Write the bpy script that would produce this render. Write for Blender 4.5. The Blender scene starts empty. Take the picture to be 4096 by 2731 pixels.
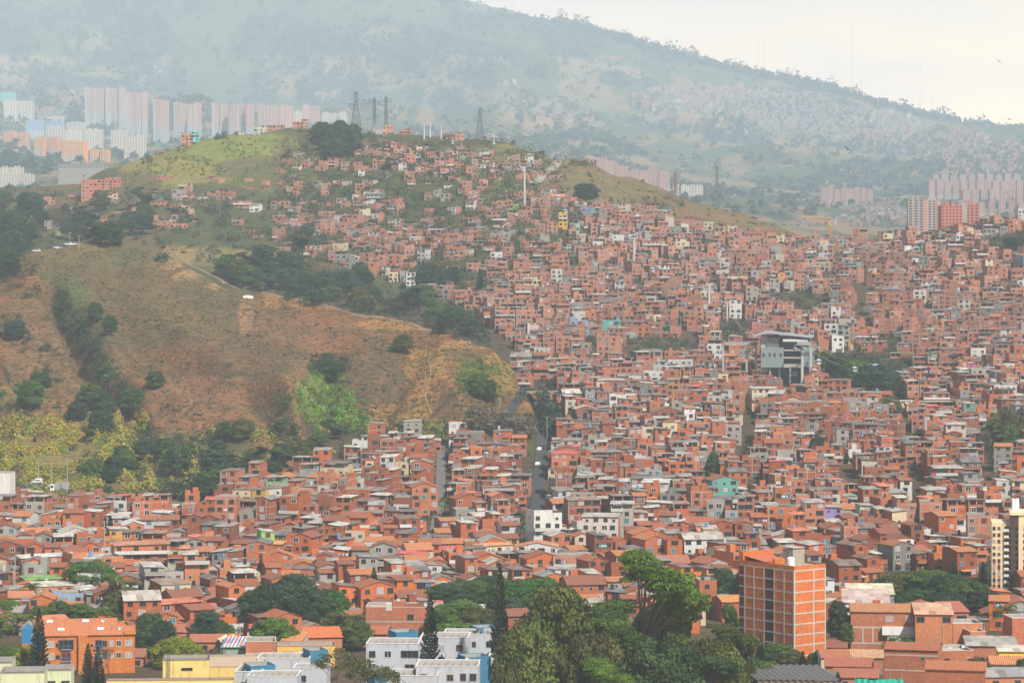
import bpy, math, random
import numpy as np
from mathutils import Vector, Matrix
R = math.radians
random.seed(7); rng = np.random.default_rng(7)
sc = bpy.context.scene
COL = sc.collection
F = 2904.0; U0 = 512.0; V0 = 262.0          # focal length in pixels, principal point
def P(u, v, Y): return Vector(((u-U0)/F*Y, Y, -(v-V0)/F*Y))
def ZV(v, Y): return -(v-V0)/F*Y
def UV(p): return (U0+F*p[0]/p[1], V0-F*p[2]/p[1])

# ------------------------------------------------------------------ noise
def _hash(ix, iy, seed):
    n = (ix*374761393 + iy*668265263 + seed*1274126177) & 0x7fffffff
    n = ((n ^ (n >> 13))*1274126177) & 0x7fffffff
    return ((n ^ (n >> 16)) & 0xffff)/65535.0
def vnoise(x, y, seed=0):
    x = np.asarray(x, float); y = np.asarray(y, float)
    ix = np.floor(x).astype(np.int64); iy = np.floor(y).astype(np.int64)
    fx = x-ix; fy = y-iy; fx = fx*fx*(3-2*fx); fy = fy*fy*(3-2*fy)
    a = _hash(ix, iy, seed); b = _hash(ix+1, iy, seed); c = _hash(ix, iy+1, seed); d = _hash(ix+1, iy+1, seed)
    return (a*(1-fx)+b*fx)*(1-fy)+(c*(1-fx)+d*fx)*fy
def fbm(x, y, seed=0, o=4):
    s = 0; a = .5; t = 0
    for i in range(o):
        s = s+a*vnoise(x*2**i, y*2**i, seed+i*17); t += a; a *= .5
    return s/t

# ------------------------------------------------------------------ terrain profiles
def cv(pts):                                  # curve over u: [(u, v, Y)] -> v(u), Y(u)
    a = np.array(pts, float)
    return lambda u: (np.interp(u, a[:, 0], a[:, 1]), np.interp(u, a[:, 0], a[:, 2]))
TOP = [(-300,190,2350),(0,186,2350),(40,184,2350),(80,184,2350),(105,167,2350),(125,160,2350),(150,152,2350),(180,142,2350),(200,137,2350),
       (240,134,2350),(290,129,2350),(320,125,2350),(360,126,2350),(400,129,2350),(440,130,2350),(480,134,2350),(500,139,2350),
       (520,145,2340),(545,155,2320),(552,162,2300),(565,160,2290),(590,163,2260),(620,176,2230),(650,186,2200),(700,204,2150),(750,219,2090),
       (790,233,2030),(805,238,2000),(850,240,1985),(900,235,1970),(940,230,1955),(1000,223,1935),(1024,217,1930),(1300,200,1900)]
AC = [cv([(0,858,500)]), cv([(0,640,740)]), cv([(0,566,900)]), cv([(0,505,1060),(400,503,1065),(500,500,1070)]),
      cv([(-300,420,1250),(300,420,1250),(480,440,1230)]),
      cv([(-300,352,1480),(300,352,1480),(480,370,1460)]),
      cv([(-300,305,1680),(300,303,1680),(500,300,1700)]),
      cv([(-300,230,1980),(300,215,2000),(450,200,2020),(540,205,2000),(640,230,1975),(720,248,1900),(805,262,1860),(900,258,1850),(1024,245,1820)]),
      cv(TOP)]
B = [cv([(-300,508,1058),(0,506,1058),(100,500,1068),(200,492,1082),(270,478,1108),(330,458,1150),(400,448,1180),(460,434,1215),(500,410,1245),(518,395,1262),(530,410,1240),(545,450,1215)]),
     cv([(-300,430,1180),(0,430,1185),(100,425,1200),(150,432,1180),(200,438,1178),(300,438,1182),(360,436,1195),(400,428,1210),(440,410,1232),(480,388,1258),(505,382,1272),(518,388,1268),(530,405,1250),(545,446,1225)]),
     cv([(-300,350,1330),(100,342,1350),(200,350,1340),(300,366,1310),(400,372,1285),(460,364,1285),(500,364,1290),(518,384,1275),(530,403,1256),(545,444,1230)]),
     cv([(-300,262,1500),(0,262,1500),(60,250,1510),(90,241,1520),(120,243,1520),(150,250,1500),(175,262,1480),(205,278,1462),(228,289,1450),(244,293,1440),(252,293,1440),(262,291,1436),(300,299,1420),
          (350,311,1400),(400,319,1380),(440,329,1362),(470,340,1345),(495,349,1326),(507,359,1310),(515,373,1292),(520,385,1284),(530,402,1265),(545,442,1240)])]
E = [None,
     cv([(-300,170,5210),(0,176,4960),(120,170,5050),(300,150,5300),(500,165,5300),(700,205,5140),(850,222,5050),(1024,222,5050)]),
     cv([(-300,135,10920),(0,132,10640),(200,132,10780),(400,138,10920),(560,150,10780),(700,172,10640),(850,178,10380),(1024,172,10090)]),
     cv([(-300,85,12270),(200,92,12270),(400,98,12270),(560,110,12010),(700,135,11730),(850,140,11450),(1024,140,11320)]),
     cv([(-300,-200,14740),(0,-150,14740),(200,-105,14740),(330,-50,14600),(400,-25,14460),(465,0,14310),(500,8,14170),(540,18,14030),(560,22,13950),(600,33,13770),(650,47,13630),
         (700,61,13500),(750,73,13370),(800,82,13230),(850,96,13100),(900,111,12960),(950,122,12810),(1000,132,12680),(1024,136,12680),(1300,170,12540)])]
UG = np.concatenate([np.arange(-260, -12, 8), np.arange(-12, 1037, 2.5), np.arange(1040, 1290, 8)]).astype(float)
YG = np.concatenate([np.arange(480, 900, 12), np.arange(900, 1640, 3.5), np.arange(1640, 2500, 6), np.arange(2500, 4000, 50), np.arange(4000, 15000, 36), np.arange(15000, 16300, 100)]).astype(float)
nU, nY = len(UG), len(YG)
ZA = np.zeros((nU, nY)); ZB = np.full((nU, nY), -1e4)
for i, u in enumerate(UG):
    k = []
    for c in AC:
        v, Y = c(u); k.append((float(Y), ZV(float(v), float(Y))))
    ty, tz = k[-1]
    k.append((ty+60, tz-7)); k.append((ty+160, tz-28)); k.append((3400, ZV(255, 3400)))
    for c in E[1:]:
        v, Y = c(u); k.append((float(Y), ZV(float(v), float(Y))))
    k.append((k[-1][0]+200, k[-1][1]-60)); k.append((16200, k[-1][1]-500))
    k = np.array(k); ZA[i] = np.interp(YG, k[:, 0], k[:, 1])
    if u <= 545:
        k = []
        for c in B:
            v, Y = c(u); k.append((float(Y), ZV(float(v), float(Y))))
        ry, rz = k[-1]
        k = [(k[0][0]-60, k[0][1]-12)]+k+[(ry+40, rz-4), (ry+150, rz-40), (ry+300, rz-110)]
        k = np.array(k); ZB[i] = np.interp(YG, k[:, 0], k[:, 1], left=-1e4, right=-1e4)
UU, YY = np.meshgrid(UG, YG, indexing='ij'); XX = (UU-U0)/F*YY
VB = V0-ZB/YY*F
E_R = lambda u: B[3](u)[1]
# gullies on the near brown hill and relief everywhere
def gully(pts, sig, depth):
    global ZB
    a = np.array(pts, float)              # (v, u)
    vv = np.clip(VB, a[0, 0], a[-1, 0]); uc = np.interp(vv, a[:, 0], a[:, 1])
    m = np.clip((VB-a[0, 0]+20)/30, 0, 1)*np.clip((a[-1, 0]+30-VB)/30, 0, 1)
    ZB = ZB-depth*m*np.exp(-((UU-uc)/sig)**2)
gully([(285,50),(330,78),(380,112),(410,135),(450,142)], 11, 14)
gully([(350,330),(385,325),(440,310)], 15, 10)
gully([(340,425),(380,400),(430,360)], 13, 7)
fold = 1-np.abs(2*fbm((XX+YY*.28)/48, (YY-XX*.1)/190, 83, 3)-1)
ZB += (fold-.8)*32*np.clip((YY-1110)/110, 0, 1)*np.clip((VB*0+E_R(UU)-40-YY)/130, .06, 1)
ZB += (fbm(XX/22, YY/22, 5)-.5)*5*np.clip((YY-1060)/80, 0, 1)+(fbm(XX/60, YY/60, 15)-.5)*6*np.clip((YY-1100)/100, 0, 1)*np.clip((1400-YY)/100, .15, 1)
ZA += (fbm(XX/45, YY/45, 9)-.5)*7*np.clip((YY-1100)/500, 0, 1)*np.clip((3000-YY)/600, 0, 1)
topY = cv(TOP)(UU)[1]
ZA += (fbm(XX/75+9, YY/120, 19, 3)-.5)*18*np.clip((YY-1700)/350, 0, 1)*np.clip((2700-YY)/250, 0, 1)*np.clip((640-UU)/90, .25, 1)
far = np.clip((YY-7600)/2200, 0, 1)*np.clip((E[4](UU)[1]-150-YY)/1500, .03, 1)
rid = 1-np.abs(2*fbm((XX*.9+YY*.25)/1050, (YY-XX*.2)/2300, 31, 4)-1)
ZA += far*((rid-.7)*400+(fbm(XX/260, YY/360, 33)-.5)*90)
ZA += np.clip((YY-3600)/400, 0, 1)*(fbm(XX/34, YY/66, 37, 3)-.5)*18           # tree-top roughness of the far woods
Z = np.maximum(ZA, ZB); isB = ZB > ZA
def gz(x, Y):                                 # ground height at a world point
    u = U0+F*x/Y
    i = np.clip(np.searchsorted(UG, u)-1, 0, nU-2); j = np.clip(np.searchsorted(YG, Y)-1, 0, nY-2)
    a = (u-UG[i])/(UG[i+1]-UG[i]); b = (Y-YG[j])/(YG[j+1]-YG[j])
    return (Z[i, j]*(1-a)+Z[i+1, j]*a)*(1-b)+(Z[i, j+1]*(1-a)+Z[i+1, j+1]*a)*b
def onB(x, Y):
    u = U0+F*x/Y
    i = np.clip(np.searchsorted(UG, u)-1, 0, nU-2); j = np.clip(np.searchsorted(YG, Y)-1, 0, nY-2)
    return isB[i, j]
def hitB(u, v, Y0=600., Y1=16000.):            # where the sight line (u,v) first meets the ground
    i = int(np.clip(np.searchsorted(UG, u)-1, 0, nU-2)); a = (u-UG[i])/(UG[i+1]-UG[i])
    col = Z[i]*(1-a)+Z[i+1]*a
    d = col-(-(v-V0)/F*YG)
    ok = np.where((d > 0) & (YG >= Y0))[0]
    if len(ok) == 0: return None
    j = ok[0]
    if j == 0 or YG[j-1] < Y0: return float(YG[j])
    t = d[j-1]/(d[j-1]-d[j]); return float(YG[j-1]+t*(YG[j]-YG[j-1]))
def G(u, Y):                                  # ground point under column u at distance Y
    x = (u-U0)/F*Y; return Vector((x, Y, float(gz(x, Y))))
def GV(u, v, Y0=600.):
    Y = hitB(u, v, Y0)
    if Y is None: Y = 2300.
    return G(u, Y)

# ------------------------------------------------------------------ materials
class NT:
    def __init__(s, name):
        s.m = bpy.data.materials.new(name); s.m.use_nodes = True; s.t = s.m.node_tree
        for n in list(s.t.nodes): s.t.nodes.remove(n)
        s.out = s.t.nodes.new('ShaderNodeOutputMaterial')
        s.b = s.t.nodes.new('ShaderNodeBsdfPrincipled'); s.t.links.new(s.b.outputs[0], s.out.inputs[0])
        s.b.inputs['Specular IOR Level'].default_value = .25
    def n(s, ty, **k):
        n = s.t.nodes.new(ty)
        for a, b in k.items():
            if a.startswith('i_'): n.inputs[a[2:].replace('_', ' ')].default_value = b
            else: setattr(n, a, b)
        return n
    def l(s, a, b): s.t.links.new(a, b)
    def math(s, op, a, b=None, c=None, clamp=False):
        n = s.n('ShaderNodeMath', operation=op, use_clamp=clamp)
        for i, x in enumerate((a, b, c)):
            if x is None: continue
            if isinstance(x, (int, float)): n.inputs[i].default_value = x
            else: s.l(x, n.inputs[i])
        return n.outputs[0]
    def mix(s, f, a, b, bt='MIX'):
        n = s.n('ShaderNodeMix', data_type='RGBA', blend_type=bt)
        for i, x in ((0, f), (6, a), (7, b)):
            if isinstance(x, (int, float)): n.inputs[i].default_value = x
            elif isinstance(x, (tuple, list)): n.inputs[i].default_value = (*x[:3], 1)
            else: s.l(x, n.inputs[i])
        return n.outputs[2]
    def noise(s, vec, scale, detail=3, rough=.6):
        n = s.n('ShaderNodeTexNoise'); n.inputs['Scale'].default_value = scale; n.inputs['Detail'].default_value = detail; n.inputs['Roughness'].default_value = rough
        if vec is not None: s.l(vec, n.inputs['Vector'])
        return n.outputs[0]
    def ramp(s, f, a, b):
        n = s.n('ShaderNodeMapRange'); n.inputs[1].default_value = a; n.inputs[2].default_value = b; s.l(f, n.inputs[0]); return n.outputs[0]
    def attr(s): return s.n('ShaderNodeAttribute', attribute_name='col')
    def pos(s): return s.n('ShaderNodeNewGeometry').outputs['Position']
    def scalev(s, v, x, y, z):
        n = s.n('ShaderNodeVectorMath', operation='MULTIPLY'); s.l(v, n.inputs[0]); n.inputs[1].default_value = (x, y, z); return n.outputs[0]
    def col(s, c, rough=.85, bump=None, bs=.3, bd=.1):
        if isinstance(c, (tuple, list)): s.b.inputs['Base Color'].default_value = (*c[:3], 1)
        else: s.l(c, s.b.inputs['Base Color'])
        s.b.inputs['Roughness'].default_value = rough
        if bump is not None:
            n = s.n('ShaderNodeBump'); n.inputs['Strength'].default_value = bs; n.inputs['Distance'].default_value = bd; s.l(bump, n.inputs['Height']); s.l(n.outputs[0], s.b.inputs['Normal'])
        return s.m
M = {}
def m_wall():                                 # brick or plaster: colour from 'col', alpha = how much bare brick and frame shows
    t = NT('wall'); a = t.attr(); uv = t.n('ShaderNodeUVMap').outputs[0]; p = t.pos()
    s = t.n('ShaderNodeSeparateXYZ'); t.l(uv, s.inputs[0]); U, V = s.outputs[0], s.outputs[1]
    br = t.n('ShaderNodeTexBrick'); t.l(uv, br.inputs['Vector'])
    br.inputs['Scale'].default_value = 1.; br.inputs['Brick Width'].default_value = .62; br.inputs['Row Height'].default_value = .3; br.inputs['Mortar Size'].default_value = .03
    br.inputs['Color1'].default_value = (1.1, 1.1, 1.1, 1); br.inputs['Color2'].default_value = (.78, .76, .76, 1); br.inputs['Mortar'].default_value = (.72, .78, .84, 1); br.inputs['Bias'].default_value = -.1
    al = a.outputs['Alpha']; isb = t.math('GREATER_THAN', al, .25)
    c = t.mix(t.math('MULTIPLY', isb, .9), a.outputs[0], br.outputs[0], 'MULTIPLY')
    big = t.noise(p, .35, 4, .65); c = t.mix(.55, c, t.mix(big, (.62, .6, .58), (1.38, 1.36, 1.34)), 'MULTIPLY')
    # concrete slabs and columns
    fv = t.math('FRACT', t.math('DIVIDE', V, 2.6)); fu = t.math('FRACT', t.math('DIVIDE', U, 3.7))
    beam = t.math('MAXIMUM', t.math('GREATER_THAN', fv, .91), t.math('LESS_THAN', fu, .065))
    beam = t.math('MULTIPLY', beam, t.math('GREATER_THAN', al, .75))
    c = t.mix(t.math('MULTIPLY', beam, .8), c, t.mix(big, (.26, .23, .20), (.46, .42, .38)))
    # grime runs below parapets and old patches
    st = t.noise(t.scalev(p, 1.6, 1.6, .16), 1., 3, .7)
    c = t.mix(t.ramp(st, .56, .74), c, t.mix(.62, c, (.11, .09, .08)))
    eff = t.noise(p, 1.3, 3, .7); c = t.mix(t.math('MULTIPLY', t.ramp(eff, .6, .72), t.math('MULTIPLY', isb, .35)), c, (.52, .42, .36))
    return t.col(c, .92, br.outputs[1], .25, .02)
def m_paint(name, rough=.8, dirt=.5):
    t = NT(name); a = t.attr(); p = t.pos(); n = t.noise(p, 1.1, 4, .7)
    c = t.mix(dirt, a.outputs[0], t.mix(n, (.55, .53, .5), (1.4, 1.42, 1.45)), 'MULTIPLY')
    return t.col(c, rough)
def m_roof():                                 # corrugated sheet with rust, patches and lighter new sheets
    t = NT('sheet_roof'); a = t.attr(); uv = t.n('ShaderNodeUVMap').outputs[0]
    s = t.n('ShaderNodeSeparateXYZ'); t.l(uv, s.inputs[0])
    w = t.math('SINE', t.math('MULTIPLY', s.outputs[0], 22.)); sh = t.n('ShaderNodeTexWhiteNoise', noise_dimensions='2D')
    fl = t.n('ShaderNodeVectorMath', operation='FLOOR'); t.l(t.scalev(uv, .55, .3, 1), fl.inputs[0]); t.l(fl.outputs[0], sh.inputs[0])
    c = t.mix(.9, a.outputs[0], t.mix(sh.outputs[0], (.62, .6, .58), (1.35, 1.35, 1.35)), 'MULTIPLY')
    n = t.noise(t.pos(), .9, 4, .75); c = t.mix(t.math('MULTIPLY', t.ramp(n, .55, .68), .75), c, (.10, .075, .06))
    c = t.mix(t.math('MULTIPLY', t.ramp(w, .2, 1), .25), c, (.06, .05, .05))
    return t.col(c, .6)
def m_tile():
    t = NT('clay_tile'); a = t.attr(); uv = t.n('ShaderNodeUVMap').outputs[0]
    s = t.n('ShaderNodeSeparateXYZ'); t.l(uv, s.inputs[0])
    w = t.math('SINE', t.math('MULTIPLY', s.outputs[0], 14.)); h = t.math('SINE', t.math('MULTIPLY', s.outputs[1], 15.))
    n = t.noise(t.pos(), 1.2, 4, .75); n2 = t.noise(t.pos(), 5., 2, .6)
    c = t.mix(.8, a.outputs[0], t.mix(n2, (.5, .45, .42), (1.5, 1.5, 1.5)), 'MULTIPLY')
    c = t.mix(t.ramp(n, .5, .72), c, t.mix(n2, (.09, .05, .04), (.34, .15, .09)))
    c = t.mix(t.math('MULTIPLY', t.ramp(w, .35, 1), .6), c, (.05, .03, .025))
    c = t.mix(t.math('MULTIPLY', t.ramp(h, .6, 1), .3), c, (.05, .03, .025))
    return t.col(c, .85)
def m_glass():
    t = NT('window_glass'); a = t.attr(); n = t.noise(t.pos(), 1.7, 1)
    t.b.inputs['Specular IOR Level'].default_value = .5
    return t.col(t.mix(.6, a.outputs[0], t.mix(n, (.4, .4, .4), (1.5, 1.5, 1.5)), 'MULTIPLY'), .18)
def m_plain(name, c, rough=.8, metal=0):
    t = NT(name); n = t.noise(t.pos(), 1.5, 3); t.b.inputs['Metallic'].default_value = metal
    return t.col(t.mix(.35, c, t.mix(n, (.5, .5, .5), (1.5, 1.5, 1.5)), 'MULTIPLY'), rough)
def m_leaf():
    t = NT('leaf'); a = t.attr(); oi = t.n('ShaderNodeObjectInfo')
    c = t.mix(1., oi.outputs['Color'], a.outputs[0], 'MULTIPLY')
    t.col(c, .6); t.b.inputs['Specular IOR Level'].default_value = .15
    tr = t.n('ShaderNodeBsdfTranslucent'); t.l(t.mix(.5, c, (1.1, 1.2, .5), 'MULTIPLY'), tr.inputs[0])
    mx = t.n('ShaderNodeMixShader'); mx.inputs[0].default_value = .3; t.l(t.b.outputs[0], mx.inputs[1]); t.l(tr.outputs[0], mx.inputs[2]); t.l(mx.outputs[0], t.out.inputs[0])
    return t.m
def m_ground():
    t = NT('ground_cover'); a = t.attr(); p = t.pos()
    n1 = t.noise(t.scalev(p, .16, .3, 1.1), 1., 6, .78)          # cattle-worn terraces run along the contour
    n2 = t.noise(p, .05, 5, .7); n3 = t.noise(t.scalev(p, .22, .3, .8), 1., 5, .8)
    al = a.outputs['Alpha']
    c = t.mix(1., a.outputs[0], t.mix(t.ramp(n1, .3, .7), (.5, .52, .5), (1.6, 1.5, 1.4)), 'MULTIPLY')
    c = t.mix(.8, c, t.mix(t.ramp(n2, .3, .7), (.6, .76, .68), (1.45, 1.24, 1.15)), 'MULTIPLY')
    c = t.mix(t.math('MULTIPLY', t.ramp(n3, .53, .62), al), c, t.mix(n2, (.075, .07, .035), (.06, .085, .03)))
    return t.col(c, .95, n1, .9, 1.6)
for k, v in dict(wall=m_wall, roof=m_roof, tile=m_tile, glass=m_glass, leaf=m_leaf, ground=m_ground).items(): M[k] = v()
M['paint'] = m_paint('paint'); M['gloss'] = m_paint('gloss_paint', .3, .15)
M['conc'] = m_plain('concrete', (.36, .34, .31)); M['steel'] = m_plain('galvanised_steel', (.33, .35, .37), .5, .3)
M['bark'] = m_plain('bark', (.14, .105, .08)); M['asphalt'] = m_plain('asphalt', (.05, .05, .054), .9)

# ------------------------------------------------------------------ mesh builder
class MB:
    def __init__(s): s.v = []; s.f = []; s.m = []; s.c = []; s.uv = []; s.mats = []
    def mi(s, k):
        if k not in s.mats: s.mats.append(k)
        return s.mats.index(k)
    def face(s, pts, mat, col=(.5, .5, .5, 0), uv=None):
        i = len(s.v); s.v.extend([tuple(p) for p in pts]); n = len(pts); s.f.append(tuple(range(i, i+n))); s.m.append(s.mi(mat))
        if len(col) == 3: col = (*col, 0)
        s.c.append(col)
        if uv is None: uv = [(0, 0), (1, 0), (1, 1), (0, 1)][:n] if n <= 4 else [(0, 0)]*n
        s.uv.append(uv)
    def box(s, x0, x1, y0, y1, z0, z1, mat, col, faces='fblrtd', uo=0., v0=None):
        """axis box in local space; wall UVs in metres (v counted from v0)"""
        if v0 is None: v0 = z0
        w, d = x1-x0, y1-y0; a, b = z0-v0, z1-v0
        if 'f' in faces: s.face([(x0,y0,z0),(x1,y0,z0),(x1,y0,z1),(x0,y0,z1)], mat, col, [(uo,a),(uo+w,a),(uo+w,b),(uo,b)])
        if 'r' in faces: s.face([(x1,y0,z0),(x1,y1,z0),(x1,y1,z1),(x1,y0,z1)], mat, col, [(uo,a),(uo+d,a),(uo+d,b),(uo,b)])
        if 'b' in faces: s.face([(x1,y1,z0),(x0,y1,z0),(x0,y1,z1),(x1,y1,z1)], mat, col, [(uo,a),(uo+w,a),(uo+w,b),(uo,b)])
        if 'l' in faces: s.face([(x0,y1,z0),(x0,y0,z0),(x0,y0,z1),(x0,y1,z1)], mat, col, [(uo,a),(uo+d,a),(uo+d,b),(uo,b)])
        if 't' in faces: s.face([(x0,y0,z1),(x1,y0,z1),(x1,y1,z1),(x0,y1,z1)], mat, col, [(0,0),(w,0),(w,d),(0,d)])
        if 'd' in faces: s.face([(x0,y1,z0),(x1,y1,z0),(x1,y0,z0),(x0,y0,z0)], mat, col, [(0,0),(w,0),(w,d),(0,d)])
    def bar(s, a, b, r, mat, col=(.4, .4, .4, 0), n=4, r2=None):
        a = Vector(a); b = Vector(b); d = b-a
        if d.length < 1e-6: return
        r2 = r if r2 is None else r2
        q = d.to_track_quat('Z', 'Y'); ring = [q @ Vector((math.cos(2*math.pi*i/n+.785), math.sin(2*math.pi*i/n+.785), 0)) for i in range(n)]
        for i in range(n):
            p, o = ring[i], ring[(i+1) % n]; s.face([a+p*r, a+o*r, b+o*r2, b+p*r2], mat, col)
        s.face([b+p*r2 for p in ring], mat, col); s.face([a+p*r for p in reversed(ring)], mat, col)
    def merge(s, o, M4=None):
        i = len(s.v)
        s.v.extend([tuple(M4 @ Vector(p)) for p in o.v] if M4 is not None else o.v)
        s.f.extend([tuple(k+i for k in f) for f in o.f]); mm = [s.mi(k) for k in o.mats]
        s.m.extend([mm[k] for k in o.m]); s.c.extend(o.c); s.uv.extend(o.uv)
    def mesh(s, name, smooth=False):
        me = bpy.data.meshes.new(name); me.from_pydata(s.v, [], s.f)
        for k in s.mats: me.materials.append(M[k])
        me.polygons.foreach_set('material_index', np.array(s.m, np.int32))
        ct = np.array([len(f) for f in s.f], np.int64)
        at = me.color_attributes.new('col', 'FLOAT_COLOR', 'CORNER'); at.data.foreach_set('color', np.repeat(np.array(s.c, np.float32), ct, axis=0).ravel())
        uvl = me.uv_layers.new(name='UVMap'); uvl.data.foreach_set('uv', np.array([q for u in s.uv for q in u], np.float32).ravel())
        if smooth: me.polygons.foreach_set('use_smooth', np.ones(len(s.f), bool))
        me.update(); return me
def link(name, me, parent=None, loc=None, rz=0., scale=None):
    o = bpy.data.objects.new(name, me); COL.objects.link(o)
    if parent is not None: o.parent = parent
    if loc is not None: o.location = loc
    o.rotation_euler = (0, 0, rz)
    if scale is not None: o.scale = scale if hasattr(scale, '__len__') else (scale,)*3
    return o
def tag(o, label=None, cat=None, group=None, kind=None):
    if label: o['label'] = label
    if cat: o['category'] = cat
    if group: o['group'] = group
    if kind: o['kind'] = kind
    return o
def empty(name, loc, rz=0., label=None, cat=None, group=None):
    o = link(name, None, None, loc, rz); o.empty_display_size = .5; return tag(o, label, cat, group)

# ------------------------------------------------------------------ ground colours
BR = (.21, .098, .040); BR2 = (.24, .155, .085); GR = (.06,.09,.028); YG_ = (.20, .20, .05); DG = (.04, .065, .025); TAN = (.36, .24, .13); SOIL = (.085, .065, .045); FOR = (.03, .05, .026); MEAD = (.075, .095, .035)
colr = np.zeros((nU, nY, 4)); VV = V0-Z/YY*F
def put(mask, c, k=1.):
    m = np.clip(mask, 0, 1)[..., None]*k; colr[..., :3] = colr[..., :3]*(1-m)+np.array(c)*m
nz = fbm(XX/30, YY/45, 51); nz2 = fbm(XX/9, YY/14, 57); nzf = fbm(XX/240, YY/600, 61, 5)
jit = (nz-.5)*22+(nz2-.5)*8
def blob(u, v, ru, rv, c, k=1., where=None):
    d = ((UU-u+jit)/ru)**2+((VV-v+jit*.5)/rv)**2
    m = np.clip((1.25-d)/.35, 0, 1)
    if where is not None: m = m*where
    put(m, c, k)
near = (YY < 2900); AA = (~isB) & near; BB = isB & near; EE = YY >= 2700
put(AA, SOIL); put(AA*(YY > 1650)*(UU < 560), (.075, .088, .035)); put(AA*(YY > 1650)*(UU < 560)*np.clip((nz-.5)*8, 0, 1), (.13, .10, .05))
put(AA*(YY > topY-230+nz*120)*(UU > 545)*(UU < 815), (.17, .125, .06))
put(BB, BR); put(BB*np.clip((nz-.47)*7, 0, 1), (.14, .105, .06), .75); put(BB*(VV > 428+jit*.8), (.10, .10, .04))
bb = BB.astype(float); aa = AA.astype(float)
put(bb*np.clip((fold-.84)*8, 0, 1), (.30,.165,.07), .55); put(bb*np.clip((.60-fold)*5, 0, 1), (.085,.09,.04), .6)  # dry tan fold crests, darker green hollows: relief contrast painted into the ground colour
# green tinge of the upper left slope, tan crest and trails, light green hollow
blob(150, 300, 95, 48, (.10, .095, .05), .7, bb); blob(250, 340, 60, 40, (.13, .095, .055), .6, bb); blob(100, 255, 60, 14, (.13, .13, .06), .7, bb)
for (u, v, ru, rv, c) in [(165,262,14,5,TAN),(190,275,22,5,TAN),(225,287,16,4,TAN),(300,302,45,5,(.36,.19,.07)),(400,324,60,5,(.38,.21,.07)),(470,342,35,6,(.38,.22,.07)),(500,360,12,10,(.36,.24,.06)),
        (246,320,7,16,(.34,.2,.11)),(200,376,45,4,(.30,.17,.10)),(430,365,22,20,(.34,.20,.06)),(425,395,18,28,(.34,.18,.06)),(400,415,32,15,(.34,.20,.07)),(500,375,14,18,(.27,.2,.05)),(210,372,60,3,(.11,.075,.05)),
        (185,240,40,4,(.2,.15,.07)),(380,385,30,22,(.13,.09,.055)),(300,330,50,18,(.22,.115,.066)),(190,405,50,28,(.25,.13,.075)),(40,352,40,25,(.22,.13,.07)),(95,378,30,18,(.26,.15,.075))]:
    blob(u, v, ru, rv, c, .8, bb)
for (u, v, ru, rv, c) in [(325,400,24,24,(.15,.26,.035)),(345,420,24,12,(.13,.2,.04)),(475,375,15,13,(.15,.18,.04)),(450,432,28,10,(.19,.21,.05)),(430,440,40,8,(.11,.12,.035)),(40,432,60,14,(.26,.22,.06)),(60,450,80,16,(.22,.19,.06)),
        (20,395,30,12,(.2,.17,.06)),(105,420,26,12,(.2,.17,.06)),(75,300,18,22,(.11,.15,.045)),(55,275,20,10,(.12,.12,.05))]:
    blob(u, v, ru, rv, c, .85, bb)
# back hill: grassy dome, dry slopes
for (u, v, ru, rv, c) in [(215,155,95,26,(.2,.205,.055)),(245,148,55,14,(.19,.24,.05)),(165,172,45,14,(.26,.24,.07)),(255,168,40,12,(.13,.11,.06)),(290,155,14,10,(.2,.15,.09)),(275,182,50,8,(.11,.12,.035)),(135,182,22,14,(.12,.10,.06)),
        (515,158,38,14,(.18,.17,.065)),(500,185,40,14,(.14,.14,.05)),(600,185,60,16,(.17,.14,.065)),(680,208,60,12,(.19,.13,.07)),(740,222,40,8,(.2,.14,.07)),(560,180,25,18,(.16,.14,.06)),
        (210,255,40,10,(.25,.2,.08)),(260,266,50,12,(.14,.17,.05)),(310,285,26,5,(.3,.22,.11)),(180,250,20,8,(.26,.2,.08)),
        (740,335,26,9,(.24,.17,.08)),(990,530,14,8,(.2,.16,.07)),(130,505,90,9,(.2,.16,.07)),(60,485,60,6,(.2,.15,.08))]:
    blob(u, v, ru, rv, c, .85, aa)
# far mountain: forest with meadows and bare tan clearings
put(EE, FOR); me_ = np.clip((nzf-.52)*9, 0, 1)*EE; put(me_, MEAD, .8); put(np.clip((fbm(XX/110, YY/260, 71, 4)-.58)*12, 0, 1)*EE*(VV > 55), (.24, .17, .10), .85)
for (u, v, ru, rv, c) in [(440,82,26,8,(.27,.22,.12)),(500,100,30,9,(.33,.24,.15)),(540,112,40,12,(.33,.24,.15)),(560,125,40,6,(.36,.25,.16)),(380,35,22,10,(.26,.2,.12)),(690,120,40,7,(.3,.22,.14)),(800,145,30,6,(.27,.2,.12)),(870,155,50,5,(.2,.19,.09)),
        (870,110,60,6,(.14,.15,.07)),(920,125,60,8,(.14,.15,.07)),(90,42,24,8,(.25,.2,.1)),(100,70,40,5,(.22,.19,.09)),(500,8,40,6,(.2,.19,.09)),(240,65,60,8,(.1,.12,.05)),(600,100,30,8,(.24,.19,.11)),(20,60,30,8,(.3,.22,.12))]:
    blob(u, v, ru, rv, tuple(q*.85 for q in c), .8, EE.astype(float))
colr[..., 3] = np.where(isB, .75, np.where(YY > 2700, 0, .35))

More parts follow.
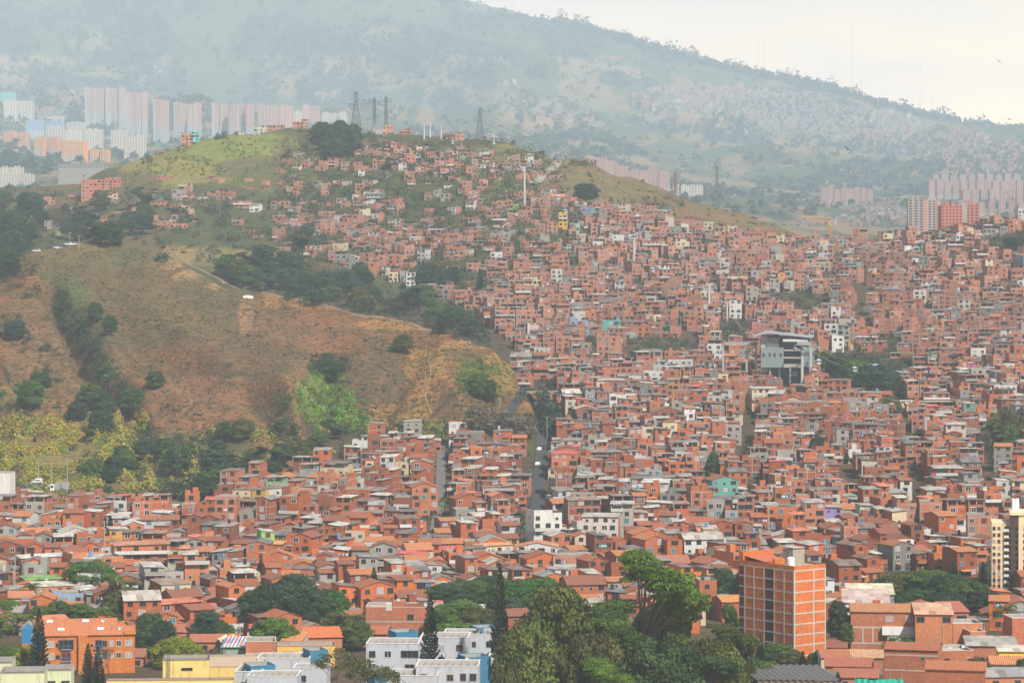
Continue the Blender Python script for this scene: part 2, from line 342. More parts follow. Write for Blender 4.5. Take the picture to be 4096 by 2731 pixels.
def grid_obj(name, mask, kind='structure'):
    """the part of the terrain sheet whose cells are in mask"""
    cell = mask[:-1, :-1]; ii, jj = np.nonzero(cell)
    idx = (np.arange(nU)[:, None]*nY+np.arange(nY)[None, :])
    quads = np.stack([idx[ii, jj], idx[ii+1, jj], idx[ii+1, jj+1], idx[ii, jj+1]], 1)
    used, inv = np.unique(quads, return_inverse=True); inv = inv.reshape(quads.shape)
    pts = np.stack([XX.ravel()[used], YY.ravel()[used], Z.ravel()[used]], 1)
    me = bpy.data.meshes.new(name)
    me.vertices.add(len(pts)); me.vertices.foreach_set('co', pts.ravel())
    me.loops.add(inv.size); me.loops.foreach_set('vertex_index', inv.ravel().astype(np.int32))
    me.polygons.add(len(inv)); me.polygons.foreach_set('loop_start', np.arange(0, inv.size, 4, dtype=np.int32)); me.polygons.foreach_set('loop_total', np.full(len(inv), 4, np.int32))
    me.update(calc_edges=True)
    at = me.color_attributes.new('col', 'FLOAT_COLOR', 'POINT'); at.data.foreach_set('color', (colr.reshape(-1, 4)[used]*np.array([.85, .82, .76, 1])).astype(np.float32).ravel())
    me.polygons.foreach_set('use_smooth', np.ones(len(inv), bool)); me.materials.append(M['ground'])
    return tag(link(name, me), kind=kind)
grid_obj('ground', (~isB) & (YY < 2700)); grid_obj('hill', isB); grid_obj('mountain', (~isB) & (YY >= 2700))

# ------------------------------------------------------------------ camera, sun, sky, air
cam = bpy.data.cameras.new('camera'); co = bpy.data.objects.new('camera', cam); COL.objects.link(co)
cam.sensor_width = 36; cam.lens = 36*F/1024; cam.shift_y = -(341-V0)/1024; cam.clip_start = 5; cam.clip_end = 20000
co.rotation_euler = (R(90), 0, 0); sc.camera = co
SUN = Vector((.42, -.62, .80)).normalized()
sl = bpy.data.lights.new('sun', 'SUN'); sl.energy = 5.0; sl.angle = R(1.5); sl.color = (1, .94, .84)
so = bpy.data.objects.new('sun', sl); COL.objects.link(so); so.rotation_euler = SUN.to_track_quat('Z', 'Y').to_euler()
w = bpy.data.worlds.new('World'); sc.world = w; w.use_nodes = True; nt = w.node_tree
bg = nt.nodes['Background']; VEIL = (1.75, 1.95, 2.6); LOW1 = (12.6, 9.4, 7.2); LOW2 = (16.5, 11.6, 6.8); sky = nt.nodes.new('ShaderNodeTexSky'); sky.sky_type = 'NISHITA'; sky.sun_disc = False
sky.sun_elevation = math.asin(SUN.z); sky.sun_rotation = math.atan2(SUN.x, SUN.y); sky.dust_density = 4; sky.air_density = 1.2; sky.altitude = 1500
# hazy overcast: neutral veil overhead, a warm bright band low over the horizon with soft greyer gaps
tc = nt.nodes.new('ShaderNodeTexCoord'); mp = nt.nodes.new('ShaderNodeMapping'); mp.inputs['Scale'].default_value = (5, 5, 24); nt.links.new(tc.outputs['Generated'], mp.inputs[0])
cn = nt.nodes.new('ShaderNodeTexNoise'); cn.inputs['Scale'].default_value = 1.5; cn.inputs['Detail'].default_value = 4; nt.links.new(mp.outputs[0], cn.inputs['Vector'])
def wmix(f, a, b):
    n = nt.nodes.new('ShaderNodeMix'); n.data_type = 'RGBA'
    for i, x in ((0, f), (6, a), (7, b)):
        if isinstance(x, tuple): n.inputs[i].default_value = (*x, 1)
        elif isinstance(x, float): n.inputs[i].default_value = x
        else: nt.links.new(x, n.inputs[i])
    return n.outputs[2]
def wmap(x, a, b, c=0., d=1.):
    n = nt.nodes.new('ShaderNodeMapRange'); n.inputs[1].default_value = a; n.inputs[2].default_value = b; n.inputs[3].default_value = c; n.inputs[4].default_value = d; nt.links.new(x, n.inputs[0]); return n.outputs[0]
sep = nt.nodes.new('ShaderNodeSeparateXYZ'); nt.links.new(tc.outputs['Generated'], sep.inputs[0])
veil = wmix(wmap(cn.outputs[0], .35, .65, .45, .8), sky.outputs[0], VEIL)
low = wmix(wmap(cn.outputs[0], .38, .6), LOW1, LOW2)
nt.links.new(wmix(wmap(sep.outputs[2], .03, .16), low, veil), bg.inputs[0]); bg.inputs[1].default_value = .1
def haze(density, color):
    me = bpy.data.meshes.new('haze'); x0, x1, y0, y1, z0, z1 = -4400, 4400, -60, 16300, float(Z.min())-1, float(Z.max())+12
    vs = [(x, y, z) for z in (z0, z1) for y in (y0, y1) for x in (x0, x1)]
    me.from_pydata(vs, [], [(0,2,3,1),(4,5,7,6),(0,1,5,4),(2,6,7,3),(0,4,6,2),(1,3,7,5)])
    o = tag(link('haze', me), 'pale blue haze hanging over the whole valley', 'haze', kind='stuff')
    m = bpy.data.materials.new('haze_air'); m.use_nodes = True; t = m.node_tree
    for n in list(t.nodes): t.nodes.remove(n)
    out = t.nodes.new('ShaderNodeOutputMaterial'); pv = t.nodes.new('ShaderNodeVolumePrincipled')
    pv.inputs['Color'].default_value = (*color, 1); pv.inputs['Density'].default_value = density; pv.inputs['Anisotropy'].default_value = -.3
    t.links.new(pv.outputs[0], out.inputs['Volume']); me.materials.append(m); return o
HAZE = haze(6.9e-5, (.64, .83, 1.0))
sc.view_settings.view_transform = 'Standard'; sc.view_settings.look = 'None'; sc.view_settings.exposure = .42; sc.view_settings.gamma = 1
cy = sc.cycles; cy.use_denoising = True; cy.max_bounces = 5; cy.diffuse_bounces = 2; cy.glossy_bounces = 1; cy.transmission_bounces = 2; cy.volume_bounces = 1; cy.transparent_max_bounces = 4; cy.caustics_reflective = False; cy.caustics_refractive = False
# ------------------------------------------------------------------ houses
BRK = [(.42,.11,.036), (.35,.092,.034), (.48,.135,.042), (.29,.082,.036), (.42,.135,.055), (.25,.075,.038), (.38,.115,.05)]
ORG = [(.58,.15,.032), (.55,.135,.03), (.50,.13,.036)]
WHT = [(.56,.56,.55), (.50,.49,.46), (.44,.44,.44)]
CRM = [(.54,.46,.30), (.48,.41,.30)]
GRY = [(.25,.24,.22), (.19,.185,.175), (.30,.28,.26)]
PNT = [(.12,.32,.28), (.50,.34,.10), (.20,.32,.16), (.18,.27,.38), (.42,.14,.16), (.16,.32,.27), (.50,.24,.10)]
TIN = [(.20,.185,.17), (.27,.245,.22), (.36,.33,.29), (.14,.13,.125), (.25,.18,.14), (.46,.43,.38), (.18,.11,.085), (.22,.20,.18), (.16,.12,.10)]
RED = [(.46,.10,.08), (.50,.16,.08)]
TILE = [(.36,.12,.055), (.30,.10,.05), (.46,.18,.07), (.24,.09,.055)]
def b4(c, a): return (c[0], c[1], c[2], a)
def win_mb(w, h, frame, pane, bars=1):
    mb = MB(); t = .09
    for (x0, x1, z0, z1) in ((-w/2-t, w/2+t, h, h+t), (-w/2-t, w/2+t, -t, 0), (-w/2-t, -w/2, 0, h), (w/2, w/2+t, 0, h)):
        mb.box(x0, x1, -.10, .02, z0, z1, 'paint', frame, 'flrtd')
    for k in range(bars):
        x = -w/2+w*(k+1)/(bars+1); mb.box(x-.035, x+.035, -.075, -.045, 0, h, 'paint', frame, 'flr')
    mb.face([(-w/2, -.04, 0), (w/2, -.04, 0), (w/2, -.04, h), (-w/2, -.04, h)], 'glass', pane)
    return mb
DK = (.018, .02, .024); 
WIN = [win_mb(1.15, 1.1, (.12,.11,.10), DK), win_mb(1.3, 1.15, (.62,.60,.56), (.03,.035,.04)), win_mb(1.0, 1.0, (.25,.16,.10), (.02,.02,.02)), win_mb(1.9, 1.2, (.10,.10,.10), DK, 2),
       win_mb(.6, .6, (.3,.26,.22), DK, 0), win_mb(1.2, 1.1, (.55,.53,.5), (.34,.33,.34)), win_mb(1.2, 1.2, (.4,.4,.4), (.05,.16,.20)), win_mb(1.15, 1.1, (.16,.1,.08), (.10,.03,.035))]
DOORM = [win_mb(1.0, 2.05, (.2,.19,.18), (.05,.035,.03), 0), win_mb(1.0, 2.05, (.5,.48,.45), (.10,.11,.12), 0), win_mb(2.4, 2.1, (.2,.2,.2), (.03,.03,.035), 3)]
WINME = [m.mesh('window') for m in WIN]; DOORME = [m.mesh('door') for m in DOORM]

def prism(mb, x0, x1, y0, y1, z0, hs, mat, col, fcol=None, faces='frbl'):
    """walls with four corner heights hs = (fl, fr, br, bl)"""
    fl, fr, br_, bl = hs; w, d = x1-x0, y1-y0
    if 'f' in faces: mb.face([(x0,y0,z0),(x1,y0,z0),(x1,y0,fr),(x0,y0,fl)], mat, fcol or col, [(0,z0),(w,z0),(w,fr),(0,fl)])
    if 'r' in faces: mb.face([(x1,y0,z0),(x1,y1,z0),(x1,y1,br_),(x1,y0,fr)], mat, col, [(0,z0),(d,z0),(d,br_),(0,fr)])
    if 'b' in faces: mb.face([(x1,y1,z0),(x0,y1,z0),(x0,y1,bl),(x1,y1,br_)], mat, col, [(0,z0),(w,z0),(w,bl),(0,br_)])
    if 'l' in faces: mb.face([(x0,y1,z0),(x0,y0,z0),(x0,y0,fl),(x0,y1,bl)], mat, col, [(0,z0),(d,z0),(d,fl),(0,bl)])
def sheet(mb, x0, x1, y0, y1, hs, mat, col, t=.1):
    fl, fr, br_, bl = hs; w, d = x1-x0, y1-y0
    T = [(x0,y0,fl+t),(x1,y0,fr+t),(x1,y1,br_+t),(x0,y1,bl+t)]; Bq = [(x0,y0,fl),(x1,y0,fr),(x1,y1,br_),(x0,y1,bl)]
    mb.face(T, mat, col, [(0,0),(w,0),(w,d),(0,d)]); mb.face(Bq[::-1], mat, col, [(0,0),(w,0),(w,d),(0,d)])
    for i in range(4):
        j = (i+1) % 4; mb.face([Bq[i], Bq[j], T[j], T[i]], mat, col)
def gable(mb, x0, x1, y0, y1, h, rise, mat, col, wcol, ax='x', ov=.45, wmb=None, wmat='wall'):
    """ridge along ax; gable walls go to wmb"""
    t = .14
    if ax == 'x':
        ym = (y0+y1)/2; X0, X1 = x0-ov*.5, x1+ov*.5; k = rise/(ym-y0)
        for (ya, yb, za, zb) in ((y0-ov, ym, h-ov*k, h+rise), (ym, y1+ov, h+rise, h-ov*k)):
            sl = math.hypot(yb-ya, zb-za)
            mb.face([(X0,ya,za+t),(X1,ya,za+t),(X1,yb,zb+t),(X0,yb,zb+t)], mat, col, [(0,0),(X1-X0,0),(X1-X0,sl),(0,sl)])
            mb.face([(X0,yb,zb),(X1,yb,zb),(X1,ya,za),(X0,ya,za)], mat, col)
            mb.face([(X0,ya,za),(X1,ya,za),(X1,ya,za+t),(X0,ya,za+t)], mat, col) if ya < ym-.01 and za < zb else None
            for X in (X0, X1): mb.face([(X,ya,za),(X,yb,zb),(X,yb,zb+t),(X,ya,za+t)], mat, col)
        if wmb:
            for X in (x0, x1): wmb.face([(X,y0,h),(X,y1,h),(X,ym,h+rise)] if X == x1 else [(X,y1,h),(X,y0,h),(X,ym,h+rise)], wmat, wcol, [(0,0),(y1-y0,0),((y1-y0)/2,rise)])
    else:
        xm = (x0+x1)/2; Y0, Y1 = y0-ov*.5, y1+ov*.5; k = rise/(xm-x0)
        for (xa, xb, za, zb) in ((x0-ov, xm, h-ov*k, h+rise), (xm, x1+ov, h+rise, h-ov*k)):
            sl = math.hypot(xb-xa, zb-za)
            mb.face([(xa,Y0,za+t),(xb,Y0,zb+t),(xb,Y1,zb+t),(xa,Y1,za+t)], mat, col, [(0,0),(0,sl),(Y1-Y0,sl),(Y1-Y0,0)])
            mb.face([(xa,Y1,za),(xb,Y1,zb),(xb,Y0,zb),(xa,Y0,za)], mat, col)
            for Yq in (Y0, Y1): mb.face([(xa,Yq,za),(xb,Yq,zb),(xb,Yq,zb+t),(xa,Yq,za+t)], mat, col)
        if wmb:
            for Yq in (y0, y1): wmb.face([(x0,Yq,h),(x1,Yq,h),(xm,Yq,h+rise)] if Yq == y0 else [(x1,Yq,h),(x0,Yq,h),(xm,Yq,h+rise)], wmat, wcol, [(0,0),(x1-x0,0),((x1-x0)/2,rise)])

def house_parts(h):
    """h: dict w d n fh col a front roof rcol seed ... -> dict of part name -> MB list, and window placements"""
    r = random.Random(h['seed']); w, d, n, fh = h['w'], h['d'], h['n'], h['fh']; x0, x1, y0, y1 = -w/2, w/2, 0., d
    wall, roof, extra = MB(), MB(), []
    col = b4(h['col'], h['a']); fc = b4(h['front'], .0) if h.get('front') else col
    H = n*fh; kind = h['roof']; rc = b4(h['rcol'], 0); z0 = h.get('z0', -4.5)
    wins = []
    def facade(side, wd, z, big=False):
        cnt = max(1, int(wd/2.7)) if side == 'f' else int(wd/3.6)
        if side != 'f' and r.random() < .45: return
        for k in range(cnt):
            if r.random() < (.14 if side == 'f' else .35): continue
            t = (k+.5+r.uniform(-.12, .12))/cnt
            wi = r.choice((0, 0, 0, 1, 2, 2, 3, 4, 5, 6, 7)) if side == 'f' else r.choice((0, 2, 4, 4))
            s = r.uniform(.95, 1.35)
            if side == 'f': p = (x0+wd*t, y0, z); rz = 0
            elif side == 'r': p = (x1, y0+wd*t, z); rz = R(90)
            else: p = (x0, y1-wd*t, z); rz = R(-90)
            wins.append(('w', wi, (p[0], p[1], z+.95), rz, (s, 1, s)))
    # upper terrace volume set back on one side
    setback = n >= 2 and kind in ('tin', 'flat') and r.random() < .38 and w > 6
    body_n = n-1 if setback else n
    if kind == 'open': body_n = n-1
    Hb = max(body_n, 0)*fh
    if kind == 'open':
        prism(wall, x0, x1, y0, y1, z0, (Hb+.9,)*4, 'wall', col, None if not h.get('front') else fc)
        wall.face([(x0+.1,y0+.15,Hb),(x1-.1,y0+.15,Hb),(x1-.1,y1,Hb),(x0+.1,y1,Hb)], 'conc')
        prism(wall, x0+(w*.45 if r.random() < .6 else .2), x1-.2, y0+d*.45, y1-.1, Hb, (H,)*4, 'wall', b4(h['col'], .5))
        for px in (x0+.15, 0, x1-.15): wall.box(px-.12, px+.12, y0+.04, y0+.28, Hb+.9, H, 'wall', (.4,.37,.33,0), 'flr')
        t = r.choice((-.5, .5, .3)); sheet(roof, x0-.35, x1+.35, y0-.5, y1+.3, (H, H, H+t*.4, H+t*.4), 'roof', rc)
    else:
        if setback:
            prism(wall, x0, x1, y0, y1, z0, (Hb+.8,)*4, 'wall', col, fc)
            roof.face([(x0+.1,y0+.1,Hb),(x1-.1,y0+.1,Hb),(x1-.1,y1-.1,Hb),(x0+.1,y1-.1,Hb)], 'paint', (.2,.175,.15,0))
            for (a_, b_, c_, e_) in ((x0+.12, x1-.12, y0+.12, y0+.12), ): pass
            if r.random() < .5: ax0, ax1 = x0, x0+w*r.uniform(.4, .65)
            else: ax0, ax1 = x1-w*r.uniform(.4, .65), x1
            ay0 = y0+r.choice((.0, d*.3)); 
            prism(wall, ax0+.01, ax1-.01, ay0+.01, y1-.01, Hb, (H-.2,)*4, 'wall', b4(h['col'], .5))
            wins.append(('w', r.choice((0, 2, 3)), ((ax0+ax1)/2, ay0+.01, Hb+.95), 0, (1, 1, 1)))
            sheet(roof, ax0-.35, ax1+.35, ay0-.4, y1+.3, (H-.2, H-.2+r.uniform(-.3,.4), H+r.uniform(-.1,.3), H+.1), 'roof', rc)
        elif kind == 'flat':
            prism(wall, x0, x1, y0, y1, z0, (H+.7,)*4, 'wall', col, fc)
            prism(wall, x0+.14, x1-.14, y1-.14, y0+.14, H, (H+.7,)*4, 'wall', (.33,.30,.27,0))
            for q in (((x0,y0),(x1,y0),(x1,y0+.14),(x0,y0+.14)), ((x0,y1-.14),(x1,y1-.14),(x1,y1),(x0,y1)), ((x0,y0+.14),(x0+.14,y0+.14),(x0+.14,y1-.14),(x0,y1-.14)), ((x1-.14,y0+.14),(x1,y0+.14),(x1,y1-.14),(x1-.14,y1-.14))):
                wall.face([(a, b, H+.7) for a, b in q], 'wall', (.36,.32,.28,0))
            roof.face([(x0+.14,y0+.14,H),(x1-.14,y0+.14,H),(x1-.14,y1-.14,H),(x0+.14,y1-.14,H)], 'paint', (.20,.175,.15,0))
            if r.random() < .4:
                q = x0+w*r.uniform(.3, .7); e = r.uniform(.5, 2.0); wall.box(x0+.01, q, y0+.15, y0+.3, H, H+.7+e, 'wall', b4(h['col'], .5), 'fbrt'); wall.box(x0+.01, x0+.16, y0+.31, y1-.15, H, H+.7+e*.8, 'wall', b4(h['col'], .5), 'lrbt')
            if r.random() < .5: roof.box(x1-2.4, x1-.4, y1-2.6, y1-.4, H, H+2.1, 'wall', b4(h['col'], .5), 'flrt')
        elif kind == 'tin':
            t = r.uniform(.25, .7); m = r.random()
            hs = (H, H, H+t, H+t) if m < .45 else ((H+t, H, H, H+t) if m < .75 else (H, H+t, H+t, H))
            prism(wall, x0, x1, y0, y1, z0, tuple(q+.02 for q in hs), 'wall', col, fc)
            ov = r.uniform(.2, .6); sheet(roof, x0-ov*.6, x1+ov*.6, y0-ov, y1+ov*.5, tuple(q+.03 for q in hs), 'roof', rc)
        else:                                   # tile or sheet gable
            prism(wall, x0, x1, y0, y1, z0, (H,)*4, 'wall', col, fc)
            gable(roof, x0, x1, y0, y1, H, min(w, d)*.5*r.uniform(.26, .42), 'tile' if kind == 'tile' else 'roof', rc, col, 'y' if r.random() < .45 or kind == 'gfront' else 'x', .45, wall)
    for k in range(body_n):
        facade('f', w, k*fh); facade('r', d, k*fh); facade('l', d, k*fh)
    if body_n: wins.append(('d', r.choice((0, 1, 1, 2)) if w > 6 else r.choice((0, 1)), (x0+w*r.choice((.25, .75)), y0-.02, 0), 0, (1, 1, 1)))
    if h.get('balc', r.random() < .45 and n >= 2) and kind != 'tile':
        fl = r.randrange(1, n) if n > 1 else 0; z = fl*fh; bx0, bx1 = (x0, x1) if r.random() < .5 else (x0, x0+w*.55)
        b = MB(); bc = b4(r.choice(WHT+GRY+[h['col']]+BRK), 0)
        b.box(bx0+.02, bx1-.02, y0-1.1, y0-.002, z-.16, z, 'conc', bc, 'flrtd'); b.box(bx0+.02, bx1-.02, y0-1.1, y0-1.0, z, z+.95, 'wall', bc, 'fbt'); b.box(bx0+.02, bx0+.12, y0-1.0, y0-.01, z, z+.95, 'wall', bc, 'lrt'); b.box(bx1-.12, bx1-.02, y0-1.0, y0-.01, z, z+.95, 'wall', bc, 'lrt')
        extra.append(('balcony', b))
    if r.random() < .3 and body_n:
        b = MB(); z = fh*r.choice((1, 1, 2) if n > 2 else (1,))-.35; q = x0+w*r.uniform(0, .4); q2 = min(x1, q+r.uniform(2, 4)); sheet(b, q, q2, y0-r.uniform(.9, 1.6), y0-.01, (z-.35, z-.35, z, z), 'roof', b4(r.choice(TIN+TILE), 0), .06); extra.append(('awning', b))
    if r.random() < .22 and kind in ('flat', 'tin'):
        b = MB(); tx = r.uniform(x0+1, x1-1); ty = r.uniform(y0+1.5, y1-1.5); tz = H+(.02 if kind == 'flat' else .75); tc = r.choice(((.03,.03,.035,0), (.03,.03,.035,0), (.12,.26,.42,0), (.4,.4,.38,0)))
        b.bar((tx, ty, tz-.4), (tx, ty, tz+1.0), .55, 'gloss', tc, 8, .5); b.bar((tx, ty, tz+1.0), (tx, ty, tz+1.15), .5, 'gloss', tc, 8, .2)
        extra.append(('water_tank', b))
    if r.random() < .14 and body_n:
        b = MB(); z = r.randrange(body_n)*fh+1.0; xx = x0+w*r.uniform(.1, .5)
        for k in range(r.randint(4, 7)):
            cc = r.choice(((.6,.6,.62), (.55,.1,.12), (.1,.15,.4), (.7,.7,.7), (.05,.05,.06), (.1,.4,.35))); b.face([(xx+k*.42, y0-.22, z), (xx+k*.42+.36, y0-.22, z), (xx+k*.42+.34, y0-.22, z+.8), (xx+k*.42+.02, y0-.22, z+.8)], 'paint', cc)
        extra.append(('laundry', b))
    return wall, roof, extra, wins

HS = []                                        # every house: dict with x Y z rz w d n ...
occ = {}
def occ_free(x, y, rad):
    gx, gy = int(x//16), int(y//16)
    for i in range(gx-1, gx+2):
        for j in range(gy-1, gy+2):
            for (ox, oy, orad) in occ.get((i, j), ()):
                if (ox-x)**2+(oy-y)**2 < (orad+rad)**2: return False
    return True
def occ_add(x, y, rad): occ.setdefault((int(x//16), int(y//16)), []).append((x, y, rad))
def inpoly(u, v, poly):
    c = False; j = len(poly)-1
    for i in range(len(poly)):
        a, b = poly[i], poly[j]
        if (a[1] > v) != (b[1] > v) and u < (b[0]-a[0])*(v-a[1])/(b[1]-a[1])+a[0]: c = not c
        j = i
    return c
def add_house(x, Y, rz, w, d, n, fh, col, a, roof, rcol, front=None, desc=None, z=None, **k):
    c, s = math.cos(rz), math.sin(rz)
    zz = min(float(gz(x+px*c-py*s, Y+px*s+py*c)) for px, py in ((-w/2, 0), (w/2, 0), (0, 0))) if z is None else z
    h = dict(x=x, Y=Y, z=zz+.15, rz=rz, w=w, d=d, n=n, fh=fh, col=col, a=a, roof=roof, rcol=rcol, front=front, desc=desc, seed=len(HS)*7919+13, **k)
    HS.append(h); occ_add(x-s*d/2, Y+c*d/2, max(w, d)*.5); return h
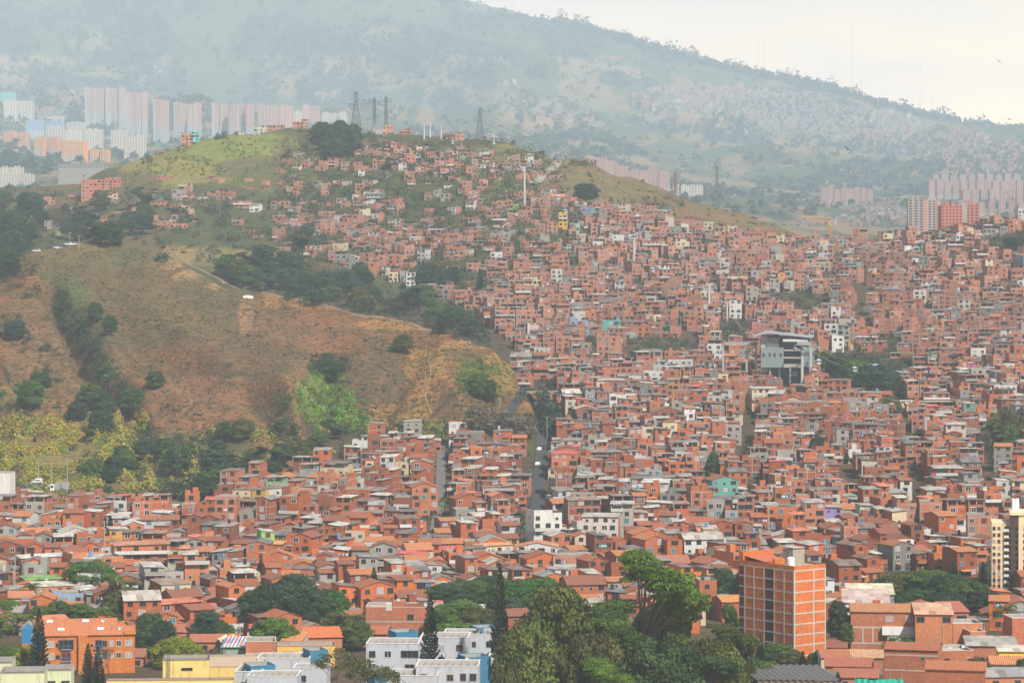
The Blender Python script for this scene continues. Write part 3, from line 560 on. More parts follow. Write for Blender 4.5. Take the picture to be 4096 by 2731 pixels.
# --- houses copied one by one from the photograph: (u, v of base, width px, floors, rot deg, wall, brickness, roof, roof colour, front paint, words, depth m)
SPEC = [
 (58,530,36,2,-6,(.40,.14,.07),.5,'gfront',(.55,.52,.46),None,'brick house with a turquoise painted ground floor',9),
 (36,522,13,4,12,(.46,.17,.08),.5,'tin',(.50,.46,.40),None,'narrow four-storey brick house with a small top room',7),
 (13,548,22,2,14,(.30,.11,.06),.5,'tin',(.5,.46,.4),None,'low brick house with a patched pale sheet roof',8),
 (37,540,26,1,18,(.36,.13,.07),.5,'tile',(.52,.2,.09),(.62,.58,.5),'brick house with pale front and orange tile roof',8),
 (76,548,30,2,14,(.42,.40,.37),0,'gfront',(.50,.47,.38),None,'two-storey grey plastered house with a balcony',10),
 (100,546,24,2,6,(.52,.2,.09),.5,'tin',(.48,.46,.37),None,'orange house under a wide pale sheet roof',10),
 (119,545,18,2,14,(.62,.36,.05),0,'tin',(.5,.5,.48),None,'house with a bright orange-yellow upper storey',9),
 (50,574,54,2,20,(.44,.16,.075),.5,'tin',(.72,.70,.66),None,'long orange brick house with a white sheet roof',10),
 (98,576,48,2,24,(.54,.2,.085),.5,'flat',(.4,.36,.3),None,'wide bare orange brick house with three upper windows',12),
 (44,588,34,1,22,(.46,.17,.08),.5,'tin',(.16,.30,.09),None,'low brick house with a moss green roof',9),
 (60,604,46,2,20,(.50,.18,.08),.5,'tin',(.44,.42,.34),None,'two-storey brick house with olive sheet roof and open upper floor',10),
 (64,640,44,2,18,(.48,.18,.08),.5,'tin',(.55,.18,.08),None,'brick house with bright orange-red sheet roof behind the palm',10),
 (88,510,28,2,4,(.34,.12,.065),.5,'flat',(.5,.46,.4),None,'blank brick block with a pale roof edge, at the foot of the hill',9),
 (127,512,34,1,0,(.32,.11,.06),.5,'flat',(.3,.2,.15),None,'long low brick warehouse wall below the road',9),
 (145,528,34,1,-8,(.70,.69,.65),0,'tin',(.36,.34,.32),None,'low white house with a dark red window',9),
 (121,533,16,2,10,(.30,.29,.28),0,'tin',(.4,.37,.33),None,'grey concrete house with one torn window',9),
 (134,540,20,2,14,(.48,.18,.08),.5,'gfront',(.66,.65,.62),None,'orange brick house with a white-edged gable roof',10),
 (142,570,54,3,12,(.50,.18,.075),.5,'tin',(.42,.2,.12),None,'three-storey orange brick house with a curved old roof',12),
 (111,592,20,2,6,(.35,.34,.33),0,'tin',(.48,.16,.08),None,'grey shed-like house with small red roof',8),
 (164,592,38,3,14,(.34,.33,.31),0,'tin',(.40,.38,.34),None,'three-storey bare grey concrete building with a pink sign',12),
 (197,590,24,4,10,(.50,.20,.09),.5,'flat',(.4,.36,.3),None,'four-storey orange building with rows of barred windows',11),
 (179,574,22,3,8,(.56,.48,.33),0,'tin',(.48,.18,.1),None,'cream three-storey house with a small red roof',10),
 (212,588,16,2,12,(.46,.17,.08),.5,'tin',(.45,.42,.37),None,'narrow two-storey brick house joined to the four-storey orange building',10),
 (228,588,16,2,14,(.48,.18,.08),.5,'flat',(.45,.42,.37),None,'tall blind brick box beside the cream house',11),
 (249,584,22,2,12,(.66,.56,.36),0,'tin',(.40,.38,.34),None,'two-storey cream house with grey sheet roof',9),
 (236,573,30,1,-10,(.66,.63,.55),0,'gable',(.38,.18,.14),None,'low cream house with a maroon striped sheet roof',9),
 (253,560,52,2,-8,(.44,.17,.08),.5,'tin',(.62,.26,.06),None,'brick house under a wide bright orange roof',11),
 (268,556,13,3,14,(.20,.44,.13),0,'tin',(.55,.55,.48),None,'narrow lime green three-storey house',9),
 (160,470+58,18,2,-4,(.36,.34,.31),0,'tin',(.66,.64,.6),None,'grey two-storey house with white balcony floor',9),
 (178,521,18,2,4,(.42,.38,.33),0,'tin',(.64,.62,.56),(.40,.17,.11),'square two-storey house half brick half grey, below the woods',9),
 (205,619,26,1,10,(.66,.64,.6),0,'tin',(.58,.10,.10),None,'low white building with a vivid red roof',11),
 (243,640-29,24,2,8,(.44,.17,.09),.5,'tin',(.5,.45,.4),None,'two-storey brick house with tall curtained windows',9),
 (224,609,34,1,6,(.46,.18,.09),.5,'tile',(.44,.16,.08),None,'brick house with old clay tile roof beside the dark ficus',9),
 (380,562,24,2,8,(.26,.50,.12),0,'flat',(.4,.4,.35),None,'lime green two-storey house with a long balcony',10),
 (420,566,26,2,14,(.60,.52,.40),0,'tile',(.52,.2,.09),None,'cream two-storey house with orange tile roof',9),
 (425,516,26,4,6,(.46,.16,.07),.5,'tile',(.36,.13,.08),None,'four-storey orange-red house beside the stairway street',10),
 (537,563,40,2,-4,(.74,.73,.72),0,'tile',(.55,.24,.10),None,'long white house with an orange clay tile roof',9),
 (548,546,28,4,14,(.70,.70,.68),0,'flat',(.5,.47,.42),None,'white and grey corner building at the foot of the steep road',11),
 (496,562,34,2,16,(.68,.62,.45),0,'tin',(.62,.28,.1),None,'pale yellow house with a bright orange roof',9),
 (600,548,36,4,-6,(.44,.17,.09),1,'tin',(.5,.47,.42),(.62,.60,.57),'four-storey brick building with white balconies, tallest of its row',11),
 (622,540,22,5,-4,(.36,.33,.30),0,'open',(.5,.47,.42),None,'five-storey grey building with stacked open balconies',10),
 (575,575,44,2,6,(.46,.2,.11),.5,'flat',(.4,.36,.3),None,'unfinished brick building with bare rebar columns',11),
 (660,580,60,2,4,(.42,.17,.10),.5,'tile',(.40,.15,.09),None,'wide brick house with a low gabled tile roof behind the tall trees',12),
 (353,489,11,2,8,(.66,.42,.05),0,'flat',(.5,.4,.2),None,'bright yellow house with arched balconies',8),
 (361,491,14,3,0,(.62,.60,.55),0,'tin',(.6,.58,.5),None,'white three-storey house right of the yellow one',8),
 (404,451,20,3,4,(.40,.15,.08),1,'flat',(.4,.36,.3),None,'tall brick block with two white windows, topmost by the bushes',10),
 (429,452,24,2,4,(.40,.14,.075),1,'flat',(.4,.36,.3),None,'wide brick block with two dark windows below the grassy spur',10),
 (377,478,16,3,10,(.54,.22,.07),.5,'flat',(.4,.36,.3),None,'orange-painted house above the stairway',9),
 (512,486,11,2,6,(.30,.62,.50),0,'tin',(.5,.48,.45),None,'mint green house with gable beside a dark red one',8),
 (586,487,12,2,-4,(.70,.72,.70),0,'tin',(.42,.40,.38),(.52,.70,.62),'pale mint and white gabled house',8),
 (600,494,18,2,4,(.30,.60,.48),0,'tin',(.44,.42,.40),None,'bright mint house with two storeys right of the steep road',9),
 (655,511,26,4,-8,(.66,.66,.66),0,'tin',(.62,.62,.58),None,'white four-storey house with open upper floors',10),
 (695,492,34,2,0,(.24,.48,.10),0,'tin',(.18,.17,.16),None,'long lime green house with dark sheet roof',10),
 (737,503,20,2,4,(.74,.73,.71),0,'open',(.6,.58,.55),None,'white terraced house with fenced roof, right of the lime green house',9),
 (706,510,18,2,4,(.60,.46,.26),0,'flat',(.5,.42,.3),None,'ochre two-storey house with long windows',9),
 (757,522+0,24,2,6,(.44,.17,.10),1,'open',(.45,.42,.4),None,'brick house with a large open top floor under a grey roof',10),
 (833,530,18,3,6,(.25,.20,.46),0,'tin',(.40,.38,.37),None,'purple three-storey house with grey roof',9),
 (815,533,20,4,4,(.66,.64,.60),0,'tin',(.42,.38,.36),(.50,.20,.12),'white and brick four-storey house left of the purple one',9),
 (851,520,12,2,4,(.28,.44,.66),0,'tin',(.5,.5,.5),None,'sky blue upper storey house behind the purple one',8),
 (867,528,14,3,4,(.40,.50,.36),0,'tin',(.4,.4,.38),None,'pale green three-storey house near the purple one',9),
 (886,531,18,3,4,(.48,.20,.10),.5,'tin',(.5,.47,.42),None,'orange three-storey house with long balconies',9),
 (907,527,20,4,2,(.44,.17,.10),1,'tin',(.6,.57,.5),None,'four-storey brick house with green-tinted windows',10),
 (931,534,22,4,-6,(.44,.17,.10),1,'flat',(.5,.47,.42),None,'broad four-storey brick block with gridded frame',11),
 (1000-17,549,30,4,-6,(.43,.16,.09),1,'flat',(.5,.47,.42),None,'tall gridded brick block with a green window near the beige tower',12),
 (851,560,14,4,0,(.42,.16,.09),1,'flat',(.5,.47,.42),None,'slim four-storey brick block behind the brick tower',10),
 (785,552,24,2,-4,(.43,.16,.09),.5,'gfront',(.5,.46,.42),None,'low wide brick house with a rounded gable',11),
 (681,553,16,2,2,(.58,.26,.10),0,'gfront',(.4,.39,.37),(.60,.58,.54),'orange house with white balcony band and grey gable',9),
 (695,552,14,2,4,(.42,.18,.12),.5,'gfront',(.44,.43,.42),None,'small gabled brick house with two black windows',8),
 (711,553,15,3,2,(.44,.38,.30),0,'tin',(.4,.3,.26),None,'three-storey house of open balconies and mixed plaster',9),
 (767,411,30,4,4,(.72,.62,.42),0,'tin',(.42,.36,.32),None,'large cream apartment block with four rows of windows',12),
 (838,352,12,3,4,(.72,.72,.70),0,'flat',(.6,.6,.6),None,'white four-storey house right of the cable station',9),
 (851,350,5,1,4,(.62,.32,.06),0,'flat',(.6,.5,.3),None,'tiny orange-yellow house beside the white one',6),
 (875,376,12,2,4,(.20,.34,.52),0,'tin',(.3,.4,.55),None,'blue house in the middle of the brick slope',8),
 (971,374,9,2,4,(.58,.14,.30),0,'tin',(.5,.3,.3),None,'pink house among brick ones on the right slope',8),
 (905,407,20,1,2,(.72,.60,.34),0,'tin',(.5,.45,.4),None,'cream strip house with three red windows',9),
 (858,411-1,10,2,4,(.42,.14,.08),.5,'tin',(.52,.10,.08),None,'brick house with a vivid red roof beside the cream strip house',8),
 (945,444,20,5,4,(.38,.15,.10),1,'flat',(.5,.47,.42),None,'tall bare brick block with two columns of windows',10),
 (956,449,20,4,-4,(.42,.16,.10),1,'tin',(.5,.47,.42),(.62,.56,.50),'four-storey brick house with white ground floor, grid of windows',10),
 (939,404,18,3,0,(.44,.18,.11),1,'flat',(.5,.47,.42),None,'sunlit gridded brick block high on the right slope',10),
 (607,365,20,6,-14,(.46,.18,.10),1,'flat',(.55,.5,.42),None,'six-storey sunlit brick block left of the tree on the slope',10),
 (550,379,32,4,-6,(.42,.15,.08),1,'tin',(.46,.42,.38),None,'big four-storey brick block at the road bend beside the hill',12),
 (568,372,18,3,4,(.42,.15,.08),1,'flat',(.46,.42,.38),None,'gridded brick block right of the big one at the bend',12),
 (548,404,42,2,2,(.42,.15,.08),1,'flat',(.46,.42,.38),None,'long two-storey brick house below the road bend',10),
 (512,341,12,1,2,(.54,.28,.12),0,'tin',(.55,.42,.36),None,'low ochre school building with pale roofs above the road bend',10),
 (556,322+14,26,2,2,(.48,.19,.10),.5,'tin',(.14,.42,.26),None,'long brick building with a bright green roof',9),
 (568,348,20,1,2,(.66,.66,.62),0,'tile',(.52,.2,.1),None,'white house with orange tile roof on the slope',9),
 (603,376,0.1+22,2,2,(.50,.19,.08),1,'tin',(.5,.46,.42),None,'low bright orange brick house in front of the six-storey block',9),
 (524,195,0,0,0,None,0,'',None,None,'',0),
 (548,198,38,2,0,(.46,.22,.12),.5,'tile',(.56,.26,.12),None,'long school building with an orange tile roof below the dirt road',10),
 (101,193,39,8,4,(.46,.14,.09),1,'tin',(.5,.3,.22),None,'six-storey red brick slab block standing alone on the far hillside',12),
 (187,146,12,4,6,(.42,.2,.13),1,'flat',(.4,.3,.25),None,'tallest brick house on the grassy ridge',9),
 (195,147,8,4,6,(.10,.48,.48),0,'flat',(.2,.5,.5),None,'turquoise house on the grassy ridge',8),
 (163,153,17,2,6,(.34,.16,.12),1,'tin',(.3,.22,.2),None,'long dark brick house on the grassy ridge',9),
 (132,160,12,1,6,(.34,.16,.12),1,'tin',(.3,.22,.2),None,'lone brick shed at the left end of the grassy ridge',8),
 (260,134,14,3,0,(.42,.42,.38),.0,'tin',(.3,.3,.3),None,'grey balconied house on the ridge',9),
 (276,133,16,2,0,(.42,.2,.13),1,'tin',(.34,.3,.28),None,'long brick house with porch on the ridge',9),
 (300,133,16,3,4,(.44,.2,.14),1,'tin',(.4,.36,.33),None,'two-tone brick house at the right end of the ridge row',9),
 (239,134,10,1,0,(.60,.60,.56),0,'tin',(.4,.4,.38),None,'low white house on the crest',8),
 (185,193,13,3,0,(.70,.68,.62),0,'tin',(.5,.46,.4),(.42,.18,.12),'white three-storey house below the grassy dome',8),
 (160,206,18,2,8,(.46,.18,.11),1,'tin',(.5,.46,.42),None,'gabled orange brick house in the trees below the dome',9),
 (172,228,30,2,4,(.50,.21,.12),.5,'tin',(.52,.4,.34),None,'large pale orange brick terrace above the woods',11),
 (125,214,26,1,4,(.46,.19,.12),.5,'tin',(.5,.36,.3),None,'low brick terrace with pale roofs on the left slope',10),
 (241,208,22,2,8,(.42,.18,.12),1,'tin',(.3,.28,.26),None,'brick house beside a teal tarpaulin',9),
 (346,142+4,14,2,2,(.46,.2,.13),1,'tin',(.5,.44,.4),None,'brick house at the left end of the crest below the pylons',9),
 (388,138,11,3,0,(.46,.22,.14),1,'flat',(.5,.44,.4),None,'tall brick house on the crest under the slim mast',9),
 (405,139,12,2,0,(.46,.2,.13),1,'flat',(.5,.44,.4),None,'brick house on the crest beside the tall brick and white one',9),
 (454,148,20,3,0,(.44,.2,.14),1,'tin',(.5,.44,.4),None,'wide brick house below the crest trees',9),
 (518,143,13,2,0,(.50,.30,.16),.5,'flat',(.5,.44,.4),None,'ochre unfinished house at the right end of the crest',8),
 (479,168,14,1,0,(.66,.65,.6),0,'tin',(.6,.58,.54),None,'low white house in the green slope below the crest',9),
 (645,212,18,1,4,(.68,.68,.66),0,'tin',(.55,.55,.52),None,'low white factory with a row of windows on the upper slope',10),
 (663,213,18,1,4,(.68,.68,.66),0,'tin',(.55,.55,.52),None,'second low white factory on the upper slope, beside the first',10),
 (563,229,9,4,2,(.66,.40,.05),0,'flat',(.6,.4,.1),None,'bright yellow-orange house on the upper slope',8),
 (823,265,9,5,2,(.34,.36,.38),0,'flat',(.4,.4,.4),None,'slim six-storey grey apartment block on the upper slope',9),
 (797,258,16,2,2,(.42,.18,.13),1,'tin',(.5,.46,.42),None,'brick house just under the right skyline',9),
 (948,235,12,2,2,(.72,.72,.70),0,'tin',(.6,.6,.6),None,'white house with a row of windows under the right skyline',9),
 (909,264,9,4,2,(.70,.70,.70),0,'flat',(.6,.6,.6),None,'slim white four-storey house with many small windows',8),
 (735,298,17,1,2,(.74,.74,.72),0,'tin',(.6,.6,.56),None,'long blank white wall house on the slope',10),
 (705,289+2,12,1,2,(.74,.74,.72),0,'tin',(.6,.6,.56),None,'low white workshop beside the cable pylon',9),
 (838,320,14,2,2,(.72,.72,.70),0,'flat',(.5,.5,.5),None,'white modern house with two black windows',9),
 (813,320,26,2,2,(.40,.17,.12),1,'tin',(.10,.10,.11),None,'long brick building under a black roof',10),
 (898,330,16,4,2,(.42,.17,.12),1,'flat',(.5,.46,.42),None,'squat four-storey gridded brick block on the right slope',10),
 (1009,315,18,3,2,(.42,.17,.12),1,'tin',(.5,.46,.42),None,'wide brick house with three bays on the right slope',10),
]
for s in SPEC:
    u, vb, wp, n, rd, col, a, roof, rcol, front, words, d = s
    if not wp: continue
    p = GV(u, vb, 700); pm = F/p.y
    if vb < 165 and u < 560: p = G(u, float(cv(TOP)(u)[1])-6-random.random()*4) if vb < 150 else p
    col = tuple(q*.78 for q in col) if a == 0 and max(col) > .55 else col; front = tuple(q*.78 for q in front) if front else None; rcol = tuple(q*.75 for q in rcol) if min(rcol) > .35 else rcol
    h = add_house(p.x, p.y, R(rd), wp/pm/max(.8, math.cos(R(rd))), d, n, 2.55 if n < 5 else 2.4, col, a, roof, rcol, front, words)

# --- zones of the city
MAIN = [(-60,760),(-60,498),(0,500),(52,510),(117,517),(191,522),(213,514),(231,494),(262,486),(283,472),(335,459),(400,441),(487,432),(522,441),(558,442),(566,428),(524,416),(508,404),(520,376),(521,352),(500,338),(457,305),(379,279),(322,266),(284,250),
        (330,240),(480,222),(540,206),(566,203),(620,209),(680,224),(740,240),(800,246),(850,244),(900,239),(940,234),(1000,227),(1090,218),(1090,760)]
HOLES = [(866,380,44,26),(787,364,30,26),(790,389,22,9),(800,304,36,12),(660,352,44,15),(735,335,22,16),(540,398,22,18),(545,425,36,14),(712,472,9,14),(852,494,13,11),(816,450,11,12),(590,345,12,8),(432,275,20,14),(478,260,12,8),
         (990,535,16,10),(1003,440,26,24),(760,492,16,14),(560,222,12,12),(925,600,75,26),(150,600,20,20),(300,618,44,18),(500,606,86,14),(1008,245,24,10),(905,372,14,14),(930,312,8,8),(960,510,8,6),(835,395,15,6),(470,288,24,14),(450,228,16,8),(730,600,14,14),(1008,582,30,26),
         (660,205,30,6),(890,345,12,10)]
STREETS = [[(542,440),(540,460),(538,490),(535,515),(531,535),(528,552)], [(441,445),(441,470),(440,500),(436,525),(430,545)], [(751,395),(746,430),(744,470)], [(918,470),(914,520)], [(165,560),(120,560)],[(899,400),(905,450)], [(985,440),(990,500)], [(660,300),(700,350)], [(862,270),(858,330)]]
STW = []
for pl in STREETS:
    q = [GV(u, v, 880) for u, v in pl]; STW.append(q)
def near_street(x, Y, rad):
    for q, wd in zip(STW, (3.9, 3.2, 2.5, 2.5, 3, 2.5, 2.5, 2.5, 2.5)):
        for a, b in zip(q, q[1:]):
            dx, dy = b.x-a.x, b.y-a.y; t = max(0, min(1, ((x-a.x)*dx+(Y-a.y)*dy)/(dx*dx+dy*dy+1e-9)))
            if math.hypot(x-a.x-t*dx, Y-a.y-t*dy) < wd+rad*.72: return True
    return False
def pick_house(u, v, r):
    """style drawn from what this part of the photograph shows"""
    low = v > 530; t = r.random()
    if low: n = r.choice((1, 1, 1, 2, 2, 2, 3))
    elif v > 380: n = r.choice((2, 2, 3, 3, 3, 4, 4))
    else: n = r.choice((1, 2, 2, 3, 3, 3, 4))
    if v < 262 and u < 600: n = r.choice((1, 1, 2, 2, 2, 3)); t = t*1.02
    if t < (.84 if low else .885): col, a = r.choice(BRK if not low or r.random() < .5 else ORG+BRK), (1 if r.random() < .6 and not low else .5)
    elif t < (.885 if low else .92): col, a = r.choice(WHT), 0
    elif t < (.905 if low else .932): col, a = r.choice(CRM), 0
    elif t < .985: col, a = r.choice(GRY), 0
    else: col, a = r.choice(PNT), 0
    front = None
    if a and r.random() < .13: front = r.choice(WHT+GRY+CRM)
    t = r.random()
    if low: roof = 'tile' if t < .40 else ('tin' if t < .72 else ('flat' if t < .85 else ('gable' if t < .95 else 'open')))
    else: roof = 'tin' if t < .30 else ('flat' if t < .70 else ('open' if t < .90 else ('gable' if t < .94 else 'tile')))
    rc = r.choice(TILE) if roof == 'tile' else (r.choice(RED) if r.random() < .05 else r.choice(TIN))
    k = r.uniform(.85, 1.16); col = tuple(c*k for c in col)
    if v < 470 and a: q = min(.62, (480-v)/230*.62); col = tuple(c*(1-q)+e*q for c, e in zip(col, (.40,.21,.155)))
    return n, col, a, roof, rc, front
r = random.Random(11); Y = 752.
while Y < 2250:
    dY = 13.4 if Y < 1400 else 14.4; x = (-50-U0)/F*Y
    while x < (1075-U0)/F*Y:
        w = r.uniform(4.3, 7.6); 
        if r.random() < .12: w += r.uniform(3, 6)
        xc = x+w/2; yy = Y+6*math.sin(xc/55+Y/130)+r.uniform(-1.6, 1.6); x += w+(r.choice((0, 0, .1, .3, .3, 1.0)) if r.random() > .1 else r.uniform(1.5, 3.5))
        u = U0+F*xc/yy; z = float(gz(xc, yy)); v = V0-z/yy*F
        if onB(xc, yy): continue
        tY = float(cv(TOP)(u)[1])
        if yy > tY-8: continue
        dens = 0
        if inpoly(u, v, MAIN): dens = .97 if v > 275 or u > 600 else .66
        elif 275 < u < 560 and 140 < v < 262 and Y > 1500: dens = .28+.45*float(vnoise(xc/60, yy/60, 3) > .58)
        elif 0 < u < 300 and 178 < v < 240 and Y > 1600: dens = .10
        if dens and 250 < v < 540 and float(fbm(xc/38, yy/38, 77, 3)) > .72: dens *= .15
        for (hu, hv, ru, rv) in HOLES:
            if ((u-hu)/ru)**2+((v-hv)/rv)**2 < 1: dens = 0
        if 595 < v and u > 700: dens *= .8
        if r.random() > dens: continue
        d = r.uniform(8, 10.5); ang = R(-4+44*(float(fbm(xc/75, yy/95, 41, 2))-.5)*1.6+r.uniform(-5, 5)+(8 if v > 520 else 0))
        if near_street(xc, yy+d/2, w/2) or not occ_free(xc-math.sin(ang)*d/2, yy+math.cos(ang)*d/2, min(w, d)*.33): continue
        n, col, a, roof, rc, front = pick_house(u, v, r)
        c, s_ = math.cos(ang), math.sin(ang)
        occr = min(w, d)*.34
        zz = min(float(gz(xc+px*c, yy+px*s_)) for px in (-w/2, 0, w/2))
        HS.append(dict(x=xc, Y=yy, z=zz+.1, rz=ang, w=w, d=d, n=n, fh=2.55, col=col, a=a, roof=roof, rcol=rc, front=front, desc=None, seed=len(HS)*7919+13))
    Y += dY
print('houses', len(HS))
# ------------------------------------------------------------------ trees
def leaf_mesh(name, cen, nrm, size, shade, mat='leaf', asp=1.0):
    """many small leaf-clump quads: cen (n,3), nrm (n,3), size (n,), shade (n,3)"""
    n = len(cen); nrm = nrm/np.linalg.norm(nrm, axis=1, keepdims=True)
    rv = rng.normal(size=(n, 3)); t = np.cross(nrm, rv); t /= np.linalg.norm(t, axis=1, keepdims=True); b = np.cross(nrm, t)
    s = size[:, None]
    q = np.stack([cen-t*s-b*s*asp*.6, cen+t*s*.9-b*s*asp, cen+t*s+b*s*asp*.7, cen-t*s*.8+b*s*asp], 1)
    me = bpy.data.meshes.new(name)
    me.vertices.add(n*4); me.vertices.foreach_set('co', q.ravel()); me.loops.add(n*4); me.loops.foreach_set('vertex_index', np.arange(n*4, dtype=np.int32))
    me.polygons.add(n); me.polygons.foreach_set('loop_start', np.arange(0, n*4, 4, dtype=np.int32)); me.polygons.foreach_set('loop_total', np.full(n, 4, np.int32)); me.update(calc_edges=True)
    at = me.color_attributes.new('col', 'FLOAT_COLOR', 'CORNER'); c = np.ones((n*4, 4), np.float32); c[:, :3] = np.repeat(shade, 4, axis=0); at.data.foreach_set('color', c.ravel())
    me.materials.append(M[mat]); return me
def crown_pts(clumps, per, spread, up=.35, size=.3, hue=.38):
    """clumps: list of (centre, radii); leaves lie in a rough shell of each clump"""
    C, N, S, K = [], [], [], []
    for c, rd in clumps:
        k = max(8, int(per*(rd[0]*rd[1])/(spread**2))); d = rng.normal(size=(k, 3)); d /= np.linalg.norm(d, axis=1, keepdims=True)
        d[:, 2] = np.where(d[:, 2] < -.35, -d[:, 2]*.6, d[:, 2]); rr = rng.uniform(.62, 1.08, k)[:, None]
        C.append(np.array(c)+d*np.array(rd)*rr); nn = d+rng.normal(size=(k, 3))*.55; nn[:, 2] += up; N.append(nn)
        S.append(rng.uniform(.6, 1.35, k)*size); h = rng.uniform(1-hue, 1+hue); y = rng.uniform(-.12, .16)
        K.append(np.clip(np.stack([np.full(k, h*(1+y)), np.full(k, h), np.full(k, h*(1-y*.5))], 1)*rng.uniform(.8, 1.2, k)[:, None], .2, 2))
    return np.concatenate(C), np.concatenate(N), np.concatenate(S), np.concatenate(K)
def limbs(mb, base, tips, r0, col=(.3,.3,.3,0), sag=.15):
    for t in tips:
        a = Vector(base); e = Vector(t); m = a.lerp(e, .5)+Vector((random.uniform(-.4,.4), random.uniform(-.4,.4), (e-a).length*sag*.5))
        mb.bar(a, m, r0, 'bark', col, 5, r0*.65); mb.bar(m, e, r0*.65, 'bark', col, 5, r0*.2)
TM = {}                                        # kind -> list of (trunk mesh, crown mesh, height, width)
def make_round(H, W, per, size, ncl, flat=1., seed=0, gaps=.0):
    random.seed(seed); cl = []; mb = MB(); th = H*.38; mb.bar((0,0,-1.5), (.1,0,th), W*.035, 'bark', (.3,.3,.3,0), 7, W*.026)
    for i in range(ncl):
        a = i*2.4+random.uniform(-.3,.3); t = (i+.5)/ncl; zz = th*.75+(H-th*.75)*t; prof = math.sqrt(max(.05, 1-(abs(t-.40)/.66)**2.2))
        rr = W/2*prof*random.uniform(.45, .82)
        if random.random() < gaps: continue
        s = W*random.uniform(.09, .19)*(1.15-.35*t); c = (math.cos(a)*rr, math.sin(a)*rr, zz-s*.4); cl.append((c, (s, s, s*.72*flat)))
        if i % 2 == 0: limbs(mb, (.1,0,th*random.uniform(.7,1)), [c], W*.018)
    return mb.mesh('trunk'), leaf_mesh('crown', *crown_pts(cl, per, W*.17, size=size)), H, W
def make_gum(H, W, per, size, ncl, seed=0):   # big open crown of separate flattened leaf masses on long limbs
    random.seed(seed); cl = []; mb = MB(); th = H*.45; mb.bar((0,0,-1.5), (W*.03,0,th), W*.028, 'bark', (.3,.3,.3,0), 7, W*.02)
    mb.bar((W*.03,0,th), (-W*.04,.3,H*.8), W*.02, 'bark', (.3,.3,.3,0), 6, W*.008)
    for i in range(ncl):
        a = i*2.39996+random.uniform(-.4,.4); t = ((i*0.618) % 1.0); zz = H*(.20+.80*t); prof = (1-abs(t*1.15-.5)**3*3.2); prof = math.sqrt(max(.06, prof))
        rr = W/2*prof*random.uniform(.3, 1.0)**.7*.9; s = W*random.uniform(.06, .115); c = (math.cos(a)*rr, math.sin(a)*rr, min(zz, H-s*.5)); cl.append((c, (s*1.25, s*1.25, s*.62)))
        for _ in range(2):
            c2 = (c[0]+random.uniform(-s,s)*1.2, c[1]+random.uniform(-s,s)*1.2, c[2]-s*random.uniform(.1,.9)); cl.append((c2, (s*.6, s*.6, s*.42)))
        if i % 3 == 0: limbs(mb, (W*.02*(1-t),0,max(H*.22, zz*.6)), [c], W*.009)
    return mb.mesh('trunk'), leaf_mesh('crown', *crown_pts(cl, per, W*.12, size=size, hue=.45)), H, W
def make_norfolk(H, W, seed=0):
    random.seed(seed); mb = MB(); mb.bar((0,0,-1.5), (0,0,H*.97), .22, 'bark', (.3,.3,.3,0), 6, .04); C, N, S, K = [], [], [], []
    nw = 34
    for i in range(nw):
        t = i/(nw-1); z = H*(.10+.88*t); rad = W/2*(1-t)**.72*(.92 if i % 2 else 1.08)+.12; nb = 6 if t < .8 else 4
        for b in range(nb):
            a = b*2*math.pi/nb+i*.5+random.uniform(-.15,.15); L = rad*random.uniform(.8, 1.1); m = max(5, int(L/.16)); h = random.uniform(.7, 1.3)
            for k in range(m):
                f = (k+.6)/m; zz = z-L*.10*math.sin(f*2.6)+L*.26*f*f
                for q in range(2):
                    C.append((math.cos(a)*L*f+random.uniform(-.1,.1), math.sin(a)*L*f+random.uniform(-.1,.1), zz+random.uniform(-.05,.16))); N.append((math.cos(a+1.57)*.5+random.uniform(-.3,.3), math.sin(a+1.57)*.5, .8)); S.append(.2+.05*f); K.append((h, h, h))
            mb.bar((0,0,z), (math.cos(a)*L*.8, math.sin(a)*L*.8, z+L*.05), .035, 'bark', (.3,.3,.3,0), 3, .015)
    return mb.mesh('trunk'), leaf_mesh('crown', np.array(C), np.array(N), np.array(S), np.array(K)), H, W
def make_palm(H, W, nf=22, seed=0, royal=False):
    random.seed(seed); mb = MB(); p = Vector((0,0,-1.5))
    for k in range(6):
        q = Vector((.06*k*k*.5, 0, -1.5+(H-W*.28+1.5)*(k+1)/6)); mb.bar(p, q, .24-.015*k, 'bark', (.3,.3,.3,0), 7, .24-.015*(k+1)); p = q
    C, N, S, K = [], [], [], []
    for i in range(nf):
        a = i*2.39996; e = random.uniform(-.25, 1.15); L = W*.55*random.uniform(.85, 1.1); yel = 1.0 if e > .1 or royal else 2.0; h = random.uniform(.75, 1.25)
        for k in range(int(L/.13)):
            f = (k+.5)/int(L/.13); rr = L*(f*math.cos(e)*1.0+.0); zz = L*(f*math.sin(e)-f*f*.75); side = (k % 2)*2-1; wl = .42*math.sin(min(1, f*1.3+.15)*2.6)+.08
            for q in range(2):
                w_ = wl*(q+.5)*.7; C.append((p.x+math.cos(a)*rr-math.sin(a)*side*w_, math.sin(a)*rr+math.cos(a)*side*w_, p.z+zz-w_*.55)); N.append((-math.sin(a)*side*.5, math.cos(a)*side*.5, .8)); S.append(.15); K.append((h*yel, h*(1+.35*(yel-1)), h*.8))
    return mb.mesh('trunk'), leaf_mesh('crown', np.array(C), np.array(N), np.array(S), np.array(K), asp=.5), H, W
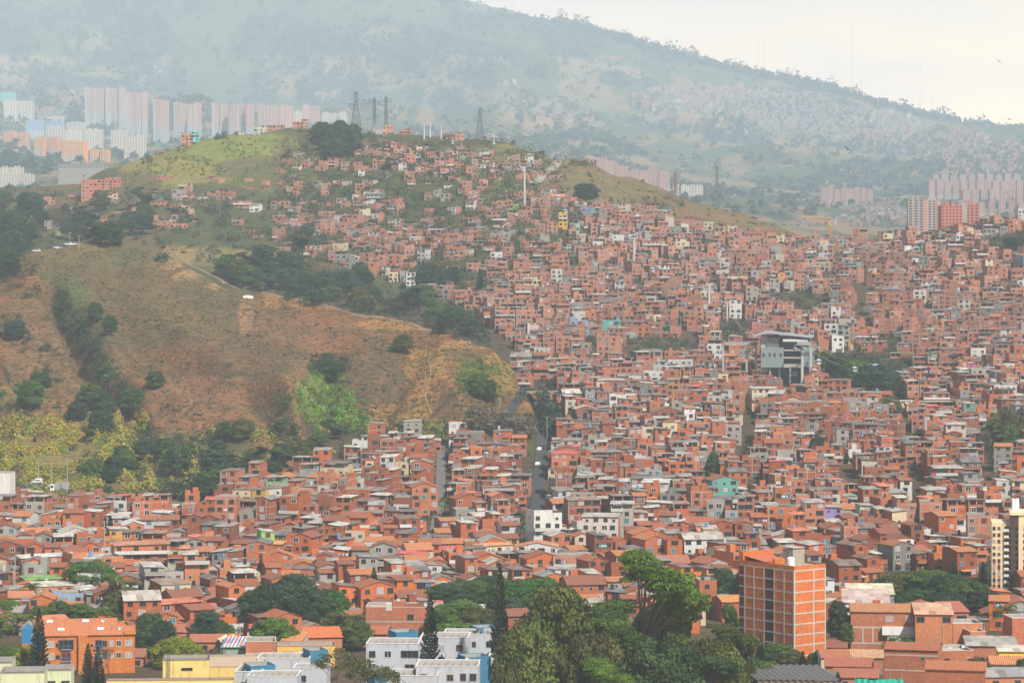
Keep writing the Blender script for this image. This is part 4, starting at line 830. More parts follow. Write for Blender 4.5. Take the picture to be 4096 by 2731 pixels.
def make_bare(H, W, leaves=300, seed=0):
    random.seed(seed); mb = MB(); tips = []
    def grow(p, d, L, r_, g):
        q = p+d*L; mb.bar(p, q, r_, 'bark', (.3,.3,.3,0), 4, r_*.62)
        if g == 0: tips.append(q); return
        for _ in range(3 if g > 1 else 4):
            nd = (d+Vector((random.uniform(-1,1), random.uniform(-1,1), random.uniform(-.35,.75)))*.72).normalized(); grow(q, nd, L*random.uniform(.6, .82), r_*.6, g-1)
    grow(Vector((0,0,-1.5)), Vector((0,0,1)), H*.3+1.2, W*.022, 5)
    sc_ = [t for t in tips]; zt = max(t.z for t in sc_); C = np.array([tuple(random.choice(tips)+Vector((random.gauss(0,.25), random.gauss(0,.25), random.gauss(0,.2)))) for _ in range(leaves)])
    return mb.mesh('trunk'), leaf_mesh('crown', C, rng.normal(size=(leaves, 3)), rng.uniform(.06, .16, leaves), np.repeat(rng.uniform(.7, 1.4, (leaves, 1)), 3, axis=1)), zt, max(1., 2*max(math.hypot(t.x, t.y) for t in tips)*.8)
TM['dense'] = [make_round(12, 13, 430, .16, 74, 1., 1), make_round(11, 14, 430, .16, 80, .9, 2), make_round(13, 12, 430, .16, 76, 1., 3)]
TM['broad'] = [make_round(9, 15, 420, .18, 60, .75, 4), make_round(8, 14, 420, .18, 58, .8, 5)]
TM['airy'] = [make_round(12, 11, 130, .24, 40, .9, 6, .15), make_round(12, 12, 140, .22, 42, .9, 7, .2)]
TM['gum'] = [make_gum(34, 25, 560, .17, 170, 8), make_gum(34, 23, 560, .17, 170, 9), make_gum(32, 20, 420, .17, 130, 10)]
TM['young'] = [make_round(8, 7, 110, .24, 22, 1., 11), make_round(7, 7, 110, .24, 20, .9, 12), make_round(9, 7, 110, .25, 24, 1.1, 13)]
TM['norfolk'] = [make_norfolk(18, 6.2, 14), make_norfolk(17, 7.2, 15)]
TM['palm'] = [make_palm(10, 8.5, 24, 16), make_palm(8, 7, 20, 17, True)]
TM['bare'] = [make_bare(10, 9, 500, 18), make_bare(11, 9, 2600, 19)]
GRN = dict(dark=(.042,.078,.028), deep=(.034,.064,.034), mid=(.068,.125,.026), bright=(.08,.15,.016), yel=(.16,.20,.018), olive=(.085,.095,.032), gum=(.075,.10,.022), blue=(.035,.066,.045), brown=(.12,.085,.045), needle=(.028,.046,.026), palm=(.06,.095,.025), light=(.13,.18,.05), vivid=(.045,.12,.018), grey=(.12,.105,.085))
CWORD = dict(dark='dark green', deep='deep green', mid='mid green', bright='bright green', yel='yellow-green', olive='olive green', gum='olive-green', blue='bluish green', brown='brownish', needle='blackish green', palm='green', light='pale green', vivid='vivid green', grey='grey-brown')
KWORD = dict(dense='round-crowned tree', broad='wide spreading tree', airy='thin-crowned tree', gum='tall gum tree', young='small tree', norfolk='norfolk pine', palm='palm', bare='sparse twiggy tree')
KNAME = dict(dense='broadleaf_tree', broad='spreading_tree', airy='broadleaf_tree', gum='gum_tree', young='small_tree', norfolk='norfolk_pine', palm='palm_tree', bare='bare_tree')
TREES = [  # (u, v top, v base, width px, kind, colour, distance or None)
 (92,561,607,60,'dense','mid',820),(66,585,612,28,'dense','dark',815),(126,577,640,52,'airy','olive',770),(117,592,640,40,'dense','olive',765),(60,601,632,32,'dense','mid',760),(80,603,634,34,'dense','mid',755),(100,606,640,36,'airy','mid',752),(40,605,630,26,'dense','mid',758),
 (39,607,676,25,'norfolk','needle',655),(88,642,694,19,'norfolk','needle',640),(98,645,694,20,'norfolk','needle',638),(5,600,634,44,'dense','mid',770),(14,612,640,40,'airy','bright',752),(10,645,676,40,'dense','bright',668),(27,646,680,34,'dense','yel',664),
 (150,613,674,38,'dense','dark',715),(163,620,672,30,'dense','deep',712),(176,637,666,54,'broad','yel',700),(193,643,664,26,'broad','yel',694),(110,642,684,26,'bare','brown',672),(208,611,640,34,'dense','blue',745),(222,622,642,28,'dense','dark',738),
 (275,583,640,66,'dense','deep',760),(296,574,640,54,'dense','deep',765),(256,590,640,40,'dense','dark',758),(292,575,600,26,'dense','bright',764),(312,588,632,40,'dense','deep',762),(330,590,628,46,'broad','vivid',768),(276,617,648,44,'broad','bright',722),(262,620,652,26,'dense','dark',726),(352,612,650,44,'airy','olive',735),(358,620,652,34,'dense','gum',725),(338,612,645,34,'dense','olive',740),
 (374,566,608,16,'norfolk','needle',800),(345,591,614,9,'norfolk','needle',790),(430,592,664,27,'norfolk','needle',632),(500,562,646,24,'norfolk','needle',655),(355,650,700,84,'bare','olive',600),
 (448,584,640,54,'dense','deep',800),(470,580,640,60,'dense','mid',805),(490,576,640,54,'dense','dark',812),(515,580,640,60,'broad','vivid',798),(540,577,632,56,'broad','vivid',806),(558,582,622,34,'broad','vivid',804),(462,600,648,58,'dense','mid',745),(445,604,644,40,'dense','mid',742),(478,608,650,46,'dense','olive',735),(505,596,650,50,'dense','deep',760),(456,622,650,60,'broad','mid',705),(480,630,655,40,'broad','olive',700),(590,576,610,32,'airy','blue',830),(575,585,612,22,'airy','olive',828),(505,648,672,36,'airy','olive',626),
 (558,589,728,104,'dense','gum',585),(530,625,730,84,'dense','gum',578),(596,632,730,84,'dense','olive',576),(642,548,738,126,'gum','bright',590),(632,600,738,100,'gum','mid',584),(690,590,735,104,'gum','gum',598),(718,622,730,84,'gum','gum',600),(655,640,735,110,'dense','dark',574),(610,655,740,84,'gum','bright',572),(700,655,735,90,'gum','dark',576),(508,668,690,44,'broad','olive',570),(708,640,738,92,'dense','gum',588),
 (760,634,676,13,'norfolk','needle',690),(803,650,684,15,'norfolk','needle',682),(777,643,676,44,'dense','mid',695),(792,650,676,30,'dense','olive',692),(816,652,682,22,'dense','mid',688),(752,660,700,70,'dense','mid',610),(735,668,702,48,'dense','bright',606),(748,575,600,16,'dense','dark',800),(738,572,596,18,'norfolk','needle',802),(724,568,606,30,'dense','dark',806),(706,574,598,26,'airy','olive',815),(694,585,604,20,'dense','mid',812),
 (838,601,632,24,'dense','deep',720),(846,622,640,16,'dense','mid',716),(900,572,606,56,'broad','olive',820),(930,570,610,56,'dense','mid',815),(950,574,616,54,'dense','dark',800),(968,580,620,50,'dense','mid',795),(985,590,622,36,'dense','deep',790),(920,590,618,56,'dense','dark',785),(945,592,622,50,'dense','deep',780),(880,578,598,40,'broad','olive',825),(875,598,612,20,'dense','mid',800),
 (1006,597,642,36,'palm','palm',735),(35,578,608,28,'palm','palm',800),(893,633,662,24,'palm','mid',712),(905,631,662,24,'palm','mid',710),(917,634,662,24,'palm','mid',712),(928,636,664,22,'palm','mid',714),(846,648,662,7,'palm','palm',700),(771,395,412,12,'palm','olive',None),
 (859,563,579,9,'norfolk','needle',870),(954,556,578,8,'norfolk','needle',865),(983,561,594,11,'norfolk','needle',855),(978,657,700,36,'dense','brown',640),(995,655,668,22,'dense','mid',690),(1020,640,662,30,'broad','bright',720),(990,640,652,30,'broad','mid',740),(1022,658,690,16,'dense','dark',650),(858,660,678,20,'dense','mid',690),(960,625,640,20,'broad','mid',755),
 (840,486,503,18,'dense','dark',None),(854,488,504,18,'dense','mid',None),(848,484,500,14,'dense','dark',None),(817,438,461,20,'dense','blue',None),(713,452,482,16,'dense','dark',None),(706,470,486,16,'dense','dark',None),(740,505,516,14,'dense','olive',None),(764,484,502,22,'dense','dark',None),(758,495,508,16,'dense','mid',None),(772,500,514,14,'dense','dark',None),
 (801,386,402,20,'dense','blue',None),(791,392,404,16,'dense','mid',None),(813,394,408,14,'dense','mid',None),(838,352,380,26,'dense','blue',None),(855,360,390,34,'dense','mid',None),(874,364,398,40,'dense','blue',None),(890,372,398,30,'dense','blue',None),(862,376,398,36,'dense','deep',None),(845,366,392,26,'dense','dark',None),(826,350,372,16,'dense','mid',None),
 (541,390,424,28,'airy','blue',None),(553,402,430,22,'airy','blue',None),(560,418,440,22,'dense','dark',None),(545,420,438,26,'airy','blue',None),(574,408,432,13,'norfolk','blue',None),(640,346,364,22,'dense','mid',None),(628,352,366,16,'dense','dark',None),(605,356,372,14,'dense','mid',None),(651,350,364,10,'dense','brown',None),
 (480,404,438,34,'airy','grey',None),(497,408,436,36,'airy','grey',None),(520,416,442,38,'airy','grey',None),(510,424,444,24,'airy','grey',None),(470,408,432,14,'airy','mid',None),(538,405,420,20,'dense','dark',None),
 (428,262,288,24,'dense','blue',None),(440,266,290,20,'dense','blue',None),(416,270,288,18,'dense','blue',None),(480,268,292,10,'norfolk','blue',None),(453,266,284,16,'dense','blue',None),(586,183,203,28,'dense','blue',None),(611,196,206,8,'norfolk','blue',None),(580,208,222,14,'dense','blue',None),
 (326,358,376,28,'dense','dark',None),(338,362,376,20,'dense','dark',None),(404,334,352,22,'dense','olive',None),(395,338,350,14,'dense','mid',None),(288,390,404,16,'dense','mid',None),(155,370,388,20,'broad','dark',None),(77,402,420,24,'dense','dark',None),(77,210,224,14,'dense','blue',None),(55,208,245,24,'bare','grey',None),(66,204,240,12,'dense','blue',None),
 (480,377,398,18,'dense','mid',None),(490,380,402,16,'dense','dark',None),(478,372,388,22,'dense','bright',None),(40,372,392,26,'dense','dark',None),(30,380,408,30,'dense','mid',None),(15,320,338,26,'dense','blue',None),(110,315,335,16,'dense','dark',None),(95,302,322,18,'dense','dark',None),
 (340,120,136,18,'dense','blue',None),(322,122,150,26,'dense','blue',None),(350,124,156,30,'dense','blue',None),(332,140,160,26,'dense','blue',None),(375,120,128,14,'dense','blue',None),(389,123,129,10,'dense','blue',None),(401,125,131,9,'dense','blue',None),(412,126,133,10,'dense','blue',None),(449,124,133,12,'dense','blue',None),(458,125,134,12,'dense','blue',None),(468,128,134,9,'dense','blue',None),(475,126,136,12,'dense','blue',None),(556,151,160,12,'dense','blue',None),(587,157,164,20,'broad','blue',None),(575,158,164,16,'broad','olive',None),
 (224,128,138,8,'young','blue',None),(218,132,139,8,'dense','blue',None),(147,152,162,12,'dense','blue',None),(1000,238,248,24,'dense','blue',None),(1012,236,250,20,'dense','blue',None),(950,232,244,12,'dense','blue',None),(905,320,330,14,'dense','blue',None),(1004,406,450,30,'airy','olive',None),(996,420,446,26,'dense','bright',None),(1010,425,452,26,'dense','mid',None),(1018,415,450,20,'dense','olive',None),(985,430,452,18,'airy','grey',None),(890,395,425,26,'airy','olive',None),(880,402,420,16,'dense','olive',None),
 (305,580,600,26,'dense','dark',850),(322,584,604,20,'dense','mid',845),(470,570,590,22,'dense','mid',860),(440,566,586,20,'airy','dark',862),(420,572,590,14,'young','mid',860),(735,632,700,40,'gum','gum',604),(722,604,700,40,'gum','mid',606),
]
rt = random.Random(5)
def more(n, box, kind, cols, hpx, cond=None):
    k = 0
    for _ in range(n*12):
        if k >= n: break
        u = rt.uniform(box[0], box[1]); v = rt.uniform(box[2], box[3])
        if cond and not cond(u, v): continue
        h = rt.uniform(*hpx); TREES.append((u, v-h, v, h*rt.uniform(.95, 1.5), rt.choice((kind, kind, 'broad', 'airy', 'gum')) if kind == 'dense' else kind, rt.choice(cols), None)); k += 1
def rB(u): return float(np.interp(u, [0,60,90,120,150,175,205,240,262,300,350,400,440,470,500,520],[262,250,241,243,250,262,278,292,291,299,311,319,329,340,349,352]))
# wood behind the crest of the brown hill, woods on the left, thickets at the hill's foot
more(52, (225,520,265,350), 'dense', ['dark','blue','mid','olive','dark','deep'], (13,22), lambda u, v: 2 < rB(u)-v+6 < 40 and not inpoly(u, v-10, MAIN))
more(20, (0,160,205,250), 'dense', ['dark','blue','deep','olive'], (14,24), lambda u, v: v < rB(u)+4)
more(8, (0,28,235,285), 'dense', ['dark','deep'], (22,34))
more(14, (225,330,235,275), 'dense', ['blue','dark','olive'], (9,16))
more(14, (160,320,205,262), 'dense', ['blue','dark','olive'], (8,14))
more(16, (0,60,150,205), 'dense', ['blue','dark'], (8,14))
more(26, (120,480,432,486), 'dense', ['dark','deep','mid','olive','dark'], (12,22), lambda u, v: not inpoly(u, v, MAIN) and v > 436+max(0,(u-380))*-.1)
more(14, (80,150,400,500), 'dense', ['dark','deep','mid'], (14,24), lambda u, v: not inpoly(u, v, MAIN))
more(10, (160,230,470,512), 'airy', ['dark','blue','mid'], (18,34), lambda u, v: not inpoly(u, v, MAIN))
more(10, (62,140,300,405), 'dense', ['dark','mid'], (8,14), lambda u, v: abs(u-np.interp(v, [285,330,380,410],[52,78,112,135])) < 9)
more(60, (285,560,140,262), 'young', ['blue','dark','olive','mid'], (7,14))
more(60, (560,1020,235,470), 'young', ['blue','dark','mid'], (8,14), lambda u, v: inpoly(u, v, MAIN))
more(20, (380,1020,440,560), 'young', ['dark','mid','olive'], (6,12), lambda u, v: inpoly(u, v, MAIN))
print('trees', len(TREES))
# ------------------------------------------------------------------ hand-built landmarks
def part(root, name, mb, loc=None, rz=0., smooth=False, sub=None):
    if not mb.f: return None
    return link(name, mb.mesh(name, smooth), sub or root, loc, rz)
def addwin(root, i, x, y, z, rz=0., s=(1,1,1), name='window'):
    return link(name, (WINME if name == 'window' else DOORME)[i], root, (x, y, z), rz, s)
OCC = []                                       # rectangles that hide what is behind: (u0,u1,v0,v1,Y)
def m_at(Y): return Y/F
def bld(name, label, cat, u, vt, Y, wpx, d, rd, col, a=.5, n=None, front=None, roof='flat', rcol=(.4,.36,.3), side=None, group=None, rise=1.6, par=.6, fcol=None, left=None):
    """u = centre of the front wall, vt = top of the wall; stands on the ground"""
    rz = R(rd); w = wpx*m_at(Y)/math.cos(rz); x = (u-U0)/F*Y; g = float(gz(x, Y)); H = ZV(vt, Y)-g
    root = empty(name, (x, Y, g), rz, label, cat, group); OCC.append((u-wpx/2, u+wpx/2, vt, V0-g/Y*F, Y)); occ_add(x-math.sin(rz)*d/2, Y+math.cos(rz)*d/2, max(w, d)*.42)
    for k in range(int(w//10)+1): occ_add(x+math.cos(rz)*(-w/2+4+k*10)-math.sin(rz)*d/2, Y+math.sin(rz)*(-w/2+4+k*10)+math.cos(rz)*d/2, 6)
    x0, x1 = -w/2, w/2; wall = MB(); rf = MB(); col = b4(col, a)
    top = (H,)*4
    prism(wall, x0, x1, 0, d, -4, top, 'wall', col, b4(front, 0) if front else None)
    if side: wall.face([(x1+.01,0,-4),(x1+.01,d,-4),(x1+.01,d,H-.05),(x1+.01,0,H-.05)], 'wall', b4(side, 0))
    if left: wall.face([(x0-.01,d,-4),(x0-.01,0,-4),(x0-.01,0,H-.05),(x0-.01,d,H-.05)], 'wall', b4(left, 0))
    if roof == 'flat':
        prism(wall, x0+.18, x1-.18, d-.18, .18, H-par, top, 'wall', (.30,.28,.26,0))
        cc = b4(fcol or (.5,.47,.43), 0); wall.box(x0-.06, x1+.06, -.06, .18, H, H+.12, 'paint', cc); wall.box(x0-.06, x1+.06, d-.18, d+.06, H, H+.12, 'paint', cc)
        wall.box(x0-.06, x0+.18, .18, d-.18, H, H+.12, 'paint', cc); wall.box(x1-.18, x1+.06, .18, d-.18, H, H+.12, 'paint', cc)
        rf.face([(x0+.18,.18,H-par),(x1-.18,.18,H-par),(x1-.18,d-.18,H-par),(x0+.18,d-.18,H-par)], 'paint', b4(rcol, 0))
    elif roof == 'saw':                        # white apartments: pitched sheet ribs sunk behind a white parapet
        prism(wall, x0+.2, x1-.2, d-.2, .2, H-1.3, top, 'wall', (.42,.41,.40,0)); cc = (.62,.62,.62,0)
        wall.box(x0-.08, x1+.08, -.08, .2, H, H+.14, 'paint', cc); wall.box(x0-.08, x1+.08, d-.2, d+.08, H, H+.14, 'paint', cc); wall.box(x0-.08, x0+.2, .2, d-.2, H, H+.14, 'paint', cc); wall.box(x1-.2, x1+.08, .2, d-.2, H, H+.14, 'paint', cc)
        rf.face([(x0+.2,.2,H-1.3),(x1-.2,.2,H-1.3),(x1-.2,d-.2,H-1.3),(x0+.2,d-.2,H-1.3)], 'paint', (.22,.20,.18,0))
        k = max(3, int((w-1)/1.5)); sw = (w-.8)/k
        for i in range(k):
            xa = x0+.4+i*sw; rf.face([(xa,.6,H-1.2),(xa+sw*.8,.6,H-.25),(xa+sw*.8,d-1.2,H-.25),(xa,d-1.2,H-1.2)], 'roof', (.36,.31,.26,0), [(0,0),(0,sw),(d,sw),(d,0)])
            rf.face([(xa+sw*.8,.6,H-.25),(xa+sw,.6,H-1.2),(xa+sw,d-1.2,H-1.2),(xa+sw*.8,d-1.2,H-.25)], 'roof', (.30,.26,.22,0)); rf.face([(xa,.6,H-1.2),(xa+sw,.6,H-1.2),(xa+sw*.8,.6,H-.25)], 'paint', (.28,.22,.18,0))
    elif roof in ('tile', 'gable', 'tiley'): gable(rf, x0, x1, 0, d, H, rise, 'roof' if roof == 'gable' else 'tile', b4(rcol, 0), col, 'y' if roof == 'tiley' else 'x', .35, wall)
    elif roof == 'shed': 
        wall.face([(x0,d,H),(x1,d,H),(x1,d,H+rise),(x0,d,H+rise)], 'wall', col); wall.face([(x1,0,H),(x1,d,H),(x1,d,H+rise)], 'wall', col, [(0,H),(d,H),(d,H+rise)]); wall.face([(x0,d,H),(x0,0,H),(x0,d,H+rise)], 'wall', col, [(0,H),(d,H),(0,H+rise)])
        sheet(rf, x0-.3, x1+.3, -.4, d+.3, (H-.05, H-.05, H+rise, H+rise), 'tile' if rcol[0] > rcol[1]*2 else 'roof', b4(rcol, 0))
    part(root, 'wall', wall); part(root, 'roof', rf)
    root['_H'] = H; root['_w'] = w; root['_d'] = d
    return root
def rowwin(root, xs, zt, i=0, s=(1,1,1), side='f', name='window'):
    """windows at fractions xs of a face, zt metres below the wall top (list)"""
    H, w, d = root['_H'], root['_w'], root['_d']
    for z in (zt if hasattr(zt, '__len__') else (zt,)):
        for k, x in enumerate(xs):
            ii = i if isinstance(i, int) else i[(k+int(z*3)) % len(i)]
            if side == 'f': addwin(root, ii, -w/2+w*x, 0, H-z, 0, s, name)
            elif side == 'r': addwin(root, ii, w/2, d*x, H-z, R(90), s, name)
            else: addwin(root, ii, -w/2, d*(1-x), H-z, R(-90), s, name)
def rail(root, x0, x1, z, col=(.06,.16,.34,0), sub=None):
    b = MB(); b.box(x0, x1, -.5, -.45, z+.85, z+.92, 'paint', col)
    for k in range(int((x1-x0)/.22)+1): b.box(x0+k*.22, x0+k*.22+.04, -.5, -.46, z, z+.86, 'paint', col, 'flr')
    b.box(x0, x1, -.52, 0, z-.12, z, 'conc', (.4,.4,.4,0)); part(root, 'railing', b)

def dish(root, x, y, z):
    b = MB(); ring = [(x+.45*math.cos(k*.785), y-.12, z+.75+.45*math.sin(k*.785)) for k in range(8)]; c = (x, y+.06, z+.75)
    for k in range(8): b.face([ring[k], ring[(k+1) % 8], c], 'gloss', (.55,.55,.55,0))
    b.bar((x, y+.05, z-.1), (x, y+.05, z+.75), .05, 'steel'); b.bar(c, (x, y-.5, z+.8), .03, 'steel', (.2,.2,.2,0)); part(root, 'satellite_dish', b)
# --- tall brick tower with exposed concrete frame
Y = 702.; rz = R(38); near = P(794, 0, Y); W_, D_ = 34*m_at(Y)/math.cos(rz)*1.02, 50*m_at(Y)/math.sin(rz)
gx, gy = near.x+math.cos(rz)*W_/2, near.y+math.sin(rz)*W_/2; g = float(gz(gx, gy)); H = ZV(565.5, Y)-g
bt = empty('brick_tower', (gx, gy, g), rz, 'tall orange brick tower with a grid of pale concrete beams and a water tank', 'tower block')
OCC.append((744, 829, 562, 660, Y)); [occ_add(gx+dx, gy+dy, 7) for dx, dy in ((-8,12),(-2,6),(0,14),(-12,16),(4,10))]
x0, x1 = -W_/2, W_/2; wall, fr, rec = MB(), MB(), MB(); oc = (.54,.145,.036,.5)
fl = H/9.25; zs = [H-1.05-k*fl*1.0 for k in range(9)]
wall.face([(x0,0,-4),(x1,0,-4),(x1,0,H),(x0,0,H)], 'wall', oc, [(0,0),(W_,0),(W_,H),(0,H)])
wall.face([(x1,0,-4),(x1,D_,-4),(x1,D_,H),(x1,0,H)], 'wall', oc, [(0,0),(D_,0),(D_,H),(0,H)]); wall.face([(x1,D_,-4),(x0,D_,-4),(x0,D_,H),(x1,D_,H)], 'wall', oc, [(0,0),(W_,0),(W_,H),(0,H)])
segs = [(0, .36, 0), (.36, .53, 2.8), (.53, .90, 0), (.90, 1., 1.4)]     # left face: distance from the near corner, with two recesses
for a, b, dp in segs:
    ya, yb = D_*a, D_*b; X = x0+dp
    wall.face([(X,yb,-4),(X,ya,-4),(X,ya,H),(X,yb,H)], 'wall', oc, [(0,0),(yb-ya,0),(yb-ya,H),(0,H)])
    if dp:
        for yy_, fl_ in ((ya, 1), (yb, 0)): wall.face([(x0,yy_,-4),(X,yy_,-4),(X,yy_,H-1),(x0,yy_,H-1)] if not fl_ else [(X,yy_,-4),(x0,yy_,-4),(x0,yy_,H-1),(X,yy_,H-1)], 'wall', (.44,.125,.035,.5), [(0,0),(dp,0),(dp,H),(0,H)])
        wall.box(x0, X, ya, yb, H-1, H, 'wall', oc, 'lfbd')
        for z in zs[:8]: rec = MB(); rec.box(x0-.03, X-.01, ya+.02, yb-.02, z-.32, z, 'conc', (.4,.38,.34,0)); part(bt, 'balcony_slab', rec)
cc = (.42,.39,.34,0)
for z in zs+[.6]:
    fr.box(x0-.03, x1+.03, -.05, .3, z-.36, z, 'wall', cc); fr.box(x1-.3, x1+.05, .3, D_, z-.36, z, 'wall', cc)
    for a, b, dp in segs:
        if not dp: fr.box(x0-.05, x0+.3, D_*a+(.3 if a == 0 else 0), D_*b, z-.36, z, 'wall', cc)
for x in (x0, x0+W_*.60, x1-.36): fr.box(x-.055, x+.36, -.075, .2, -4, H-1.05, 'wall', cc, 'flrt')
for a in (0.0, .17, .345, .53, .715, .885): fr.box(x0-.075, x0+.2, D_*a+.0, D_*a+.36, -4, H-1.05, 'wall', cc, 'lfbt')
rf = MB(); rf.face([(x0+.2,.2,H-.5),(x1-.2,.2,H-.5),(x1-.2,D_-.2,H-.5),(x0+2.9,D_-.2,H-.5),(x0+2.9,.6*D_,H-.5)], 'paint', (.36,.32,.24,0))
prism(wall, x0+.2, x1-.2, D_-.2, .2, H-.5, (H,)*4, 'wall', (.42,.16,.07,0))
part(bt, 'wall', wall); part(bt, 'concrete_frame', fr); part(bt, 'roof', rf)
b = MB(); b.box(x0+4.5, x1-2.2, D_*.26, D_*.26+3.6, H-.5, H+3.3, 'wall', (.30,.28,.24,0)); b.box(x0+4.4, x1-2.1, D_*.26-.1, D_*.26+3.7, H+3.6, H+3.8, 'conc', cc); part(bt, 'stair_head', b)
b = MB(); b.bar((x0+2.6, D_*.2, H-.5), (x0+2.6, D_*.2, H+1.4), .95, 'gloss', (.7,.7,.7,0), 12, .95); b.bar((x0+2.6, D_*.2, H+1.4), (x0+2.6, D_*.2, H+1.8), .95, 'gloss', (.7,.7,.7,0), 12, .4); part(bt, 'water_tank', b)
b = MB(); sheet(b, x0+.6, x1-2.4, D_*.56, D_*.93, (H+.05, H+.05, H+1.0, H+1.0), 'tile', (.56,.15,.06,0)); part(bt, 'roof', b)
b = MB(); b.box(x0+.1, x1-.2, D_*.93, D_-.02, H, H+2., 'wall', oc); b.box(x0+1, x1-.2, D_*.4, D_*.44, H-.4, H+1.0, 'wall', oc); part(bt, 'parapet', b)

# --- beige apartment tower cut by the right edge
root = empty('beige_tower', tuple(G(1011, 842)), R(-8), 'very tall beige apartment tower with a dark brown stripe and stacked white balconies', 'apartment tower'); m = m_at(842); g = root.location.z
OCC.append((992, 1030, 522, 596, 842)); [occ_add(root.location.x+dx, 848, 7) for dx in (-5, 2, 9)]
H = ZV(522, 842)-g; wall, st, bal, wn = MB(), MB(), MB(), MB(); w = 44*m; x0 = -19*m; fh = 6.45*m; cre = (.70,.56,.35,0); brk_ = (.44,.16,.09,0)
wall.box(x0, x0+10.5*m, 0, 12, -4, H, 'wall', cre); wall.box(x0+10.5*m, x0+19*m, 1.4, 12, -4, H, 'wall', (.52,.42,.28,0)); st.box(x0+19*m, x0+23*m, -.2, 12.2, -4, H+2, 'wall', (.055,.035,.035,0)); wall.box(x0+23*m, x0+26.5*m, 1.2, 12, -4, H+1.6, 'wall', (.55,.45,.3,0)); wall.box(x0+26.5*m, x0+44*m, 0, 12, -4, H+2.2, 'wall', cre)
wall.box(x0+18*m, x0+46*m, -.4, 12.4, H+2.2, H+3, 'paint', (.72,.6,.4,0)); part(root, 'wall', wall); part(root, 'dark_stripe', st)
nf = int(H/fh)
for k in range(nf):
    z = H-1.2-k*fh-1.0
    for j, xx in enumerate((2.4, 7.2, 32.4)):
        link('window', WINME[(0,1,5,7)[(k*3+j*5) % 4]], root, (x0+xx*m, 0, z), 0, (.62, 1, .85))
        if k >= 5: wn.box(x0+(xx-1.2)*m, x0+(xx+1.2)*m, -.03, .0, z-.98, z-.12, 'wall', brk_, 'flrtd')
    b = MB(); b.box(x0+12.0*m, x0+18.5*m, .1, 1.4, z-.5, z-.38, 'conc', cre); b.box(x0+12.0*m, x0+16.8*m, 0, .1, z-.38, z+.35, 'wall', (.66,.66,.62,0)); bo = part(root, 'balcony', b)
    b = MB(); b.face([(x0+12.4*m,1.38,z-.3),(x0+18.4*m,1.38,z-.3),(x0+18.4*m,1.38,z+.95),(x0+12.4*m,1.38,z+.95)], 'glass', (.02,.02,.025,0)); part(root, 'window', b); b = MB(); b.face([(x0+23.4*m,1.18,z-.3),(x0+26.2*m,1.18,z-.3),(x0+26.2*m,1.18,z+.8),(x0+23.4*m,1.18,z+.8)], 'glass', (.02,.02,.025,0)); part(root, 'window', b)
part(root, 'brick_panel', wn)
for k in range(2): b = MB(); b.bar((x0+(22+k*3.4)*m, 5, H+3), (x0+(22+k*3.4)*m, 5, H+6.6), .62, 'gloss', (.72,.72,.72,0), 12); part(root, 'water_tank', b)

# --- orange brick apartment block, two ranges with clay tile roofs (bottom left)
for nm, u, vt, Yq, wp, lab, rise in (('apartment_block', 90, 634, 690, 88, 'orange brick apartment block with curtained windows and a clay tile roof, front range', 1.5), ('apartment_block', 76, 626, 716, 80, 'rear range of the orange brick apartments, only its clay tile roof and upper wall showing', 1.5)):
    r_ = bld(nm, lab, 'apartment block', u, vt, Yq, wp, 7, 9, (.54,.165,.035), .5, roof='tile', rcol=(.50,.17,.07), rise=rise)
    H, w = r_['_H'], r_['_w']
    if Yq < 700:
        for k in range(5):
            z = H-3.3-k*2.83
            if z < .3: break
            for x, i, s in ((.06,5,(1.2,1,1.2)),(.66,0,(1.0,1,1.1)),(.93,5,(1.15,1,1.15)),(.42,3,(.8,1,.7)),(.52,4,(1.,1,.9)),(.145,0,(.8,1,.8)),(.74,5,(.7,1,1.1)),(.82,1,(.8,1,1.1))): addwin(r_, i, -w/2+w*x, 0, z+.55, 0, s)
            for x in (.235, .60): addwin(r_, (5,3,7,0)[(k+int(x*5)) % 4], -w/2+w*x, 0, z, 0, (1.75 if x < .5 else 1.3, 1, 1.75)); rail(r_, -w/2+w*x-1.2, -w/2+w*x+1.2, z)
        b = MB(); b.box(-w/2+w*.37, -w/2+w*.47, -.9, -.02, -4, H-.1, 'wall', (.54,.185,.045,.5)); part(r_, 'projecting_bay', b); b = MB(); b.box(w/2-w*.12, w/2+.02, -.5, -.0, H-.02, H+1.1, 'wall', (.54,.185,.045,.5)); part(r_, 'parapet', b)
    dish(r_, w*.33, 1.5, H+.5)
    for xx in (-w*.32, w*.12): b = MB(); sheet(b, xx-.8, xx+.8, 1.7, 2.7, (H+rise*.62,)*2+(H+rise*.92,)*2, 'gloss', (.5,.55,.6,0)); part(r_, 'skylight', b)
    b = MB(); b.box(-w/2-3.2, -w/2-.02, 1.0, 6.0, -4, H-.4, 'wall', (.44,.15,.045,.5)); gable(b, -w/2-3.2, -w/2-.02, 1.0, 6.0, H-.4, 1.5, 'tile', (.4,.36,.3,0), (.03,.20,.38,0), 'y', .1, b); b.face([(-w/2-3.2+.0,0.98,H-4),(-w/2,0.98,H-4),(-w/2,0.98,H-.4),(-w/2-3.2,0.98,H-.4)], 'wall', (.02,.17,.36,0)); part(r_, 'blue_gable_wing', b)
# --- pale green low building at the bottom-left corner
for u, vt, Yq, wp, lab in ((22, 672.5, 600, 44, 'pale green flat building with sunken dark sheet roof in the bottom left corner'), (57, 670, 610, 28, 'pale green stair wing with a darker recess beside the bottom left corner building'), (3, 662.5, 616, 17, 'upper pale green box behind the bottom left corner building')):
    r_ = bld('pale_green_building', lab, 'apartment block', u, vt, Yq, wp, 10, 5, (.52,.56,.36), 0, roof='flat', rcol=(.10,.10,.10), par=1.0, fcol=(.24,.22,.19)); rowwin(r_, [.3, .8], [3.6], 0, (1.3,1,1.3))
